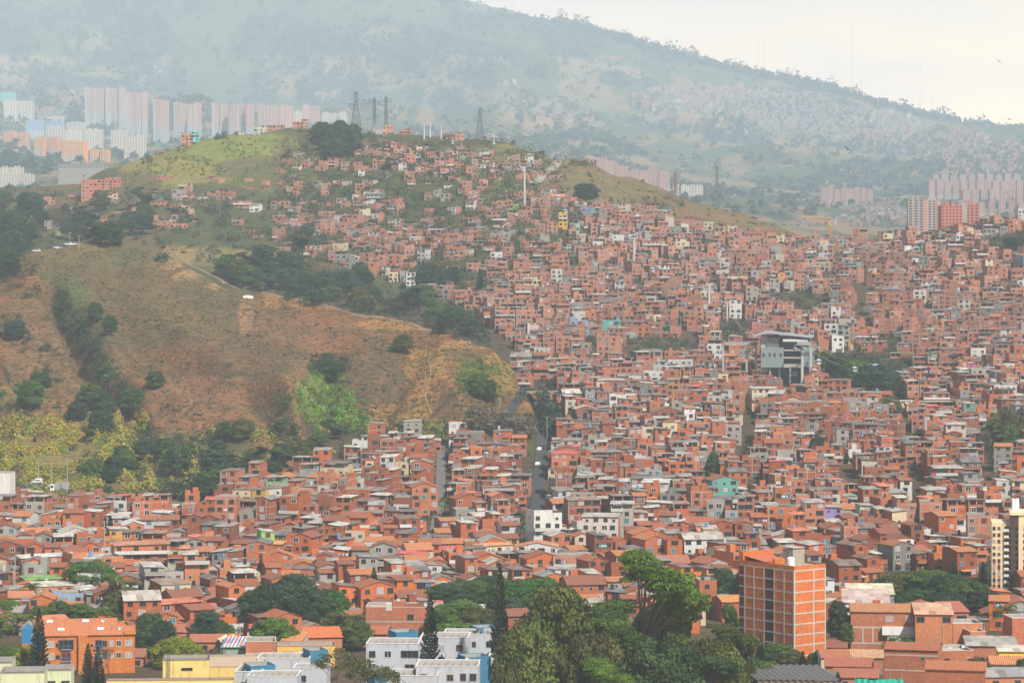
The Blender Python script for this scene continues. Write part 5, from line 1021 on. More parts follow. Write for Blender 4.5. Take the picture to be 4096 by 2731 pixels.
# --- yellow stepped building and its flat deck
r_ = bld('yellow_building', 'pale yellow blank-walled building with a narrow louvred opening and roof ladder', 'building', 186, 659.5, 640, 46, 9, 5, (.70,.52,.18), 0, roof='flat', rcol=(.2,.17,.14), fcol=(.16,.12,.10)); rowwin(r_, [.52], [2.2], 3, (1.2,1,.45))
b = MB(); 
for dx in (0, .5): b.bar((-r_['_w']/2+1+dx, -.25, r_['_H']-6), (-r_['_w']/2+1+dx, -.25, r_['_H']+1.2), .05, 'paint', (.05,.08,.08,0))
for k in range(16): b.bar((-r_['_w']/2+1, -.25, r_['_H']-6+k*.45), (-r_['_w']/2+1.5, -.25, r_['_H']-6+k*.45), .04, 'paint', (.05,.08,.08,0))
part(r_, 'ladder', b)
bld('yellow_annex', 'lower yellow wing with a tan flat roof deck, between the yellow and white buildings', 'building', 232, 666, 655, 66, 20, 4, (.66,.48,.16), 0, roof='flat', rcol=(.44,.32,.22), par=.35, fcol=(.34,.26,.18))
bld('yellow_annex', 'long yellow parapet wing with a pale cream roof behind the tan deck', 'building', 226, 661.5, 685, 62, 9, -4, (.68,.48,.16), 0, roof='flat', rcol=(.58,.52,.38), par=.2, fcol=(.5,.42,.3))
bld('yellow_wall', 'long low yellow wall with pilasters along the bottom edge', 'wall', 170, 679.5, 600, 126, 3, 3, (.66,.5,.2), 0, roof='flat', rcol=(.3,.2,.15), fcol=(.20,.13,.10))
# --- green house, tents, brick frame building, ochre building, tiled brick house
r_ = bld('green_house', 'dark green plastered house with tall barred windows and a striped roof', 'house', 234, 646, 700, 23, 9, -3, (.10,.26,.12), 0, roof='shed', rcol=(.55,.55,.56), rise=1.3); rowwin(r_, [.26,.54,.82], [2.9], 5, (1.0,1,1.6))
b = MB()
for k in range(7): sheet(b, -3.0+k*.85, -3.0+k*.85+.45, -.45, 9.2, (r_['_H']+.08,)*2+(r_['_H']+1.45,)*2, 'roof', (.5,.10,.08,0) if k % 2 else (.12,.22,.5,0), .04)
part(r_, 'roof_stripe', b)
r_ = bld('brick_frame_building', 'brick infill building with thick concrete beams and posts beside the green house', 'building', 261, 641, 690, 30, 9, 6, (.44,.15,.075), .5, roof='flat', rcol=(.4,.36,.3), par=1.2)
b = MB(); w, H = r_['_w'], r_['_H']
for z in (H-3.2, H-6.6): b.box(-w/2-.04, w/2+.04, -.06, .0, z, z+.6, 'wall', (.42,.38,.33,0))
for x in (-w/2-.04, -w*.12, w*.18, w/2-.4): b.box(x, x+.45, -.09, -.061, 0, H-2.62, 'wall', (.42,.38,.33,0))
part(r_, 'concrete_frame', b)
r_ = bld('ochre_building', 'long ochre yellow building with a dusty brown flat roof', 'building', 306, 645.5, 700, 58, 9, 4, (.66,.42,.10), 0, roof='flat', rcol=(.38,.22,.15), fcol=(.26,.2,.16)); b = MB(); sheet(b, -5.6, -3.0, -1.5, 0, (r_['_H']-1.9,)*2+(r_['_H']-1.3,)*2, 'roof', (.12,.09,.08,0)); part(r_, 'awning', b)
r_ = bld('tiled_brick_house', 'brick house with a vivid orange-red tile roof and white skylight strip', 'house', 324, 636.5, 722, 36, 8, 10, (.46,.19,.10), .5, roof='shed', rcol=(.62,.17,.05), rise=1.6); rowwin(r_, [.14], [2.6], 0)
bld('tiled_lean_to', 'small lean-to with an orange tile roof between grey concrete walls', 'house', 291, 640, 716, 20, 7, -14, (.42,.38,.34), 0, roof='shed', rcol=(.60,.24,.08), rise=1.4)
def tent(u, v, Y, wp, hp, col, label, name='canopy_tent'):
    p = P(u, v, Y); g = float(gz(p.x, Y)); w = wp*m_at(Y)/2; z1 = p.z-g; root = empty(name, (p.x, Y, g), R(20), label, 'canopy tent'); b = MB(); ap = (0, 0, z1+hp*m_at(Y))
    c = [(-w,-w,z1),(w,-w,z1),(w,w,z1),(-w,w,z1)]
    for i in range(4): b.face([c[i], c[(i+1) % 4], ap], 'paint', b4(col, 0)); a_, e_ = c[i], c[(i+1) % 4]; b.face([(a_[0],a_[1],z1-.4),(e_[0],e_[1],z1-.4),e_,a_], 'paint', b4(col, 0))
    part(root, 'canopy', b)
    for q in c: b = MB(); b.bar((q[0]*.95,q[1]*.95,-1),(q[0]*.95,q[1]*.95,z1),.06,'steel'); part(root, 'leg', b)
tent(232.7, 639, 712, 18, 6.3, (.72,.38,.02), 'bright yellow pyramid canopy tent behind the green house'); tent(225.5, 638.5, 724, 14, 5, (.6,.56,.48), 'off-white canopy tent just behind the bright yellow one')
tent(83, 488.5, 1085, 9, 2.6, (.05,.16,.5), 'small blue canopy tent beside the parked cars'); tent(900, 446+.5, 1210, 9, 3, (.66,.3,.06), 'orange canopy tent on a rooftop of the right slope')
# --- big blank brick wall building
r_ = bld('brick_wall_building', 'large blank brick building with one window and a pale beam line, behind the norfolk pine', 'building', 403, 606.5, 745, 75, 10, -2, (.42,.145,.075), .5, roof='flat', rcol=(.4,.3,.24), par=.5); rowwin(r_, [.60], [3.2], 0, (1.3,1,1.2))
b = MB(); H, w = r_['_H'], r_['_w']; b.box(-w/2-.03, w/2+.03, -.06, 0, H-3.9, H-3.5, 'wall', (.36,.31,.28,0)); part(r_, 'concrete_beam', b); b = MB(); b.box(-w*.23, -w*.15, -.1, 2.5, H-.9, H+.9, 'wall', (.5,.48,.45,0)); part(r_, 'water_trough', b); b = MB(); b.box(-w*.14, w*.02, .3, 5, H-.3, H+1.3, 'wall', (.38,.13,.07,.5)); part(r_, 'roof_room', b)
dish(r_, -w*.06, .6, H+1.2); dish(r_, w*.3, .5, H)
# --- white and blue apartment blocks (bottom centre)
WH = (.44,.46,.50); BL = (.035,.17,.28)
def white(u, vt, Y, wp, d, lab, win, rd=-3, roof='saw'):
    r_ = bld('white_apartment_block', lab, 'apartment block', u, vt, Y, wp, d, rd, WH, 0, roof=roof)
    H, w = r_['_H'], r_['_w']
    for z in (2.95, 5.75, 8.5):
        if H-z < .2: break
        for x, i, sx in win: addwin(r_, (i if z < 3 else (i*3+1) % 8), -w/2+w*x, 0, H-z, 0, (sx, 1, 1.15))
    if int(u) % 2: dish(r_, w*.3, d*.7, H)
    return r_
def blue(u, vt, Y, wp, d, lab, rd=20):
    r_ = bld('blue_stair_tower', lab, 'stair tower', u, vt, Y, wp, d, rd, BL, 0, roof='flat', rcol=(.34,.32,.28), par=1.1, fcol=(.05,.22,.36)); return r_
white(392, 643, 648, 52, 10, 'white apartment block left of the norfolk pine with two storeys of curtained windows', [(.12,0,1.1),(.42,1,1.1),(.84,3,1.9)])
white(444, 637, 668, 48, 10, 'white apartment block right of the norfolk pine, with a lace-curtained window', [(.12,5,1.0),(.45,5,1.1),(.82,7,1.1)])
white(468, 633.5, 690, 50, 10, 'rearmost white apartment block under the second norfolk pine', [(.62,2,.8),(.93,0,1.2)])
white(447, 665.5, 612, 62, 10, 'front white apartment block with an orange-brown window and hanging laundry', [(.12,0,1.15),(.55,2,1.2),(.76,3,.6),(.92,3,.7)], -2)
white(412, 675, 606, 50, 10, 'lowest white apartment block on the bottom edge, left of the front one', [(.9,3,1.0)], -2)
white(505, 659, 640, 36, 10, 'white apartment block half hidden by the big gum trees', [(.15,0,1.0),(.36,0,1.0),(.8,5,1.1)])
white(548, 640, 668, 70, 10, 'white block glimpsed between the trunks of the gum trees', [(.3,0,1.1),(.6,1,1.1),(.85,0,1.1)])
white(610, 650, 655, 60, 10, 'white block seen in gaps of the tall gum trees', [(.3,0,1.1),(.6,1,1.1),(.85,0,1.1)])
white(283, 657.5, 668, 52, 9, 'white apartment block with a white ribbed roof, right of the tan deck', [(.8,5,1.1)], -2)
white(272, 675.5, 628, 50, 9, 'white apartment block with sunken ribbed roof on the bottom edge', [(.2,4,1.0)], -2)
white(248, 671, 636, 26, 9, 'small white wing with two roof hatches left of the blue stair tower', [(.3,4,1.2)], -2)
white(310, 667.5, 650, 34, 8, 'white wing behind the sparse twiggy tree', [(.3,0,1.0)], -2)
blue(407, 631.5, 668, 22, 6, 'blue stair tower behind the left white block'); blue(479, 656.5, 626, 24, 6, 'blue stair tower right of the front white block'); blue(383, 670, 622, 16, 6, 'blue stair tower at the bottom edge left of the norfolk pine')
blue(263, 665, 640, 24, 6, 'blue stair box on the lower left white blocks'); blue(319, 650, 672, 18, 6, 'blue roof box behind the twiggy tree'); blue(488, 627, 700, 20, 6, 'blue stair tower behind the second norfolk pine')
# --- right of the gum trees
bld('red_brick_block', 'dark red brick block with an orange tile roof left of the brick tower', 'building', 735, 601, 775, 26, 10, 12, (.40,.11,.065), .5, roof='tile', rcol=(.56,.25,.08), rise=1.2)
r_ = bld('brick_house', 'framed brick house wall in front of the brick tower, left', 'house', 734, 632, 720, 30, 8, 0, (.48,.19,.09), 1, roof='shed', rcol=(.5,.26,.14), rise=1.2)
bld('crimson_shed', 'crimson metal-walled shed with a pale roof edge at the bottom', 'shed', 733, 656, 655, 28, 9, 4, (.30,.035,.04), 0, roof='shed', rcol=(.30,.28,.27), rise=.8)
for u, vt, wp, lab in ((702, 678.5, 66, 'grey corrugated warehouse roof under the gum trees'), (800, 679.5, 84, 'grey corrugated warehouse roof at the bottom edge right of centre')):
    r_ = bld('warehouse', lab, 'warehouse', u, vt, 596, wp, 14, -3, (.24,.2,.18), 0, roof='none'); H, w = r_['_H'], r_['_w']; b = MB(); k = int(w/1.25)
    for i in range(k):
        xa = -w/2+i*w/k; s_ = w/k
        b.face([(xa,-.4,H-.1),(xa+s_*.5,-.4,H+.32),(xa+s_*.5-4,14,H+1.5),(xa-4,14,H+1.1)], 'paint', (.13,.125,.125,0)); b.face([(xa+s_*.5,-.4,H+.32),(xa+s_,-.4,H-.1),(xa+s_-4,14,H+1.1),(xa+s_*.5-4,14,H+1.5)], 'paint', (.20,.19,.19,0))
    part(r_, 'roof_sheet', b)
r_ = bld('white_workshop', 'long white building with a red and white striped roof right of the brick tower', 'building', 866, 602, 770, 46, 14, -6, (.70,.70,.70), 0, roof='shed', rcol=(.46,.34,.30), rise=2.0); rowwin(r_, [.40,.52,.64,.76,.88], [1.6], 3, (.9,1,.8)); rowwin(r_, [.05,.16], [2.4,6.0], 0)
bld('long_shed', 'long shed with a rusty cream sheet roof behind the white workshop', 'shed', 871, 593.5, 795, 46, 12, -4, (.30,.27,.25), 0, roof='shed', rcol=(.56,.48,.36), rise=1.6)
r_ = bld('brick_house', 'three-storey brick and white house with a clay tile roof in the lower right', 'house', 884, 611, 716, 66, 10, -5, (.42,.15,.075), .5, roof='tile', rcol=(.44,.20,.09), rise=1.4); H, w = r_['_H'], r_['_w']
rowwin(r_, [.58,.88], [2.3], 5, (1.3,1,1)); b = MB(); b.box(-w/2+w*.47, w/2+.05, -1.2, -.01, H-5.6, H-4.9+1.3, 'wall', (.66,.66,.64,0)); b.box(-w/2+w*.55, w/2+.05, -.9, -.01, H-9.5, H-5.7, 'wall', (.62,.63,.62,0)); part(r_, 'white_storey', b)
for x in (.62, .86): addwin(r_, 0, -w/2+w*x, -.92, H-7.6, 0, (1.1,1,1.2))
b = MB(); 
for z in (H-4.1, H-8): b.box(-w/2-.03, -w/2+w*.46, -.06, 0, z, z+.4, 'wall', (.42,.38,.34,0))
for x in (.17, .32): b.box(-w/2+w*x, -w/2+w*x+.4, -.09, -.061, H-8, H-4.1, 'wall', (.42,.38,.34,0))
part(r_, 'concrete_frame', b)
r_ = bld('brick_house', 'tall plain brick house with two open attic windows and a drainpipe', 'house', 934, 613.5, 710, 37, 10, -4, (.50,.19,.085), .5, roof='shed', rcol=(.48,.28,.18), rise=1.6); rowwin(r_, [.14,.84], [1.9], 0, (1.5,1,1.1)); b = MB(); b.bar((r_['_w']*.24,-.1,0),(r_['_w']*.24,-.1,r_['_H']-2.4),.08,'paint',(.55,.4,.28,0)); part(r_, 'drainpipe', b)
r_ = bld('brick_house', 'brick house with a maroon-edged roof behind the tall plain one', 'house', 957, 611, 728, 24, 10, 6, (.40,.15,.085), .5, roof='shed', rcol=(.44,.13,.09), rise=1.4); rowwin(r_, [.7], [2.2], 3, (1.2,1,1))
bld('brick_house', 'stepped windowless brick walls right of the tall plain brick house', 'house', 968, 623, 712, 30, 9, 6, (.50,.19,.09), .5, roof='flat')
bld('brick_house', 'low stepped brick wall at the far end of the windowless walls', 'house', 978, 631, 706, 16, 9, 6, (.50,.19,.09), .5, roof='flat')
r_ = bld('brick_block', 'long brown brick block with three pale beam lines and a small window, bottom right', 'building', 911, 649, 650, 52, 10, -14, (.37,.125,.06), .5, roof='tile', rcol=(.36,.12,.06), rise=1.0); H, w = r_['_H'], r_['_w']; rowwin(r_, [.72], [2.2], 4)
b = MB(); [b.box(-w/2-.03, w/2+.03, -.06, 0, z, z+.32, 'wall', (.40,.34,.29,0)) for z in (H-1.4, H-4.8, H-8.3)]; part(r_, 'concrete_beam', b)
r_ = bld('brick_block', 'brown brick block with small paired windows right of the long one', 'building', 958, 650, 660, 32, 10, 8, (.40,.14,.07), .5, roof='flat'); rowwin(r_, [.15,.45,.62,.9], [2.8], (0,4,4,1))
dish(r_, -r_['_w']*.2, 1, r_['_H']); dish(r_, r_['_w']*.25, 2, r_['_H'])
bld('brick_block', 'front brown brick block with a bright clay tile roof on the bottom edge', 'building', 955, 669, 618, 58, 9, -12, (.36,.12,.06), .5, roof='tile', rcol=(.40,.14,.06), rise=1.2)
bld('brick_house', 'dark orange house cut by the right edge with paired white windows', 'house', 1024, 617.5, 712, 24, 8, 6, (.46,.15,.08), .5, roof='flat')
bld('yellow_shed', 'bright yellow parapet wall at the right edge', 'building', 1014, 650.5, 676, 30, 6, -3, (.78,.50,.03), 0, roof='shed', rcol=(.48,.44,.36), rise=.6)
bld('brick_house', 'low house with an olive and grey sheet roof and air conditioner right of centre bottom', 'house', 992, 645, 695, 50, 8, -4, (.42,.16,.09), .5, roof='shed', rcol=(.30,.28,.25), rise=1.3)
for (u, vt, Y_, wp, lab, c_) in ((1010, 662, 655, 40, 'long low house with a weathered orange tile roof under the yellow wall', (.52,.22,.09)), (836, 655, 682, 30, 'tile-roofed house at the foot of the brick tower', (.40,.14,.07)), (849, 664, 655, 48, 'grey-green house with dark skylight and clay tile roof', (.36,.12,.07)), (856, 675, 625, 44, 'low house with a dark clay tile roof at the bottom edge', (.34,.12,.07)), (860, 655, 690, 46, 'wide low house with a dusty orange roof and a small palm in front', (.50,.30,.17)), (1008, 674, 620, 50, 'low grey-roofed house in the bottom right corner', (.22,.22,.22)), (835, 645, 712, 24, 'cream house with a dark tile roof beside the tower', (.26,.09,.06)), (868, 640, 722, 40, 'low brick house row behind the royal palms', (.44,.2,.12))):
    r_ = bld('low_house', lab, 'house', u, vt+1.5, Y_, wp, 8, rt.choice((-6, 4, 8)), rt.choice(((.42,.16,.09), (.5,.46,.36), (.44,.18,.10))), .5 if wp > 30 else 0, roof='tile' if c_[0] > .25 else 'gable', rcol=c_, rise=1.3); rowwin(r_, [.25,.7], [2.0], 0)
for (u, vt, Y_, wp, lab, c_) in ((130, 655, 700, 30, 'low dark-roofed house beside the orange apartments', (.30,.13,.09)), (215, 640, 725, 50, 'old clay tile roof left of the yellow tent', (.40,.14,.075)), (198, 630, 745, 46, 'old clay tile roof behind the wide yellow-green tree', (.38,.14,.08)), (15, 596, 790, 30, 'white house with an orange tile roof on the left edge', (.52,.2,.09)), (12, 611, 765, 36, 'lower pale house on the left edge with a grey roof', (.30,.29,.28)), (30, 620, 755, 24, 'small brick house with a ridge of old tiles near the left edge', (.34,.12,.08)), (308, 633, 740, 30, 'dark tiled roof under the bright green tree', (.34,.13,.08)), (345, 630, 740, 26, 'low brick house beside the olive tree', (.4,.16,.1)), (375, 632, 730, 24, 'low clay-roofed house left of the blank brick building', (.40,.13,.07)), (250, 632, 748, 30, 'low brick house under the dark ficus', (.4,.18,.1))):
    r_ = bld('low_house', lab, 'house', u, vt+1, Y_, wp, 8, rt.choice((-6, 4, 8)), (.44,.17,.09) if u > 40 else (.62,.6,.54), .5 if u > 40 else 0, roof='tile', rcol=c_, rise=1.4); rowwin(r_, [.3,.75], [2.0], 0)
b = MB(); r_ = empty('construction_netting', tuple(G(879, 622)), 0, 'teal construction netting sagging along the bottom edge', 'netting'); zt = ZV(678.5, 622)-r_.location.z
pts = [(-5.2+k*.65, rt.uniform(-.25,.25), zt+rt.uniform(-.25,.3)) for k in range(17)]
for a_, e_ in zip(pts, pts[1:]): b.face([(a_[0],a_[1],zt-3),(e_[0],e_[1],zt-3),e_,a_], 'paint', (.02,.42,.33,0))
part(r_, 'net', b)
for k in range(5): b = MB(); b.bar((-5+k*2.5,.4,-1),(-5+k*2.5,.4,zt+1.4),.05,'steel'); part(r_, 'post', b)
# pinkish-white slab on the left edge by the road
bld('pink_white_block', 'white block with a pink top on the left edge above the parked cars', 'building', 1, 472.5, 1040, 18, 8, -4, (.62,.60,.58), 0, roof='flat', front=(.62,.60,.58))
# --- cable car station
Ys = 1400.; m = m_at(Ys); p0 = G(787, Ys); root = empty('cable_car_station', tuple(p0), R(-6), 'grey glass-fronted cable car station with an arched metal roof', 'station'); g = p0.z; OCC.append((757, 814, 331, 390, Ys)); [occ_add(p0.x+dx, Ys+6, 8) for dx in (-14, -6, 0, 6, 13)]
def sz(v): return ZV(v, Ys)-g
def sx(u): return (u-787)*m
b = MB(); gc = (.36,.37,.38,0)
b.box(sx(761), sx(768), 0, 16, sz(372), sz(336), 'wall', gc); b.box(sx(768), sx(812), 6, 16, sz(385), sz(336), 'wall', (.16,.17,.19,0)); b.box(sx(780), sx(812), -1, 6, sz(350.5), sz(349), 'conc', gc); b.box(sx(780), sx(812), -1, 6, sz(358), sz(356.5), 'conc', gc); b.box(sx(772), sx(813), -1, 6, sz(367), sz(363.5), 'conc', gc)
b.box(sx(761), sx(813), 5, 16, sz(392), sz(372), 'wall', (.12,.12,.13,0)); part(root, 'wall', b)
for u0, u1, va, vb in ((761.5, 783.5, 347, 367), (803.5, 814, 346, 366)):
    b = MB(); b.box(sx(u0), sx(u1), -2.2, 5, sz(vb), sz(va), 'gloss', (.20,.26,.27,0)); gb = part(root, 'glass_box', b); b = MB()
    for z in (va+4.5, va+10, va+15): b.box(sx(u0)-.02, sx(u1)+.02, -2.28, -2.2, sz(z)-.12, sz(z)+.12, 'steel', gc)
    for k in range(7): xx = sx(u0)+(sx(u1)-sx(u0))*k/6; b.box(xx-.09, xx+.09, -2.32, -2.285, sz(vb), sz(va), 'steel', gc)
    for k in range(4): xx = sx(u0)+(sx(u1)-sx(u0))*(k+.2)/4; b.face([(xx,-2.24,sz(va+9.5)),(xx+1.4,-2.24,sz(va+9.5)),(xx+1.4,-2.24,sz(va+5.5)),(xx,-2.24,sz(va+5.5))], 'glass', (.03,.05,.07,0))
    part(root, 'glazing_bar', b, sub=gb)
b = MB(); b.box(sx(767), sx(779), -.6, 5, sz(347), sz(337.5), 'glass', (.06,.09,.11,0)); part(root, 'window', b)
b = MB(); 
for k in range(6): b.box(sx(767+k*2.2), sx(767.3+k*2.2), -.75, -.6, sz(347), sz(337), 'steel', gc)
for k in range(5): b.box(sx(767), sx(779), -.85, -.755, sz(339+k*2), sz(338.7+k*2), 'steel', gc)
part(root, 'glazing_bar', b)
arch = [(sx(754+t*22), sz(336.3-5.0*math.sin(math.pi*(.06+.62*t)))) for t in [k/12 for k in range(13)]]+[(sx(812), sz(336))]
b = MB()
for (xa, za), (xb, zb) in zip(arch, arch[1:]):
    b.face([(xa,-4,za),(xb,-4,zb),(xb,18,zb),(xa,18,za)], 'gloss', (.30,.33,.37,0)); b.face([(xa,-4,za-.7),(xb,-4,zb-.7),(xb,-4,zb),(xa,-4,za)], 'gloss', (.30,.33,.36,0)); b.face([(xb,-4,zb-.7),(xa,-4,za-.7),(xa,18,za-.7),(xb,18,zb-.7)], 'gloss', (.2,.2,.22,0))
part(root, 'roof', b)
b = MB(); b.box(sx(783), sx(808), -3, 4, sz(341), sz(338.5), 'gloss', (.55,.57,.57,0)); b.box(sx(797), sx(811), -3.1, 3, sz(344), sz(341), 'steel', (.2,.2,.22,0)); part(root, 'canopy', b)
for u in (779.5, 790, 770): b = MB(); b.bar((sx(u), -.5, sz(392)), (sx(u), -.5, sz(367)), .5, 'conc', gc, 8); part(root, 'column', b)
b = MB(); b.box(sx(785), sx(797.5), 3.5, 3.9, sz(376.5), sz(371), 'gloss', (.04,.06,.20,0)); b.box(sx(791), sx(797.3), 3.35, 3.49, sz(376.2), sz(371.3), 'gloss', (.22,.50,.58,0)); bb_ = part(root, 'billboard', b)
b = MB(); b.face([(sx(792),3.33,sz(375.5)),(sx(794.6),3.33,sz(375.9)),(sx(794),3.33,sz(373))], 'gloss', (.66,.36,.22,0)); b.face([(sx(793.5),3.33,sz(373)),(sx(796.6),3.33,sz(372.6)),(sx(796),3.33,sz(371.7))], 'gloss', (.7,.7,.66,0)); part(root, 'picture', b, sub=bb_)
b = MB(); b.box(sx(724), sx(751), 4, 7, sz(345), sz(343), 'conc', gc); b.box(sx(724), sx(751), 3.9, 4, sz(343), sz(341.8), 'steel', gc)
part(root, 'footbridge', b)
for u in (723, 746.5, 756): b = MB(); b.box(sx(u)-.45, sx(u)+.45, 4.5, 6, sz(372), sz(345), 'conc', gc); part(root, 'column', b)
b = MB()
for k in range(6):
    z0_, z1_ = sz(360-k*3), sz(357-k*3); xa, xb = (sx(748), sx(756)) if k % 2 else (sx(756), sx(748)); b.face([(xa,3.6,z0_),(xb,3.6,z1_),(xb,3.6,z1_+.9),(xa,3.6,z0_+.9)], 'conc', gc); b.face([(xa,3.6,z0_),(xb,3.6,z1_),(xb,6,z1_),(xa,6,z0_)], 'conc', gc)
part(root, 'stairway', b)
# --- cable car pylons, cables and gondolas
def cable_pylon(u, vt, vb, Y, label, r_=1.0):
    Y = Y or hitB(u, vb, 1250)
    p = G(u, Y); H = (vb-vt)*m_at(Y); zb = ZV(vb, Y); zb = min(zb, p.z+1); root = empty('cable_pylon', (p.x, Y, zb), R(8), label, 'cable car pylon', 'cable car pylons up the slope')
    b = MB(); b.bar((0,0,-2), (0,0,H-1), r_, 'wall', (.42,.44,.45,0), 10, r_*.62); part(root, 'mast', b, smooth=True)
    b = MB(); b.box(-4.2, 4.2, -.4, .4, H-1.3, H-.7, 'steel', (.4,.4,.4,0)); part(root, 'crossarm', b)
    for sgn in (-1, 1):
        b = MB(); b.box(sgn*3.6-.25, sgn*3.6+.25, -3, 3, H-1.0, H-.55, 'steel', (.4,.4,.4,0)); [b.bar((sgn*3.6-.3, y, H-.3), (sgn*3.6+.3, y, H-.3), .35, 'steel', (.2,.2,.2,0), 8) for y in (-2.4,-1.2,0,1.2,2.4)]; b.bar((sgn*3.6, -2.6, H+.1), (sgn*3.6, 2.6, H+.1), .12, 'steel'); part(root, 'sheave_assembly', b)
    b = MB(); b.bar((-3.6,0,H+1.2),(3.6,0,H+1.2),.14,'steel'); b.bar((-3.6,0,H-.7),(-3.6,0,H+1.2),.12,'steel'); b.bar((3.6,0,H-.7),(3.6,0,H+1.2),.12,'steel'); b.bar((0,0,H-1),(0,0,H+1.2),.12,'steel'); part(root, 'lifting_frame', b)
    OCC.append((u-1, u+1, vt, vb, Y)); return Vector((p.x, Y, zb+H-.4))
C1 = [cable_pylon(424, 120, 135, 2330, 'twin-headed cable pylon on the crest, leftmost of the pylons', .9), cable_pylon(441, 122, 138, 2325, 'cable pylon on the crest right of the twin-headed one', .9), cable_pylon(524.5, 165, 205, None, 'tall grey cable pylon rising beside the orange-roofed school'), cable_pylon(634, 236, 273, None, 'tall white cable pylon in the middle of the brick slope'),
      cable_pylon(709, 287, 316, None, 'cable pylon above the station beside the trees'), cable_pylon(727, 300, 322, None, 'short cable pylon at the head of the station ramp', .8)]
C2 = [cable_pylon(802, 342, 381, 1390, 'left one of the two white pylons in front of the station', .9), cable_pylon(810.5, 340, 380, 1388, 'right one of the two white pylons in front of the station', .9), cable_pylon(1009, 381, 405, None, 'white cable pylon near the right edge')]
cable_pylon(430, 118.5, 134, 2340, 'slightly taller cable pylon head behind the twin-headed one', .9)
def cable(pts, r_, label, name='haul_cable', dx=0., sag=0., cat='cable'):
    b = MB()
    for a, e in zip(pts, pts[1:]):
        n = 14
        for k in range(n):
            t0, t1 = k/n, (k+1)/n; q0 = a.lerp(e, t0)+Vector((dx, 0, -4*sag*t0*(1-t0))); q1 = a.lerp(e, t1)+Vector((dx, 0, -4*sag*t1*(1-t1))); b.bar(q0, q1, r_, 'steel', (.2,.2,.2,0), 3)
    return tag(link(name, b.mesh(name)), label, cat)
S1 = Vector((sx(790)+p0.x, Ys-2, ZV(341, Ys)))
def sagpt(pts, i, t, dx, sag): a, e = pts[i], pts[i+1]; return a.lerp(e, t)+Vector((dx, 0, -4*sag*t*(1-t)))
UP = [C1[1], C1[2], C1[3], C1[4], C1[5], S1]; DN = [C2[1], C2[2], C2[2]+Vector((60, -200, 16))]
cable(UP, .07, 'uphill haul cable on the left side, running over the brick slope', dx=-3.6, sag=7); cable(UP, .07, 'uphill haul cable on the right side, running over the brick slope', dx=3.6, sag=7)
cable(DN, .07, 'near haul cable from the station towards the right edge', dx=-2.6, sag=9); cable(DN, .07, 'far haul cable from the station towards the right edge', dx=2.6, sag=6)
gm = {}
def gondola(pt, label):
    root = empty('gondola', tuple(pt-Vector((0, 0, 4.3))), R(15), label, 'gondola', 'cable car gondolas on the line')
    if not gm:
        b = MB(); cc_ = (.62,.64,.64,0); w_ = 1.1
        for z0_, z1_, w0, w1, mt, c_ in ((0, .9, .85, 1.1, 'gloss', cc_), (.9, 2.0, 1.1, 1.0, 'glass', (.04,.05,.06,0)), (2.0, 2.35, 1.0, .7, 'gloss', cc_)):
            q = [(-1,-1),(1,-1),(1,1),(-1,1)]
            for i in range(4): a_, e_ = q[i], q[(i+1) % 4]; b.face([(a_[0]*w0,a_[1]*w0,z0_),(e_[0]*w0,e_[1]*w0,z0_),(e_[0]*w1,e_[1]*w1,z1_),(a_[0]*w1,a_[1]*w1,z1_)], mt, c_)
            b.face([(x*w1,y*w1,z1_) for x, y in q], mt, c_)
        gm['cabin'] = b.mesh('cabin'); b = MB()
        for sx_ in (-1, 1): b.box(sx_*1.02-.06, sx_*1.02+.06, -1.13, -1.0, .9, 2.0, 'gloss', cc_)
        b.box(-.05,.05,-1.14,-1.03,.2,2.0,'gloss',cc_); gm['door_frame'] = b.mesh('door_frame'); b = MB(); b.bar((0,0,2.3),(0,0,4.3),.1,'steel'); b.bar((0,-.6,4.3),(0,.6,4.3),.15,'steel'); gm['hanger'] = b.mesh('hanger')
    for k, me in gm.items(): link(k, me, root)
for i, t, dx, lab in ((0,.22,-3.6,'gondola hanging just below the crest, topmost'),(0,.45,3.6,'second gondola below the crest'),(0,.72,-3.6,'gondola left of the school pylon head'),(0,.93,3.6,'gondola beside the head of the school pylon'),(1,.28,3.6,'gondola above the school roof'),(1,.45,-3.6,'gondola just right of the school'),(1,.68,3.6,'gondola over the upper brick houses'),(1,.85,-3.6,'gondola nearing the white mid-slope pylon'),(2,.35,-3.6,'gondola below the white mid-slope pylon'),(2,.7,3.6,'gondola between the mid-slope pylon and the ramp'),(3,.9,-3.6,'gondola at the short ramp pylon'),(4,.4,3.6,'gondola over the flag-covered ramp'),(4,.75,-3.6,'gondola entering the station hall')):
    gondola(sagpt(UP, i, t, dx, 7), lab)
for i, t, dx, lab in ((0,.07,-2.6,'gondola just right of the station pylons'),(0,.2,2.6,'gondola over the dark trees, first after the station'),(0,.34,-2.6,'gondola over the dark trees, second after the station'),(0,.52,2.6,'gondola before the brick roofs of the right slope'),(0,.66,-2.6,'gondola above the ochre roof on the right slope'),(0,.86,2.6,'gondola next to the right edge pylon'),(0,.97,-2.6,'gondola touching the right edge pylon')):
    gondola(sagpt(DN, i, t, dx, 9 if dx < 0 else 6), lab)
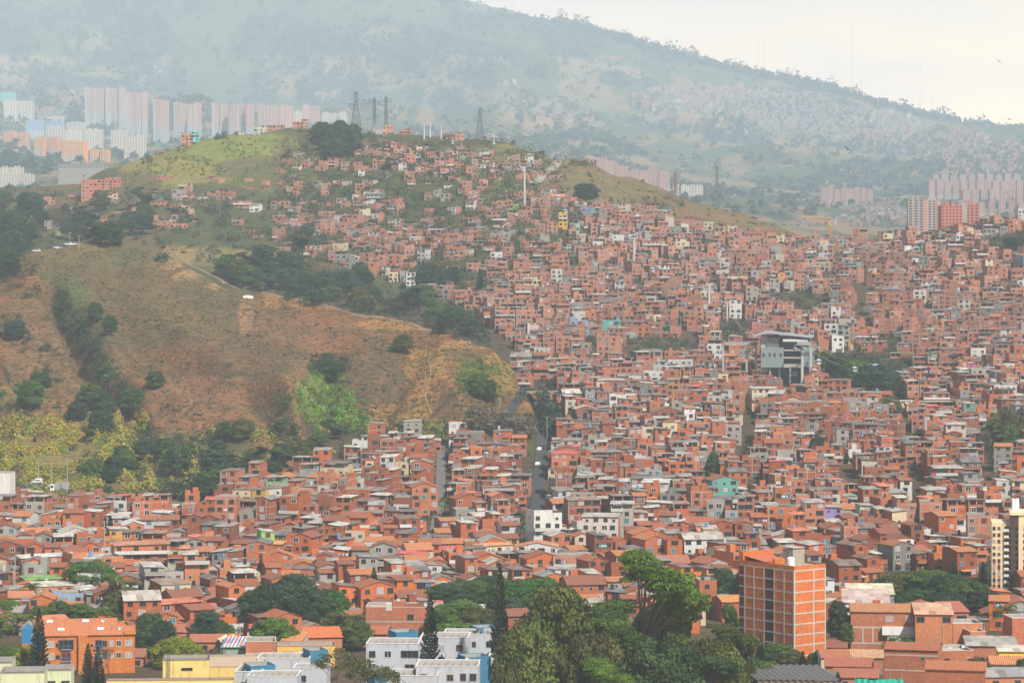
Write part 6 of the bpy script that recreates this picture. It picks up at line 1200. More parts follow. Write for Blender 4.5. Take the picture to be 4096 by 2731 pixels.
# --- lattice pylons and masts
def lattice(name, u, vt, vb, Y, wb, wt, label, cat, arms=(), col=(.13,.14,.16,0), r_=.16, antennas=0, panels=8):
    H = (vb-vt)*m_at(Y); x = (u-U0)/F*Y; z = ZV(vb, Y); root = empty(name, (x, Y, z), R(20), label, cat); b = MB()
    def wz(t): return wb+(wt-wb)*min(1, t/.72)
    for sx_, sy in ((-1,-1),(1,-1),(1,1),(-1,1)):
        for k in range(panels): t0, t1 = k/panels, (k+1)/panels; b.bar((sx_*wz(t0), sy*wz(t0), t0*H-(1.5 if k == 0 else 0)), (sx_*wz(t1), sy*wz(t1), t1*H), r_, 'paint', col, 4)
    q = [(-1,-1),(1,-1),(1,1),(-1,1)]
    for k in range(panels):
        t0, t1 = k/panels, (k+1)/panels
        for i in range(4): a_, e_ = q[i], q[(i+1) % 4]; b.bar((a_[0]*wz(t0), a_[1]*wz(t0), t0*H), (e_[0]*wz(t1), e_[1]*wz(t1), t1*H), r_*.6, 'paint', col, 3); b.bar((e_[0]*wz(t0), e_[1]*wz(t0), t0*H), (a_[0]*wz(t1), a_[1]*wz(t1), t1*H), r_*.6, 'paint', col, 3)
    part(root, 'lattice_frame', b)
    for t, L in arms:
        b = MB(); b.bar((-L,0,t*H),(L,0,t*H),r_*.8,'paint',col,4); b.bar((-L,0,t*H),(0,0,t*H+L*.35),r_*.6,'paint',col,3); b.bar((L,0,t*H),(0,0,t*H+L*.35),r_*.6,'paint',col,3); [b.bar((s_*L,0,t*H),(s_*L,0,t*H-1.6),.14,'paint',col,4) for s_ in (-1,1)]; part(root, 'crossarm', b)
    for k in range(antennas): b = MB(); a_ = k*2.1; b.box(math.cos(a_)*1.4-.2, math.cos(a_)*1.4+.2, math.sin(a_)*1.4-.2, math.sin(a_)*1.4+.2, H*(.74+.06*(k % 4)), H*(.74+.06*(k % 4))+2.6, 'paint', (.3,.3,.32,0)); part(root, 'antenna', b)
    return [Vector((x+s_*L*.94, Y, z+t*H-1.6)) for t, L in arms for s_ in (-1, 1)]
PW1 = lattice('power_pylon', 356, 91, 125, 2360, 3.4, .9, 'tall power pylon with six arms on the crest, left of the masts', 'power pylon', ((.62,5.2),(.75,5.8),(.88,5.2)))
lattice('radio_mast', 374.5, 98, 122, 2365, 1.0, .8, 'radio mast with forked antennas, middle of the three on the crest', 'radio mast', ((.55,2.8),(.85,3.4)), antennas=4)
lattice('radio_mast', 386, 96, 125, 2360, 1.0, .8, 'slim straight radio mast right of the forked one', 'radio mast', (), antennas=3)
PW2 = lattice('power_pylon', 480, 107, 139, 2350, 2.8, .9, 'power pylon with short arms near the stone cross', 'power pylon', ((.55,4.2),(.72,4.8),(.88,4.2)))
PW3 = lattice('power_pylon', 717, 165, 206, 2600, 3.6, .9, 'lone power pylon behind the right spur', 'power pylon', ((.62,4.5),(.75,5.0),(.88,4.5)))
lattice('radio_mast', 675.5, 171, 191, 2230, .7, .6, 'red and white radio mast on the right spur', 'radio mast', (), (.35,.12,.12,0), antennas=4); lattice('radio_mast', 595.5, 160, 170, 2270, .6, .5, 'short red mast beside the spur trees', 'radio mast', (), (.4,.12,.12,0), antennas=3)
lattice('radio_mast', 606.5, 333, 360, hitB(606.5, 358, 1250), .8, .6, 'red and white lattice mast among the houses above the bend', 'radio mast', (), (.5,.2,.18,0), .12, 5)
for i in range(3):
    for s_ in range(2): cable([PW2[i*2+s_], Vector((PW3[i*2+s_].x, 2600, PW3[i*2+s_].z))], .09, 'power line running from the cross pylon to the lone right pylon', 'power_line', sag=14, cat='power line')['group'] = 'power lines between the two right pylons'
for (u, vt, vb, lab) in ((758.5,33,80,'shorter of the two faint radio masts left of centre on the skyline'),(765,31,82,'taller of the paired faint radio masts on the skyline'),(852.7,16,98,'tallest guyed radio mast on the skyline'),(861.5,72,100,'short radio mast just right of the tallest one'),(920,26,118,'faint guyed radio mast above the round skyline tree'),(931.5,93,116,'short stub mast on the skyline'),(513,-6,20,'faint mast near the top of the mountain ridge')):
    Yq = float(E[4](u)[1])-60; b = MB(); H = (vb-vt)*m_at(Yq); b.bar((0,0,-30),(0,0,H),.62,'paint',(.30,.31,.34,0),4,.5)
    for k in range(10): b.bar((0,0,H*k/10),(0,0,H*k/10+2),1.0,'paint',(.3,.2,.2,0),4)
    tag(link('guyed_mast', b.mesh('guyed_mast'), None, tuple(P(u, vb, Yq))), lab, 'radio mast')
# stone cross on the crest
b = MB(); b.box(-.6,.6,-.6,.6,-1,9.5,'conc',(.2,.17,.15,0)); b.box(-3.2,3.2,-.55,.55,5.6,6.9,'conc',(.2,.17,.15,0)); b.box(-1.6,1.6,-1.2,1.2,-1,1,'conc',(.3,.3,.3,0)); tag(link('stone_cross', b.mesh('stone_cross'), None, tuple(G(494, 2335))), 'dark stone cross standing on the crest right of the pylon', 'cross')
# --- tower crane
p = G(829.5, 2120); m = m_at(2120); zb = ZV(243, 2120); root = empty('tower_crane', (p.x, 2120, zb), 0, 'tan tower crane sticking up behind the right skyline', 'crane'); tz = (243-221)*m; cc = (.42,.27,.10,0)
b = MB(); [b.bar((sx_*.9, sy*.9, -14),(sx_*.9, sy*.9, tz),.6,'paint',cc,4) for sx_ in (-1,1) for sy in (-1,1)]
for k in range(16): z = k*tz/16; b.bar((-.9,-.9,z),(.9,-.9,z+1.1),.25,'paint',cc,3); b.bar((.9,-.9,z),(-.9,-.9,z+1.1),.25,'paint',cc,3)
part(root, 'mast', b); b = MB(); L0, L1 = -27.5*m, 7.5*m; dz = 4*m
b.bar((L0,0,tz+dz),(0,0,tz),.5,'paint',cc,4); b.bar((L0,0,tz+dz+.3),(0,0,tz+2.4),.6,'paint',cc,4)
for k in range(18): a_ = L0+(0-L0)*k/18; zz = tz+dz*(1-k/18); b.bar((a_,0,zz),(a_-L0/18*.5,0,zz+.3+2.*k/18),.22,'paint',cc,3); b.bar((a_-L0/18*.5,0,zz+.3+2.*k/18),(a_-L0/18,0,zz-dz/18),.22,'paint',cc,3)
part(root, 'jib', b); b = MB(); b.bar((0,0,tz),(L1,0,tz),.55,'paint',cc,4); b.box(L1-2.2,L1,-.8,.8,tz-2.4,tz+1.6,'conc',(.3,.28,.25,0)); part(root, 'counterweight', b); b = MB(); b.box(-1.1,1.1,-1.3,1.,tz-2.6,tz-.2,'paint',(.4,.36,.28,0)); part(root, 'cab', b); b = MB(); b.bar((-14*m,0,tz+2*m),(-14*m,0,tz-7),.08,'steel'); b.box(-14*m-.4,-14*m+.4,-.3,.3,tz-7.6,tz-7,'steel',(.3,.3,.3,0)); part(root, 'hook', b)
# --- tall buildings on the right skyline
def slab(name, u, vt, vb, Y, wp, d, rd, lab, col, cat='apartment tower', rows=10, cols=4, stripe=None, group=None, wcol=(.05,.06,.08,0), base=None, solid=False):
    m = m_at(Y); rz = R(rd); w = wp*m/math.cos(rz); x = (u-U0)/F*Y; zb = ZV(vb, Y); H = (vb-vt)*m; mb, wb = MB(), MB()
    fh = H/rows
    if base: mb.box(-w/2, w/2, 0, d, -25, H*base[1], 'wall', b4(base[0], 0)); mb.box(-w/2, w/2, 0, d, H*base[1], H, 'wall', b4(col, 0), 'flrtb')
    else: mb.box(-w/2, w/2, 0, d, -25, H, 'wall', b4(col, 0))
    if stripe:
        for (f0, f1, c_) in stripe: mb.box(-w/2+w*f0, -w/2+w*f1, -.5, .02, -25, H+.6, 'wall', b4(c_, 0), 'flrt')
    for r__ in range(rows):
        for c_ in range(cols):
            xx = -w/2+w*(c_+.5)/cols; ww = w/cols*.28; wb.box(xx-ww, xx+ww, -.12, 0, r__*fh+fh*.3, r__*fh+fh*.78, 'glass', wcol, 'f')
    for k in range(2): mb.box(-w*.25+k*w*.3, -w*.25+k*w*.3+w*.16, d*.4, d*.4+3, H, H+2.6, 'wall', b4(tuple(q*.9 for q in col), 0))
    if solid: mb.merge(wb); o = link(name, mb.mesh(name), None, (x, Y, zb), rz); tag(o, lab, cat, group)
    else:
        o = empty(name, (x, Y, zb), rz, lab, cat, group); part(o, 'wall', mb); wm = None
        for r__ in range(rows):
            for c_ in range(cols):
                if wm is None: q = MB(); ww = w/cols*.28; q.box(-ww, ww, -.12, 0, 0, fh*.48, 'glass', wcol, 'fltr'); wm = q.mesh('window')
                link('window', wm, o, (-w/2+w*(c_+.5)/cols, 0, r__*fh+fh*.3))
    OCC.append((u-wp/2, u+wp/2, vt, vb, Y)); return o
slab('unfinished_tower', 916, 199, 236, 2100, 16, 12, -4, 'grey unfinished concrete tower, tallest on the right skyline', (.34,.32,.30), rows=14, cols=3)
o = slab('unfinished_tower', 932, 200, 236, 2110, 17, 12, -8, 'grey tower with pink balcony columns and dark netting, right of the unfinished one', (.40,.36,.34), rows=14, cols=4, stripe=[(.05,.2,(.55,.25,.2)),(.8,.95,(.55,.3,.24))])
slab('red_apartment_tower', 952, 205, 234, 2060, 21, 12, 4, 'red brick apartment tower with five columns of small windows', (.50,.17,.13), rows=9, cols=6); slab('red_apartment_tower', 970, 204, 232, 2080, 18, 12, -6, 'second red brick apartment tower behind a grey gable strip', (.46,.17,.13), rows=9, cols=4, stripe=[(0,.35,(.38,.34,.32))])
# ------------------------------------------------------------------ far apartment towers in the haze
PK, WG, GYF = (.42,.25,.21), (.46,.43,.38), (.34,.34,.35)
far_n = {}
def ftower(u0, u1, vt, vb, kind, where, Y=None):
    u = (u0+u1)/2; Y = Y or hitB(u, vb, 3500) or 5600.; n = far_n.get(where, 0)+1; far_n[where] = n
    rows = max(4, int((vb-vt)/1.75)); cols = max(2, int((u1-u0)/2.6)); k = random.uniform(.92, 1.08)
    st = dict(tall=(tuple(c*k for c in PK), (GYF, .38), 'pink-topped grey high-rise'), white=(tuple(c*k for c in WG), None, 'whitish apartment slab'), orange=((.52,.26,.10), ((.42,.33,.26), .3), 'orange-trimmed apartment slab'), blue=((.20,.32,.55), ((.40,.44,.52), .5), 'blue and white apartment slab'), teal=((.14,.48,.46), None, 'teal-edged apartment slab'), pink=(tuple(c*k for c in (.46,.27,.22)), None, 'pinkish apartment tower'), mauve=(tuple(c*k for c in (.38,.21,.18)), ((.36,.33,.32), .2), 'mauve brick apartment tower'))[kind]
    ORD = ('first','second','third','fourth','fifth','sixth','seventh','eighth','ninth','tenth','eleventh','twelfth','thirteenth','fourteenth','fifteenth','sixteenth','seventeenth','eighteenth','nineteenth','twentieth')
    w_ = u1-u0; stripe = [(.0,.22,(.34,.34,.36))] if kind == 'tall' and n % 3 == 1 else ([(.8,1.,(.62,.24,.08))] if kind == 'orange' else None)
    slab('far_apartment_tower', u, vt, vb, Y, w_, 14, random.uniform(-12, 14), '%s, %s from the left %s' % (st[2], ORD[n-1] if n <= 20 else ORD[n-21]+' after the twentieth', where), st[0], 'apartment tower', rows, cols, stripe, 'far apartment towers '+where, (.16,.15,.16,0), st[1], solid=True)
def cluster(where, kind, lst, vt, vb, w): [ftower(u-w/2, u+w/2, vt+(i*7 % 5)*.6-1, vb, kind, where) for i, u in enumerate(lst)]
random.seed(3)
cluster('in the tall left cluster', 'tall', [88,95,101,109,116,122], 88, 128, 6.4); cluster('in the tall left cluster', 'tall', [128,134,140,145], 93, 138, 6)
cluster('of the grey-sided pair behind the ridge', 'tall', [157,165], 100, 143, 8); cluster('in the second pink cluster', 'tall', [177,184,191,198], 103, 138, 7)
cluster('in the cluster behind the ridge houses', 'tall', [216,224,233,241,250], 104, 140, 8); cluster('above the ridge row', 'pink', [261,268,275,283,290], 105, 130, 7); cluster('just left of the dark crest trees', 'pink', [306,315], 106, 122, 8); cluster('beside the crest trees', 'white', [298,326,334,343], 112, 122, 8)
for a in ((0,15,92,110,'teal','on the left edge'),(4,18,100,122,'white','of the pale left pair'),(19,34,101,121,'white','of the pale left pair'),(45,64,116,126,'white','behind the blue slab'),(26,44,120,140,'blue','of the blue pair'),(45,62,121,139,'blue','of the blue pair'),(66,84,122,140,'white','of the white mid slabs'),(46,64,126,146,'white','of the white mid slabs'),(65,83,130,148,'white','of the white mid slabs'),(84,103,129,150,'white','of the white mid slabs'),
          (3,16,131,150,'orange','of the orange left slabs'),(17,28,132,150,'orange','of the orange left slabs'),(34,46,137,156,'orange','of the orange middle slabs'),(47,60,137,155,'orange','of the orange middle slabs'),(62,88,141,160,'orange','of the orange middle slabs'),(90,99,149,160,'orange','of the low orange slabs'),(100,110,150,161,'orange','of the low orange slabs'),(111,125,130,150,'white','of the bright white slabs'),(124,146,136,157,'white','of the bright white slabs'),(0,10,167,178,'white','of the white slabs by the woods'),(11,23,167,182,'white','of the white slabs by the woods'),(0,20,173,185,'white','in front of the woods'),(21,33,174,185,'white','in front of the woods')):
    ftower(*a)
for i, (u, vt, w) in enumerate(((590,156,10),(600,158,11),(611,161,12),(622,166,13),(634,170,13),(645,171,10))): ftower(u-w/2, u+w/2, vt, vt+22, 'pink', 'of the stepped row behind the spur')
for u0, u1, vt in ((648,658,167),(659,670,171)): ftower(u0, u1, vt, 192, 'mauve', 'of the slender pair behind the spur')
for u in (677,685,693,699): ftower(u-4, u+4, 185, 196, 'white', 'of the low row right of the slender pair')
cluster('in the middle valley row', 'mauve', [824,830.5,837,844,850.5,857,864,870], 188, 204, 6)
for r_, (va, vb, us) in enumerate(((174,190,range(936,1026,9)),(180,199,range(932,1030,8)),(190,208,range(966,1030,9)),(201,216,range(962,1030,10)))):
    for u in us: ftower(u-3.1, u+3.1, va+random.uniform(-1,1.5), vb, 'mauve', 'of the %s terrace on the far right' % ('upper','second','third','lowest')[r_])
slab('long_hall', 82, 163.5, 168, 3300, 48, 20, -3, 'long pale roofed hall below the far left towers', (.27,.265,.25), 'hall', 2, 18, solid=True)

# ------------------------------------------------------------------ roads, paths, water of the place
def ribbon(name, pts, wd, mat, col=(.5,.5,.5,0), off=.22, sub=10, Y0=700., kind='structure', marks=False):
    q = [GV(u, v, Y0) if v < 700 else G(u, v) for u, v in pts]; c = []
    for a, e in zip(q, q[1:]):
        for k in range(sub): c.append(a.lerp(e, k/sub))
    c.append(q[-1]); L, Rr = [], []
    for i, p in enumerate(c):
        d = (c[min(i+1, len(c)-1)]-c[max(i-1, 0)]); d.z = 0; d.normalize(); n_ = Vector((-d.y, d.x, 0))
        for s_, lst in ((1, L), (-1, Rr)): e = p+n_*s_*wd/2; lst.append(Vector((e.x, e.y, max(float(gz(e.x, e.y)), float(gz(p.x, p.y)))+off)))
    b = MB()
    for i in range(len(c)-1): b.face([Rr[i], Rr[i+1], L[i+1], L[i]], mat, col); b.face([Rr[i]-Vector((0,0,.9)), Rr[i+1]-Vector((0,0,.9)), Rr[i+1], Rr[i]], 'conc', (.3,.3,.3,0))
    o = link(name, b.mesh(name)); return tag(o, kind=kind)
ribbon('steep_road', [(542,440),(540,460),(538,490),(535,515),(531,535),(528,552)], 4.6, 'asphalt', off=.45)
ribbon('stair_street', [(441,445),(441,470),(440,500),(436,525),(430,545)], 3.6, 'paint', (.13,.125,.12,0), off=.4)
ribbon('road', [(525,1500),(529,1440),(533,1385),(534.5,1330),(531,1285),(521,1255),(507,1238),(497,1228)], 5, 'asphalt', off=.35)
ribbon('road', [(40,500),(70,498),(95,497.5),(125,501),(150,506)], 8, 'asphalt', off=.3)
ribbon('dirt_road', [(560,160),(556,165),(548,172),(540,178),(530,184)], 8, 'paint', (.30,.27,.24,0), off=.4)
ribbon('street', [(120,560),(126,548),(134,536),(140,528)], 7, 'asphalt', off=.3); ribbon('street', [(690,480),(712,478),(730,482)], 5, 'asphalt', off=.3)
for pts, wd, c_ in (([(165,245),(185,262),(205,272),(225,284)],1.5,(.25,.16,.085)),([(185,262),(215,277),(240,290)],1.,(.25,.16,.085)),([(430,352),(428,362),(431,372),(429,385),(425,395),(428,405),(432,415)],0.7,(.26,.17,.08)),([(262,293),(300,300),(350,313),(400,321),(440,331),(470,341)],1.1,(.24,.14,.07)),([(185,262),(195,255),(205,262)],0.9,(.24,.15,.08))):
    ribbon('footpath', pts, wd, 'paint', (*c_, 0), off=.35, sub=6)
b = MB()
for k in range(9):                              # pile of white sacks on the saddle of the hill
    a = GV(243+rt.uniform(0,9), 297.5+rt.uniform(-1,1), 1100); s = rt.uniform(.6, 1.1); b.box(a.x-s, a.x+s, a.y-s*.7, a.y+s*.7, a.z-.3, a.z+s*.9, 'paint', (.75,.75,.74,0))
tag(link('sack_pile', b.mesh('sack_pile')), 'heap of white sacks on the saddle of the brown hill', 'sack pile')

# ------------------------------------------------------------------ vehicles
def car(u, v, col, label, rz=0., van=False, Y=None, truck=False, group='parked cars'):
    p = G(u, Y) if Y else GV(u, v, 800); root = empty('truck' if truck else 'car', (p.x, p.y, p.z+.35), rz, label, 'truck' if truck else 'car', group); L = 4.3; b = MB(); c_ = b4(col, 0)
    if truck:
        b.box(-3.6, 1.7, -1.2, 1.2, 1.0, 3.6, 'gloss', (.30,.30,.30,0)); part(root, 'cargo_box', b); b = MB(); b.box(-5.4, -3.75, -1.15, 1.15, .5, 2.9, 'gloss', (.72,.72,.70,0)); cb = part(root, 'cab', b); b = MB(); b.box(-5.45,-5.41,-1,1,1.6,2.6,'glass',(.02,.02,.03,0)); b.box(-5.2,-4.2,-1.19,-1.16,1.6,2.5,'glass',(.02,.02,.03,0)); part(root, 'window', b, sub=cb); ws = ((-4.5, 0), (.3, 0), (1.1, 0))
    else:
        prof = [(-L/2,.35),(-L/2,.85),(-L/2+.9,1.0),(-L/2+1.5,1.5 if not van else 1.9),(L/2-1.1 if not van else L/2-.1,1.5 if not van else 1.95),(L/2-.35,.98),(L/2,.85),(L/2,.35)]
        for (xa, za), (xb, zb) in zip(prof, prof[1:]): b.face([(xa,.85,za),(xa,-.85,za),(xb,-.85,zb),(xb,.85,zb)], 'gloss', c_)
        for y in (-.85, .85): b.face([(x, y, z) for x, z in (prof if y > 0 else prof[::-1])], 'gloss', c_)
        b.face([(x, y, .35) for x, y in ((-L/2,-.85),(L/2,-.85),(L/2,.85),(-L/2,.85))], 'gloss', c_); part(root, 'body', b); b = MB()
        for y in (-.87, .87): b.face([(-L/2+1.15,y,1.02),(L/2-.7,y,1.02),(L/2-1.15,y,1.42),(-L/2+1.55,y,1.42)], 'glass', (.02,.02,.03,0))
        part(root, 'window', b); ws = ((-1.35, 0), (1.35, 0))
    for wx, _ in ws:
        for y in (-.88, .74) if not truck else (-1.2, 1.0): b = MB(); b.bar((wx, y, .33), (wx, y+.2, .33), .36, 'paint', (.02,.02,.02,0), 10); part(root, 'wheel', b)
for a in ((58,247,(.7,.7,.7),'white car, leftmost of those parked under the far trees'),(63,247,(.04,.06,.2),'dark blue car parked under the far trees'),(68,247,(.7,.72,.75),'white car parked in the middle under the far trees'),(73,247,(.6,.6,.6),'silver car beside the bare tree'),(50,246.5,(.05,.05,.06),'black car half hidden by the left trees'),(36.5,246,(.65,.65,.65),'pale car furthest left on the hill crest'),
          (23,0,(.12,.14,.16),'dark grey car by the road at the left edge'),(31,0,(.10,.12,.14),'black car next in the roadside row'),(39,0,(.30,.33,.36),'grey car in the roadside row'),(45,0,(.68,.70,.7),'white car just right of the blue canopy')): car(a[0], a[1], a[2], a[3], rt.uniform(-.3,.3), Y=1085 if not a[1] else 1512)
car(37, 0, (.66,.68,.68), 'white van parked behind the blue canopy', .2, True, 1092); car(65, 0, (0,0,0), 'truck with white cab and grey box on the roadside', 0, Y=1080, truck=True); car(69.5, 0, (.03,.05,.07), 'dark car just right of the truck', 0, Y=1078)
for a in ((733,360,(.66,.66,.66),'white car below the footbridge'),(737,359.5,(.5,.5,.5),'silver car below the footbridge'),(742,358.5,(.75,.52,.03),'yellow taxi below the footbridge'),(553,166,(.55,.05,.08),'red car on the dirt road'),(557.5,162.5,(.7,.45,.05),'orange car higher on the dirt road'),(695,477,(.68,.68,.68),'white car on a street among the brick houses'),(540,451,(.7,.7,.7),'white van at the top of the steep road'),(538,466,(.6,.6,.58),'pale car halfway up the steep road')): car(*a, rz=rt.uniform(-.4,.4)+(1.5 if a[0] in (538,540) else 0))
# ------------------------------------------------------------------ street poles, birds, a walker
def pole(u, vt, vb, label, Y=None, arm=True):
    Y = Y or hitB(u, vb, 700); x = (u-U0)/F*Y; zb = ZV(vb, Y); H = (vb-vt)*m_at(Y); root = empty('utility_pole', (x, Y, zb), 0, label, 'utility pole', 'utility poles'); b = MB(); b.bar((0,0,-1.5),(0,0,H),.16,'conc',(.5,.5,.48,0),6,.11); part(root, 'post', b)
    if arm: b = MB(); b.bar((-.9,0,H-.4),(.9,0,H-.4),.07,'steel'); [b.bar((x_,0,H-.4),(x_,0,H-.05),.07,'conc',(.3,.25,.2,0),5) for x_ in (-.8,0,.8)]; part(root, 'crossarm', b)
    return Vector((x, Y, zb+H-.2))
pq = []
for a in ((51.5,462,491,'street pole left of the truck'),(67.2,457,496,'street pole in front of the truck'),(38.6,462,482,'street pole above the parked cars'),(70,212+20,249,'tall white lamp pole on the hill crest'),(79,232+3,249,'leaning wooden pole on the hill crest'),(104.5,520,560,'pole with transformer above the left street'),(116,530,565,'pole on the left street, second'),(121,521,560,'pole beside the grey concrete house'),(15,570-14,600,'pole at the left edge behind the coconut palm'),(13.5,565,592,'grey pole by the left edge houses'),(137,568,590,'thin pole before the grey concrete building'),
          (547,438-22,441,'pole by the purple bare trees'),(589,413,440,'white pole below the purple trees'),(614,420,443,'white pole right of the dark tree'),(607,393+8,420,'thin pole beside the dark tree'),(690,360,402,'tall lamp pole left of the palm'),(747,370,400,'tall pole left of the station hall'),(717,362,382,'pole left of the small brick houses'),(624,480,520,'leaning pole by the white four-storey house'),(681,315,330,'lamp pole in the trees left of the station'),(869,395,412,'white pole on the right slope'),(937,390,412,'lamp pole below the big dark trees'),(744,484,512,'wooden pole by the olive tree'),(769,470+20,540,'pole before the grey-roofed houses'),(552,540,566,'pole behind the long white house'),(378,555,572,'pole beside the lime green house'),(583,555-5,572,'pole before the unfinished building'),(500,392+5,420,'street pole at the road bend')):
    pole(*a)
def bird(u, v, Y, s, label):
    b = MB(); c_ = (.015,.015,.018,0)
    for sg in (-1, 1): b.face([(0,-.25,0),(sg*.9,-.1,.35),(sg*1.9,.1,.1),(sg*.9,.3,.3),(0,.3,0)], 'paint', c_)
    b.bar((0,-.5,0),(0,.6,-.05),.16,'paint',c_,6,.05); o = link('bird', b.mesh('bird'), None, tuple(P(u, v, Y)), R(25), s); o.rotation_euler = (R(10), R(30), R(25)); tag(o, label, 'bird', 'dark birds gliding over the valley')
for a in ((847.5,149,900,2.0,'black bird gliding before the far right slope'),(173,266,700,1.2,'black bird over the crest of the brown hill'),(161.5,357,700,1.3,'black bird low over the brown slope, left one'),(196.5,355,700,1.2,'black bird low over the brown slope, right one'),(129,480,700,.9,'black bird before the hill foot thicket'),(890,247,700,1.3,'black bird before the right skyline houses'),(999.5,61.5,900,1.1,'tiny bird in the cream sky'),(602,150,900,.8,'tiny bird before the mountain above the spur')): bird(a[0], a[1], a[2], a[3]*.65, a[4])
def person(u, Y, label, col):
    g = G(u, Y); me = bpy.data.meshes.new('person'); P_ = [(0,0,.92),(0,0,1.25),(0,0,1.48),(0,0,1.70),(.11,0,.88),(.13,-.03,.48),(.14,.02,.04),(.16,-.14,.02),(-.11,0,.88),(-.14,.06,.48),(-.15,.14,.05),(-.16,.0,.02),(.20,0,1.40),(.25,.02,1.12),(.26,-.08,.86),(-.20,0,1.40),(-.26,.02,1.12),(-.25,-.08,.86)]
    Ed = [(0,1),(1,2),(2,3),(0,4),(4,5),(5,6),(6,7),(0,8),(8,9),(9,10),(10,11),(2,12),(12,13),(13,14),(2,15),(15,16),(16,17)]; me.from_pydata(P_, Ed, []); o = link('person', me, None, (g.x, g.y, g.z+.5), .3)
    md = o.modifiers.new('skin', 'SKIN'); sv = me.skin_vertices[0].data
    for i, r__ in enumerate((.15,.17,.10,.12,.10,.075,.05,.045,.10,.075,.05,.045,.07,.05,.04,.07,.05,.04)): sv[i].radius = (r__, r__*.85)
    sv[0].use_root = True; o.modifiers.new('sub', 'SUBSURF').levels = 1; m_ = m_plain('clothes', col); me.materials.append(m_); tag(o, label, 'person', 'people on the streets')
person(531.5, 960, 'person in dark clothes walking up the steep road', (.03,.03,.04)); person(428, 965, 'person in a pale shirt at the foot of the stairs', (.4,.4,.42))

# ------------------------------------------------------------------ trees into the scene
tree_recs = []
for i, (u, vt, vb, wp, kind, colr_, Yt) in enumerate(TREES):
    if Yt is None:
        Yt = hitB(u, vb, 700.)
        if Yt is None: continue
    x = (u-U0)/F*Yt; g = float(gz(x, Yt)); zt = ZV(vt, Yt); zb = min(max(g, ZV(vb, Yt)-1.), g+2) if ZV(vb, Yt) > g-40 else g
    zb = min(zb, zt-2.5)
    H = zt-zb; W = wp*m_at(Yt); tk, ck, h0, w0 = TM[kind][i % len(TM[kind])] if kind != 'bare' else TM[kind][1 if colr_ == 'olive' else 0]
    tree_recs.append(dict(i=i, u=u, v=(vt+vb)/2, x=x, Y=Yt, z=zb, H=H, W=W, kind=kind, col=colr_, area=(vb-vt)*wp, tk=tk, ck=ck, s=(W/w0, W/w0, H/h0)))
NAMES_LM = [(787,360,'the cable car station'),(786,605,'the tall brick tower'),(1011,560,'the beige tower'),(70,655,'the orange apartments'),(536,500,'the steep road'),(440,500,'the stair street'),(634,255,'the mid-slope pylon'),(524,185,'the school pylon'),(767,403,'the cream block'),(100,186,'the red slab block'),(695,490,'the lime green long house'),(253,555,'the orange-roofed house'),
            (180,570,'the grey concrete building'),(403,618,'the blank brick building'),(445,650,'the white blocks'),(200,665,'the yellow building'),(515,375,'the hill tip'),(250,296,'the white sacks'),(325,400,'the bright green hollow'),(90,242,'the parked cars on the crest'),(65,492,'the parked truck'),(1009,392,'the right edge pylon'),(866,375,'the big dark station trees'),(930,600,'the large dark grove'),(356,110,'the six-armed pylon'),
            (193,140,'the turquoise ridge house'),(829,230,'the tower crane'),(917,215,'the unfinished tower'),(535,560,'the long white house'),(603,365,'the six-storey sunlit block'),(833,525,'the purple house'),(645,212,'the white factories'),(353,482,'the bright yellow house'),(895,240,'the right skyline'),(560,345,'the green-roofed long building'),(823,255,'the slim grey block'),(480,125,'the cross pylon'),(215,160,'the grassy dome'),(948,435,'the tall bare brick block'),(35,590,'the coconut palm'),(905,640,'the royal palms'),(607,345,'the red and white mast'),(545,192,'the orange-roofed school'),(650,575,'the tall gum trees'),(282,605,'the dark ficus'),(1010,440,'the right edge thicket')]
NUMW = ['nearest','second nearest','third nearest','fourth nearest','fifth nearest','sixth nearest','seventh nearest','eighth nearest','ninth nearest','tenth nearest','eleventh nearest','twelfth nearest']+['%dth nearest' % k for k in range(13, 80)]
SH = {}
def relabel(items):
    """items: dicts with u v words; gives each a label unique by look + landmark + side + rank"""
    g = {}
    for it in items:
        k = min(range(len(NAMES_LM)), key=lambda j: (it['u']-NAMES_LM[j][0])**2+((it['v']-NAMES_LM[j][1])*1.3)**2)
        lu, lv, _ = NAMES_LM[k]; du, dv = it['u']-lu, it['v']-lv
        side = ('right of' if du > 0 else 'left of') if abs(du) > abs(dv)*1.2 else ('above' if dv < 0 else 'below'); it['_k'] = k; it['_d'] = math.hypot(du, dv); it['_s'] = side
        g.setdefault((it['words'], k, side), []).append(it)
    for (wds, k, side), L in g.items():
        L.sort(key=lambda q: q['_d'])
        for n, it in enumerate(L): it['label'] = '%s, %s%s %s' % (wds.replace(' and grey', '').replace(' and cream', '').replace(' and white', '') if len(wds.split()) > 9 else wds, (NUMW[n].replace(' nearest', '-nearest')+' ') if len(L) > 1 else '', side, NAMES_LM[k][2])
def sizew(a): return 'very large ' if a > 3500 else ('large ' if a > 1100 else ('' if a > 300 else 'small '))
tree_recs.sort(key=lambda t: -t['area']); keep = tree_recs[:300]; rest = tree_recs[300:]
for t in keep: t['words'] = sizew(t['area'])+CWORD[t['col']]+' '+(KWORD[t['kind']].replace('small ', '') if t['area'] < 300 or t['kind'] != 'young' else KWORD[t['kind']]).replace('tall ', '')
relabel(keep)
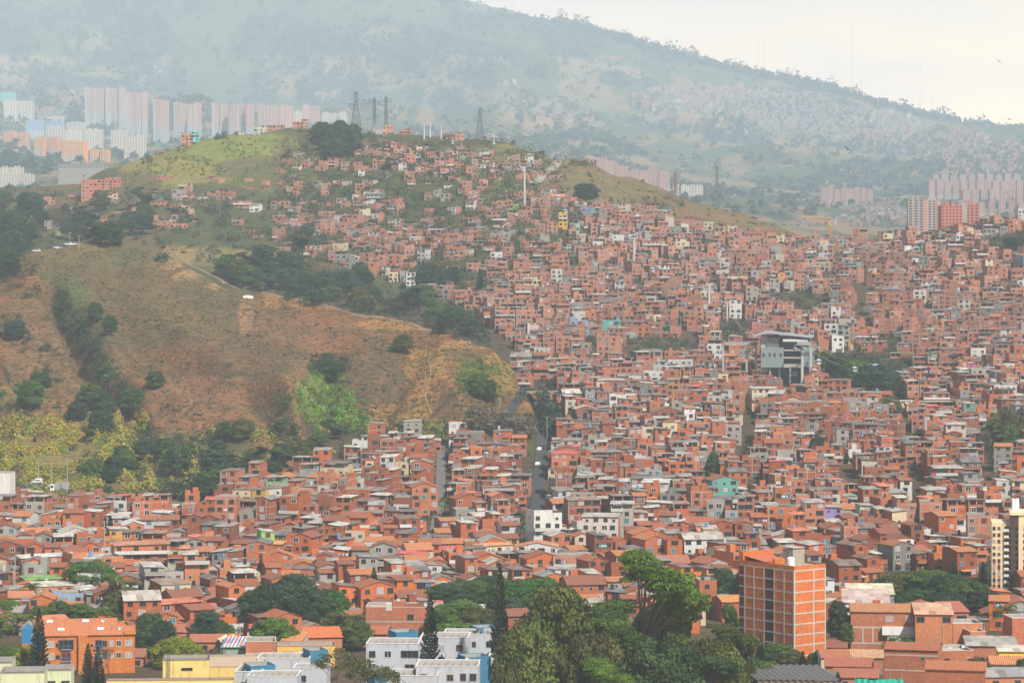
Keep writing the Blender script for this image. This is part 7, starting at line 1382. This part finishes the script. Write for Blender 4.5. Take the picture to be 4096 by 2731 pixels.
def put_tree(t, parts=True):
    c = GRN[t['col']]; k = rt.uniform(.85, 1.2); rz = rt.uniform(0, 6.28); loc = (t['x'], t['Y'], t['z'])
    root = empty(KNAME[t['kind']], loc, rz, t['label'], 'palm' if t['kind'] == 'palm' else 'tree', 'trees of the valley'); root.scale = t['s']
    a = link('trunk', t['tk'], root); b_ = link('crown', t['ck'], root); b_.color = (c[0]*k*1.15, c[1]*k*1.1, c[2]*k, 1)
    OCC.append((t['u']-t['W']*F/t['Y']*.42, t['u']+t['W']*F/t['Y']*.42, UV((t['x'], t['Y'], t['z']+t['H']*.92))[1], UV((t['x'], t['Y'], t['z']+t['H']*.25))[1], t['Y']))
for t in keep: put_tree(t)

# ------------------------------------------------------------------ which houses show most: painter's buffer over the frame
buf = np.full((682, 1024), -1, np.int32); items = []
for i, h in enumerate(HS):
    c = math.cos(h['rz']); s_ = abs(math.sin(h['rz'])); u = U0+F*h['x']/h['Y']; pm = F/h['Y']; hw = (h['w']*c+h['d']*s_)/2*pm; H = h['n']*h['fh']
    items.append((h['Y'], i, u-hw, u+hw, V0-(h['z']+H+.3)*pm, V0-h['z']*pm))
for (a, b_, c, d_, Yo) in OCC: items.append((Yo, -2, a, b_, c, d_))
for ii in range(0, nU-1):                       # the ground itself, as strips, hides what is behind the near hill
    if UG[ii] < -10 or UG[ii] > 1030: continue
    for jj in range(0, nY, 6):
        if isB[ii, jj]: items.append((YG[jj], -3, UG[ii], UG[ii+1]+.6, VV[ii, jj], VV[ii, jj]+40 if VV[ii, jj]+40 < 520 else 520))
items.sort(key=lambda q: -q[0])
for (_, i, a, b_, c, d_) in items:
    a, b_, c, d_ = int(max(0, a)), int(min(1023, b_)), int(max(0, c)), int(min(681, d_))
    if b_ > a and d_ > c: buf[c:d_+1, a:b_+1] = i if i > -3 else -3
ids, cnt = np.unique(buf[buf >= 0], return_counts=True); vis = dict(zip(ids.tolist(), cnt.tolist()))
order = sorted(vis, key=lambda i: -(vis[i]+(5000 if HS[i].get('desc') and vis[i] > 14 else 0)))
sel = order[:298]; selset = set(sel)
CW = lambda c: 'white' if min(c) > .5 else ('cream' if c[0] > .5 and c[2] > .25 else ('grey' if abs(c[0]-c[2]) < .09 else ('green' if c[1] > c[0] and c[1] > c[2] else ('blue' if c[2] > c[0] else ('yellow' if c[1] > .3 and c[2] < .15 else ('purple' if c[2] > .4 else ('orange brick' if c[0] > .45 else ('dark red brick' if c[0] < .34 else 'red brick'))))))))
NW = {1:'one-storey',2:'two-storey',3:'three-storey',4:'four-storey',5:'five-storey',6:'six-storey'}
def roofw(h):
    c = h['rcol']; k = h['roof']
    if k == 'flat': return 'flat roof'
    cw = 'white' if min(c) > .5 else ('rusty' if c[0] > c[2]*1.35 and c[0] < .45 else ('red' if c[0] > c[1]*2.2 else ('dark' if max(c) < .22 else ('green' if c[1] > c[0] else 'grey'))))
    if k == 'tile': return 'tile roof'
    if k in ('gable', 'gfront'): return '%s gabled roof' % cw
    if k == 'open': return '%s-roofed open top floor' % cw
    return '%s sheet roof' % cw
recs = []
for i in sel:
    h = HS[i]; p = (h['x'], h['Y'], h['z']+h['n']*1.3); u, v = UV(p)
    recs.append(dict(h=h, u=u, v=v, words=h['desc'] or '%s %s house, %s' % (NW[h['n']], CW(h['col'])+(' and '+CW(h['front']) if h.get('front') and CW(h['front']) != CW(h['col']) else ''), roofw(h))))
relabel([q for q in recs if not q['h']['desc']])
for q in recs:
    if q['h']['desc']: q['label'] = q['words']
GRP = lambda v: 'brick houses on the valley floor' if v > 520 else ('brick houses on the lower slope' if v > 380 else 'brick houses on the upper slope')
for q in recs:
    h = q['h']; wall, roof, extra, wins = house_parts(h); root = empty('brick_house' if h['a'] else 'plastered_house', (h['x'], h['Y'], h['z']), h['rz'], q['label'], 'house', GRP(q['v']))
    part(root, 'wall', wall); part(root, 'roof', roof)
    for nm, e in extra: part(root, nm, e)
    for kind, wi, p, rz, s_ in wins: link('window' if kind == 'w' else 'door', (WINME if kind == 'w' else DOORME)[wi], root, p, rz, s_)
allm = MB()
for i, h in enumerate(HS):
    if i in selset: continue
    wall, roof, extra, wins = house_parts(h); T = Matrix.Translation((h['x'], h['Y'], h['z'])) @ Matrix.Rotation(h['rz'], 4, 'Z')
    allm.merge(wall, T); allm.merge(roof, T)
    for _, e in extra: allm.merge(e, T)
    for kind, wi, p, rz, s_ in wins: allm.merge((WIN if kind == 'w' else DOORM)[wi], T @ Matrix.Translation(p) @ Matrix.Rotation(rz, 4, 'Z') @ Matrix.Diagonal((*s_, 1)))
# settlements on the far mountain
rf_ = random.Random(21); SETT = [((575,118),(22,10),60),((690,100),(60,14),260),((780,110),(60,18),330),((860,125),(60,16),330),((930,140),(60,16),300),((990,158),(50,16),300),((740,95),(50,8),120),((10,75),(20,12),60),((90,100),(60,8),80),((60,112),(60,10),90),((900,212),(40,8),170),((860,205),(40,6),60),((960,215),(60,6),60),((510,85),(14,5),8),((330,95),(14,4),8),((150,72),(30,5),8),((850,222),(60,6),60),((800,118),(110,24),160)]
for (cu, cvv), (ru, rv), n in SETT:
    for _ in range(n):
        a = rf_.uniform(0, 6.28); q = math.sqrt(rf_.random()); u, v = cu+ru*q*math.cos(a), cvv+rv*q*math.sin(a); Y = hitB(u, v, 3500)
        if Y is None or u < -5 or u > 1030: continue
        x = (u-U0)/F*Y; g = float(gz(x, Y)); q_ = Y/6500; w = rf_.uniform(5, 11)*1.3*q_; H = rf_.choice((3, 5, 5, 7, 8))*1.35*q_; d = 9*q_; c_ = rf_.choice([(.42,.26,.2)]*5+[(.40,.25,.2)]*4+[(.46,.44,.4)]+[(.30,.26,.24)]*2); c_ = tuple(k*rf_.uniform(.6, .85) for k in c_)
        T = Matrix.Translation((x, Y, g-.5)) @ Matrix.Rotation(rf_.uniform(-.5,.5), 4, 'Z'); mb = MB(); prism(mb, -w/2, w/2, 0, d, -4, (H,)*4, 'wall', (*c_, 0)); rc = rf_.choice([(.38,.35,.32),(.28,.23,.2),(.36,.2,.16),(.44,.42,.38)]); sheet(mb, -w/2-.3, w/2+.3, -.5, d+.2, (H, H, H+.6, H+.6), 'paint', (*[q*.75 for q in rc], 0))
        for k in range(int(H/2.8)):
            for x_ in (-.25, .22): mb.face([(w*x_-.8,-.06,k*3.2+1),(w*x_+.8,-.06,k*3.2+1),(w*x_+.8,-.06,k*3.2+2.4),(w*x_-.8,-.06,k*3.2+2.4)], 'glass', (.06,.06,.07,0))
        allm.merge(mb, T)
tag(link('brick_houses', allm.mesh('brick_houses')), 'thousands of small brick houses packed over the slopes', 'houses', kind='stuff')

# ------------------------------------------------------------------ masses of vegetation
def scatter(name, label, cat, specs):
    C, N, S, K = [], [], [], []
    for (x, Y, z, w, h, k, c, sz) in specs:
        d = rng.normal(size=(k, 3)); d /= np.linalg.norm(d, axis=1, keepdims=True); d[:, 2] = np.abs(d[:, 2])*1.0-.1; rr = rng.uniform(.55, 1.05, k)[:, None]
        C.append(np.array((x, Y, z))+d*rr*np.array((w/2, w/2, h))); nn = d+rng.normal(size=(k, 3))*.5; nn[:, 2] += .3; N.append(nn); S.append(rng.uniform(.6, 1.3, k)*sz); f = rng.uniform(.75, 1.25); K.append(np.array(c)*f*rng.uniform(.86, 1.14, k)[:, None])
    o = link(name, leaf_mesh(name, np.concatenate(C), np.concatenate(N), np.concatenate(S), np.concatenate(K))); return tag(o, label, cat, kind='stuff')
sp = []; rs = random.Random(33)
GC = [(.045,.065,.03), (.055,.085,.03), (.04,.06,.035), (.07,.085,.035), (.035,.055,.035)]
def bush(u, v, hp, wp, c, Y0=880., k=60, sz=None):
    Y = hitB(u, v, Y0)
    if Y is None: return
    x = (u-U0)/F*Y; m = m_at(Y); sp.append((x, Y, float(gz(x, Y))-.3, wp*m, hp*m, k, c, sz or max(.28, .55*m)))
def region(n, box, hp, cols, cond, k=60, Y0=880.):
    m_ = 0
    for _ in range(n*10):
        if m_ >= n: break
        u, v = rs.uniform(box[0], box[1]), rs.uniform(box[2], box[3])
        if cond and not cond(u, v): continue
        h_ = rs.uniform(*hp); bush(u, v, h_, h_*rs.uniform(1., 1.8), rs.choice(cols), Y0, k); m_ += 1
hB = lambda u, v: v > rB(u)
inM = lambda u, v: inpoly(u, v, MAIN)
YGC = [(.40,.34,.05), (.32,.32,.045), (.42,.31,.06), (.22,.29,.04), (.33,.23,.06)]
region(620, (-5,150,415,505), (5,12), YGC, lambda u, v: not inM(u, v) and float(vnoise(u/14, v/9, 5)) > .38, 70)          # cane on the left
region(260, (-5,480,428,508), (5,12), GC, lambda u, v: not inM(u, v) and float(vnoise(u/14, v/9, 8)) > .45, 80)
region(200, (110,480,428,500), (4,9), YGC+[(.10,.15,.03)]*2, lambda u, v: not inM(u, v) and float(vnoise(u/16, v/10, 9)) > .55, 70)
region(120, (295,370,372,435), (4,8), [(.13,.30,.03), (.17,.32,.035), (.09,.17,.03)], lambda u, v: ((u-325)/30)**2+((v-402)/32)**2 < 1 or ((u-352)/22)**2+((v-425)/14)**2 < 1, 70)
region(60, (455,500,360,395), (4,8), [(.13,.2,.04), (.07,.11,.03), (.16,.19,.05)], None, 60)
region(60, (400,480,420,440), (3,6), [(.17,.2,.05), (.13,.17,.05)], None, 50)
region(60, (295,350,350,378), (4,8), GC, lambda u, v: ((u-328)/24)**2+((v-366)/12)**2 < 1, 60)
region(170, (55,140,290,415), (4,8), GC+[(.09,.13,.04)], lambda u, v: abs(u-np.interp(v, [285,330,380,410],[52,78,112,138])) < 12, 70)
region(90, (0,60,315,430), (4,9), GC+[(.2,.18,.06)], lambda u, v: float(vnoise(u/14, v/12, 12)) > .5, 60)
region(260, (230,530,262,350), (6,12), GC, lambda u, v: v < rB(u)+3 and not inM(u, v-4), 80)
region(200, (0,320,195,262), (5,10), GC, lambda u, v: v < rB(u)+2, 70); region(60, (0,40,225,300), (8,16), GC, None, 90)
region(120, (0,300,168,212), (3,6), GC, lambda u, v: not (110 < u < 310 and v < 188), 40)
region(1300, (280,565,140,265), (5,13), GC+[(.12,.13,.05)], lambda u, v: True, 40); region(90, (300,372,130,165), (5,9), GC, None, 50)
region(420, (110,300,138,188), (2,4), [(.2,.24,.05), (.26,.26,.06), (.13,.18,.04)], lambda u, v: float(vnoise(u/18, v/9, 15)) > .45, 30)
region(150, (545,800,160,240), (2,4), [(.10,.10,.045), (.13,.11,.05), (.06,.08,.04)], lambda u, v: not inM(u, v), 30)
region(60, (490,560,150,200), (3,5), [(.15,.15,.06), (.12,.14,.05)], None, 36)
region(1000, (300,1024,240,560), (4,10), GC, lambda u, v: inM(u, v) and float(fbm(u/30, v/18, 19, 3)) > .52, 40)
for (hu, hv, ru, rv) in HOLES: region(int(ru*rv/9), (hu-ru, hu+ru, hv-rv, hv+rv), (5, 9) if hv < 480 else (4, 8), GC, lambda u, v: ((u-hu)/ru)**2+((v-hv)/rv)**2 < 1, 60, 700.)
region(60, (700,760,325,345), (3,5), [(.2,.16,.07), (.06,.09,.04)], None, 40)
region(140, (-5,1030,600,690), (4,9), GC, None, 60, 640.)
far_sp = []
for t in rest: sp.append((t['x'], t['Y'], t['z'], t['W'], t['H'], 120, GRN[t['col']], .5))
scatter('undergrowth', 'shrubs, cane and scrub covering the open slopes', 'undergrowth', sp)
sp = []                                        # far-off wood on the mountain
for _ in range(10000):
    u = rs.uniform(-10, 1034); v = rs.uniform(-8, 215); Y = hitB(u, v, 3800.)
    if Y is None: continue
    i = int(np.clip(np.searchsorted(UG, u)-1, 0, nU-1)); j = int(np.clip(np.searchsorted(YG, Y), 0, nY-1))
    if float(fbm((u-U0)/F*Y/240, Y/600, 61, 5)) > .54 and rs.random() > .12: continue
    h_ = rs.uniform(12, 26)*Y/11000; sp.append(((u-U0)/F*Y, Y, Z[i, j]-2, h_*1.5, h_, 14, (.03*rs.uniform(.8,1.3), .05, .028), 4.4))
for _ in range(520):                           # ragged tree line on the mountain crest
    u = rs.uniform(560, 1030); Y = float(E[4](u)[1])-rs.uniform(5, 60); x = (u-U0)/F*Y; h_ = rs.uniform(20, 52)*(1.7 if rs.random() < .12 else 1)
    sp.append((x, Y, float(gz(x, Y))-2, h_*rs.uniform(.7, 1.4), h_, 80, (.028,.045,.026), 4.5))
scatter('forest', 'far-off forest on the hazy mountain', 'forest', sp)
sp = []
for _ in range(15000):                         # tussocks of dry grass that roughen the bare hill
    u = rs.uniform(-5, 520); v = rs.uniform(240, 445)
    if v < rB(u)+1 or inM(u, v): continue
    Y = hitB(u, v, 1000.)
    if Y is None or not onB((u-U0)/F*Y, Y): continue
    x = (u-U0)/F*Y; g_ = float(vnoise(u/13, v/8, 91)); c = rs.choice([(.10,.085,.035), (.075,.08,.032), (.16,.11,.05)]) if g_ > .45 else rs.choice([(.22,.13,.06), (.26,.16,.075), (.12,.085,.04)])
    sp.append((x, Y, float(gz(x, Y))-.1, rs.uniform(1.2, 3.4), rs.uniform(.3, .75), 6, c, .3))
scatter('dry_grass', 'dry tussock grass over the brown hill', 'grass', sp)
# small agaves and bushes one can count on the bare brown hill
sh = MB(); 
for k in range(16):
    a = k*2.4; e = .35+.5*((k*7) % 5)/5; L = 1.0; sh.face([(math.cos(a+.5)*.1, math.sin(a+.5)*.1, 0), (math.cos(a-.5)*.1, math.sin(a-.5)*.1, 0), (math.cos(a)*L*math.cos(e), math.sin(a)*L*math.cos(e), L*math.sin(e)+.1)], 'paint', (.05,.075,.035,0))
    sh.face([(math.cos(a)*.1,math.sin(a)*.1,0),(math.cos(a+.25)*L*.6*math.cos(e),math.sin(a+.25)*L*.6*math.cos(e),L*.6*math.sin(e)+.2),(math.cos(a)*L*math.cos(e),math.sin(a)*L*math.cos(e),L*math.sin(e)+.1)], 'paint', (.06,.09,.04,0))
shm = sh.mesh('agave'); k = 0
while k < 170:
    u = rs.uniform(60, 515); v = rs.uniform(252, 432)
    if v < rB(u)+4: continue
    Y = hitB(u, v, 1000.)
    if Y is None or not onB((u-U0)/F*Y, Y): continue
    x = (u-U0)/F*Y; o = link('agave_plant', shm, None, (x, Y, float(gz(x, Y))), rs.uniform(0, 6), rs.uniform(.7, 1.9)); tag(o, 'small dark spiky agave dotting the dry brown hillside', 'plant', 'agaves scattered over the brown hill'); k += 1
print('objects', len(bpy.data.objects), 'houses sel', len(sel), 'visible', len(vis))
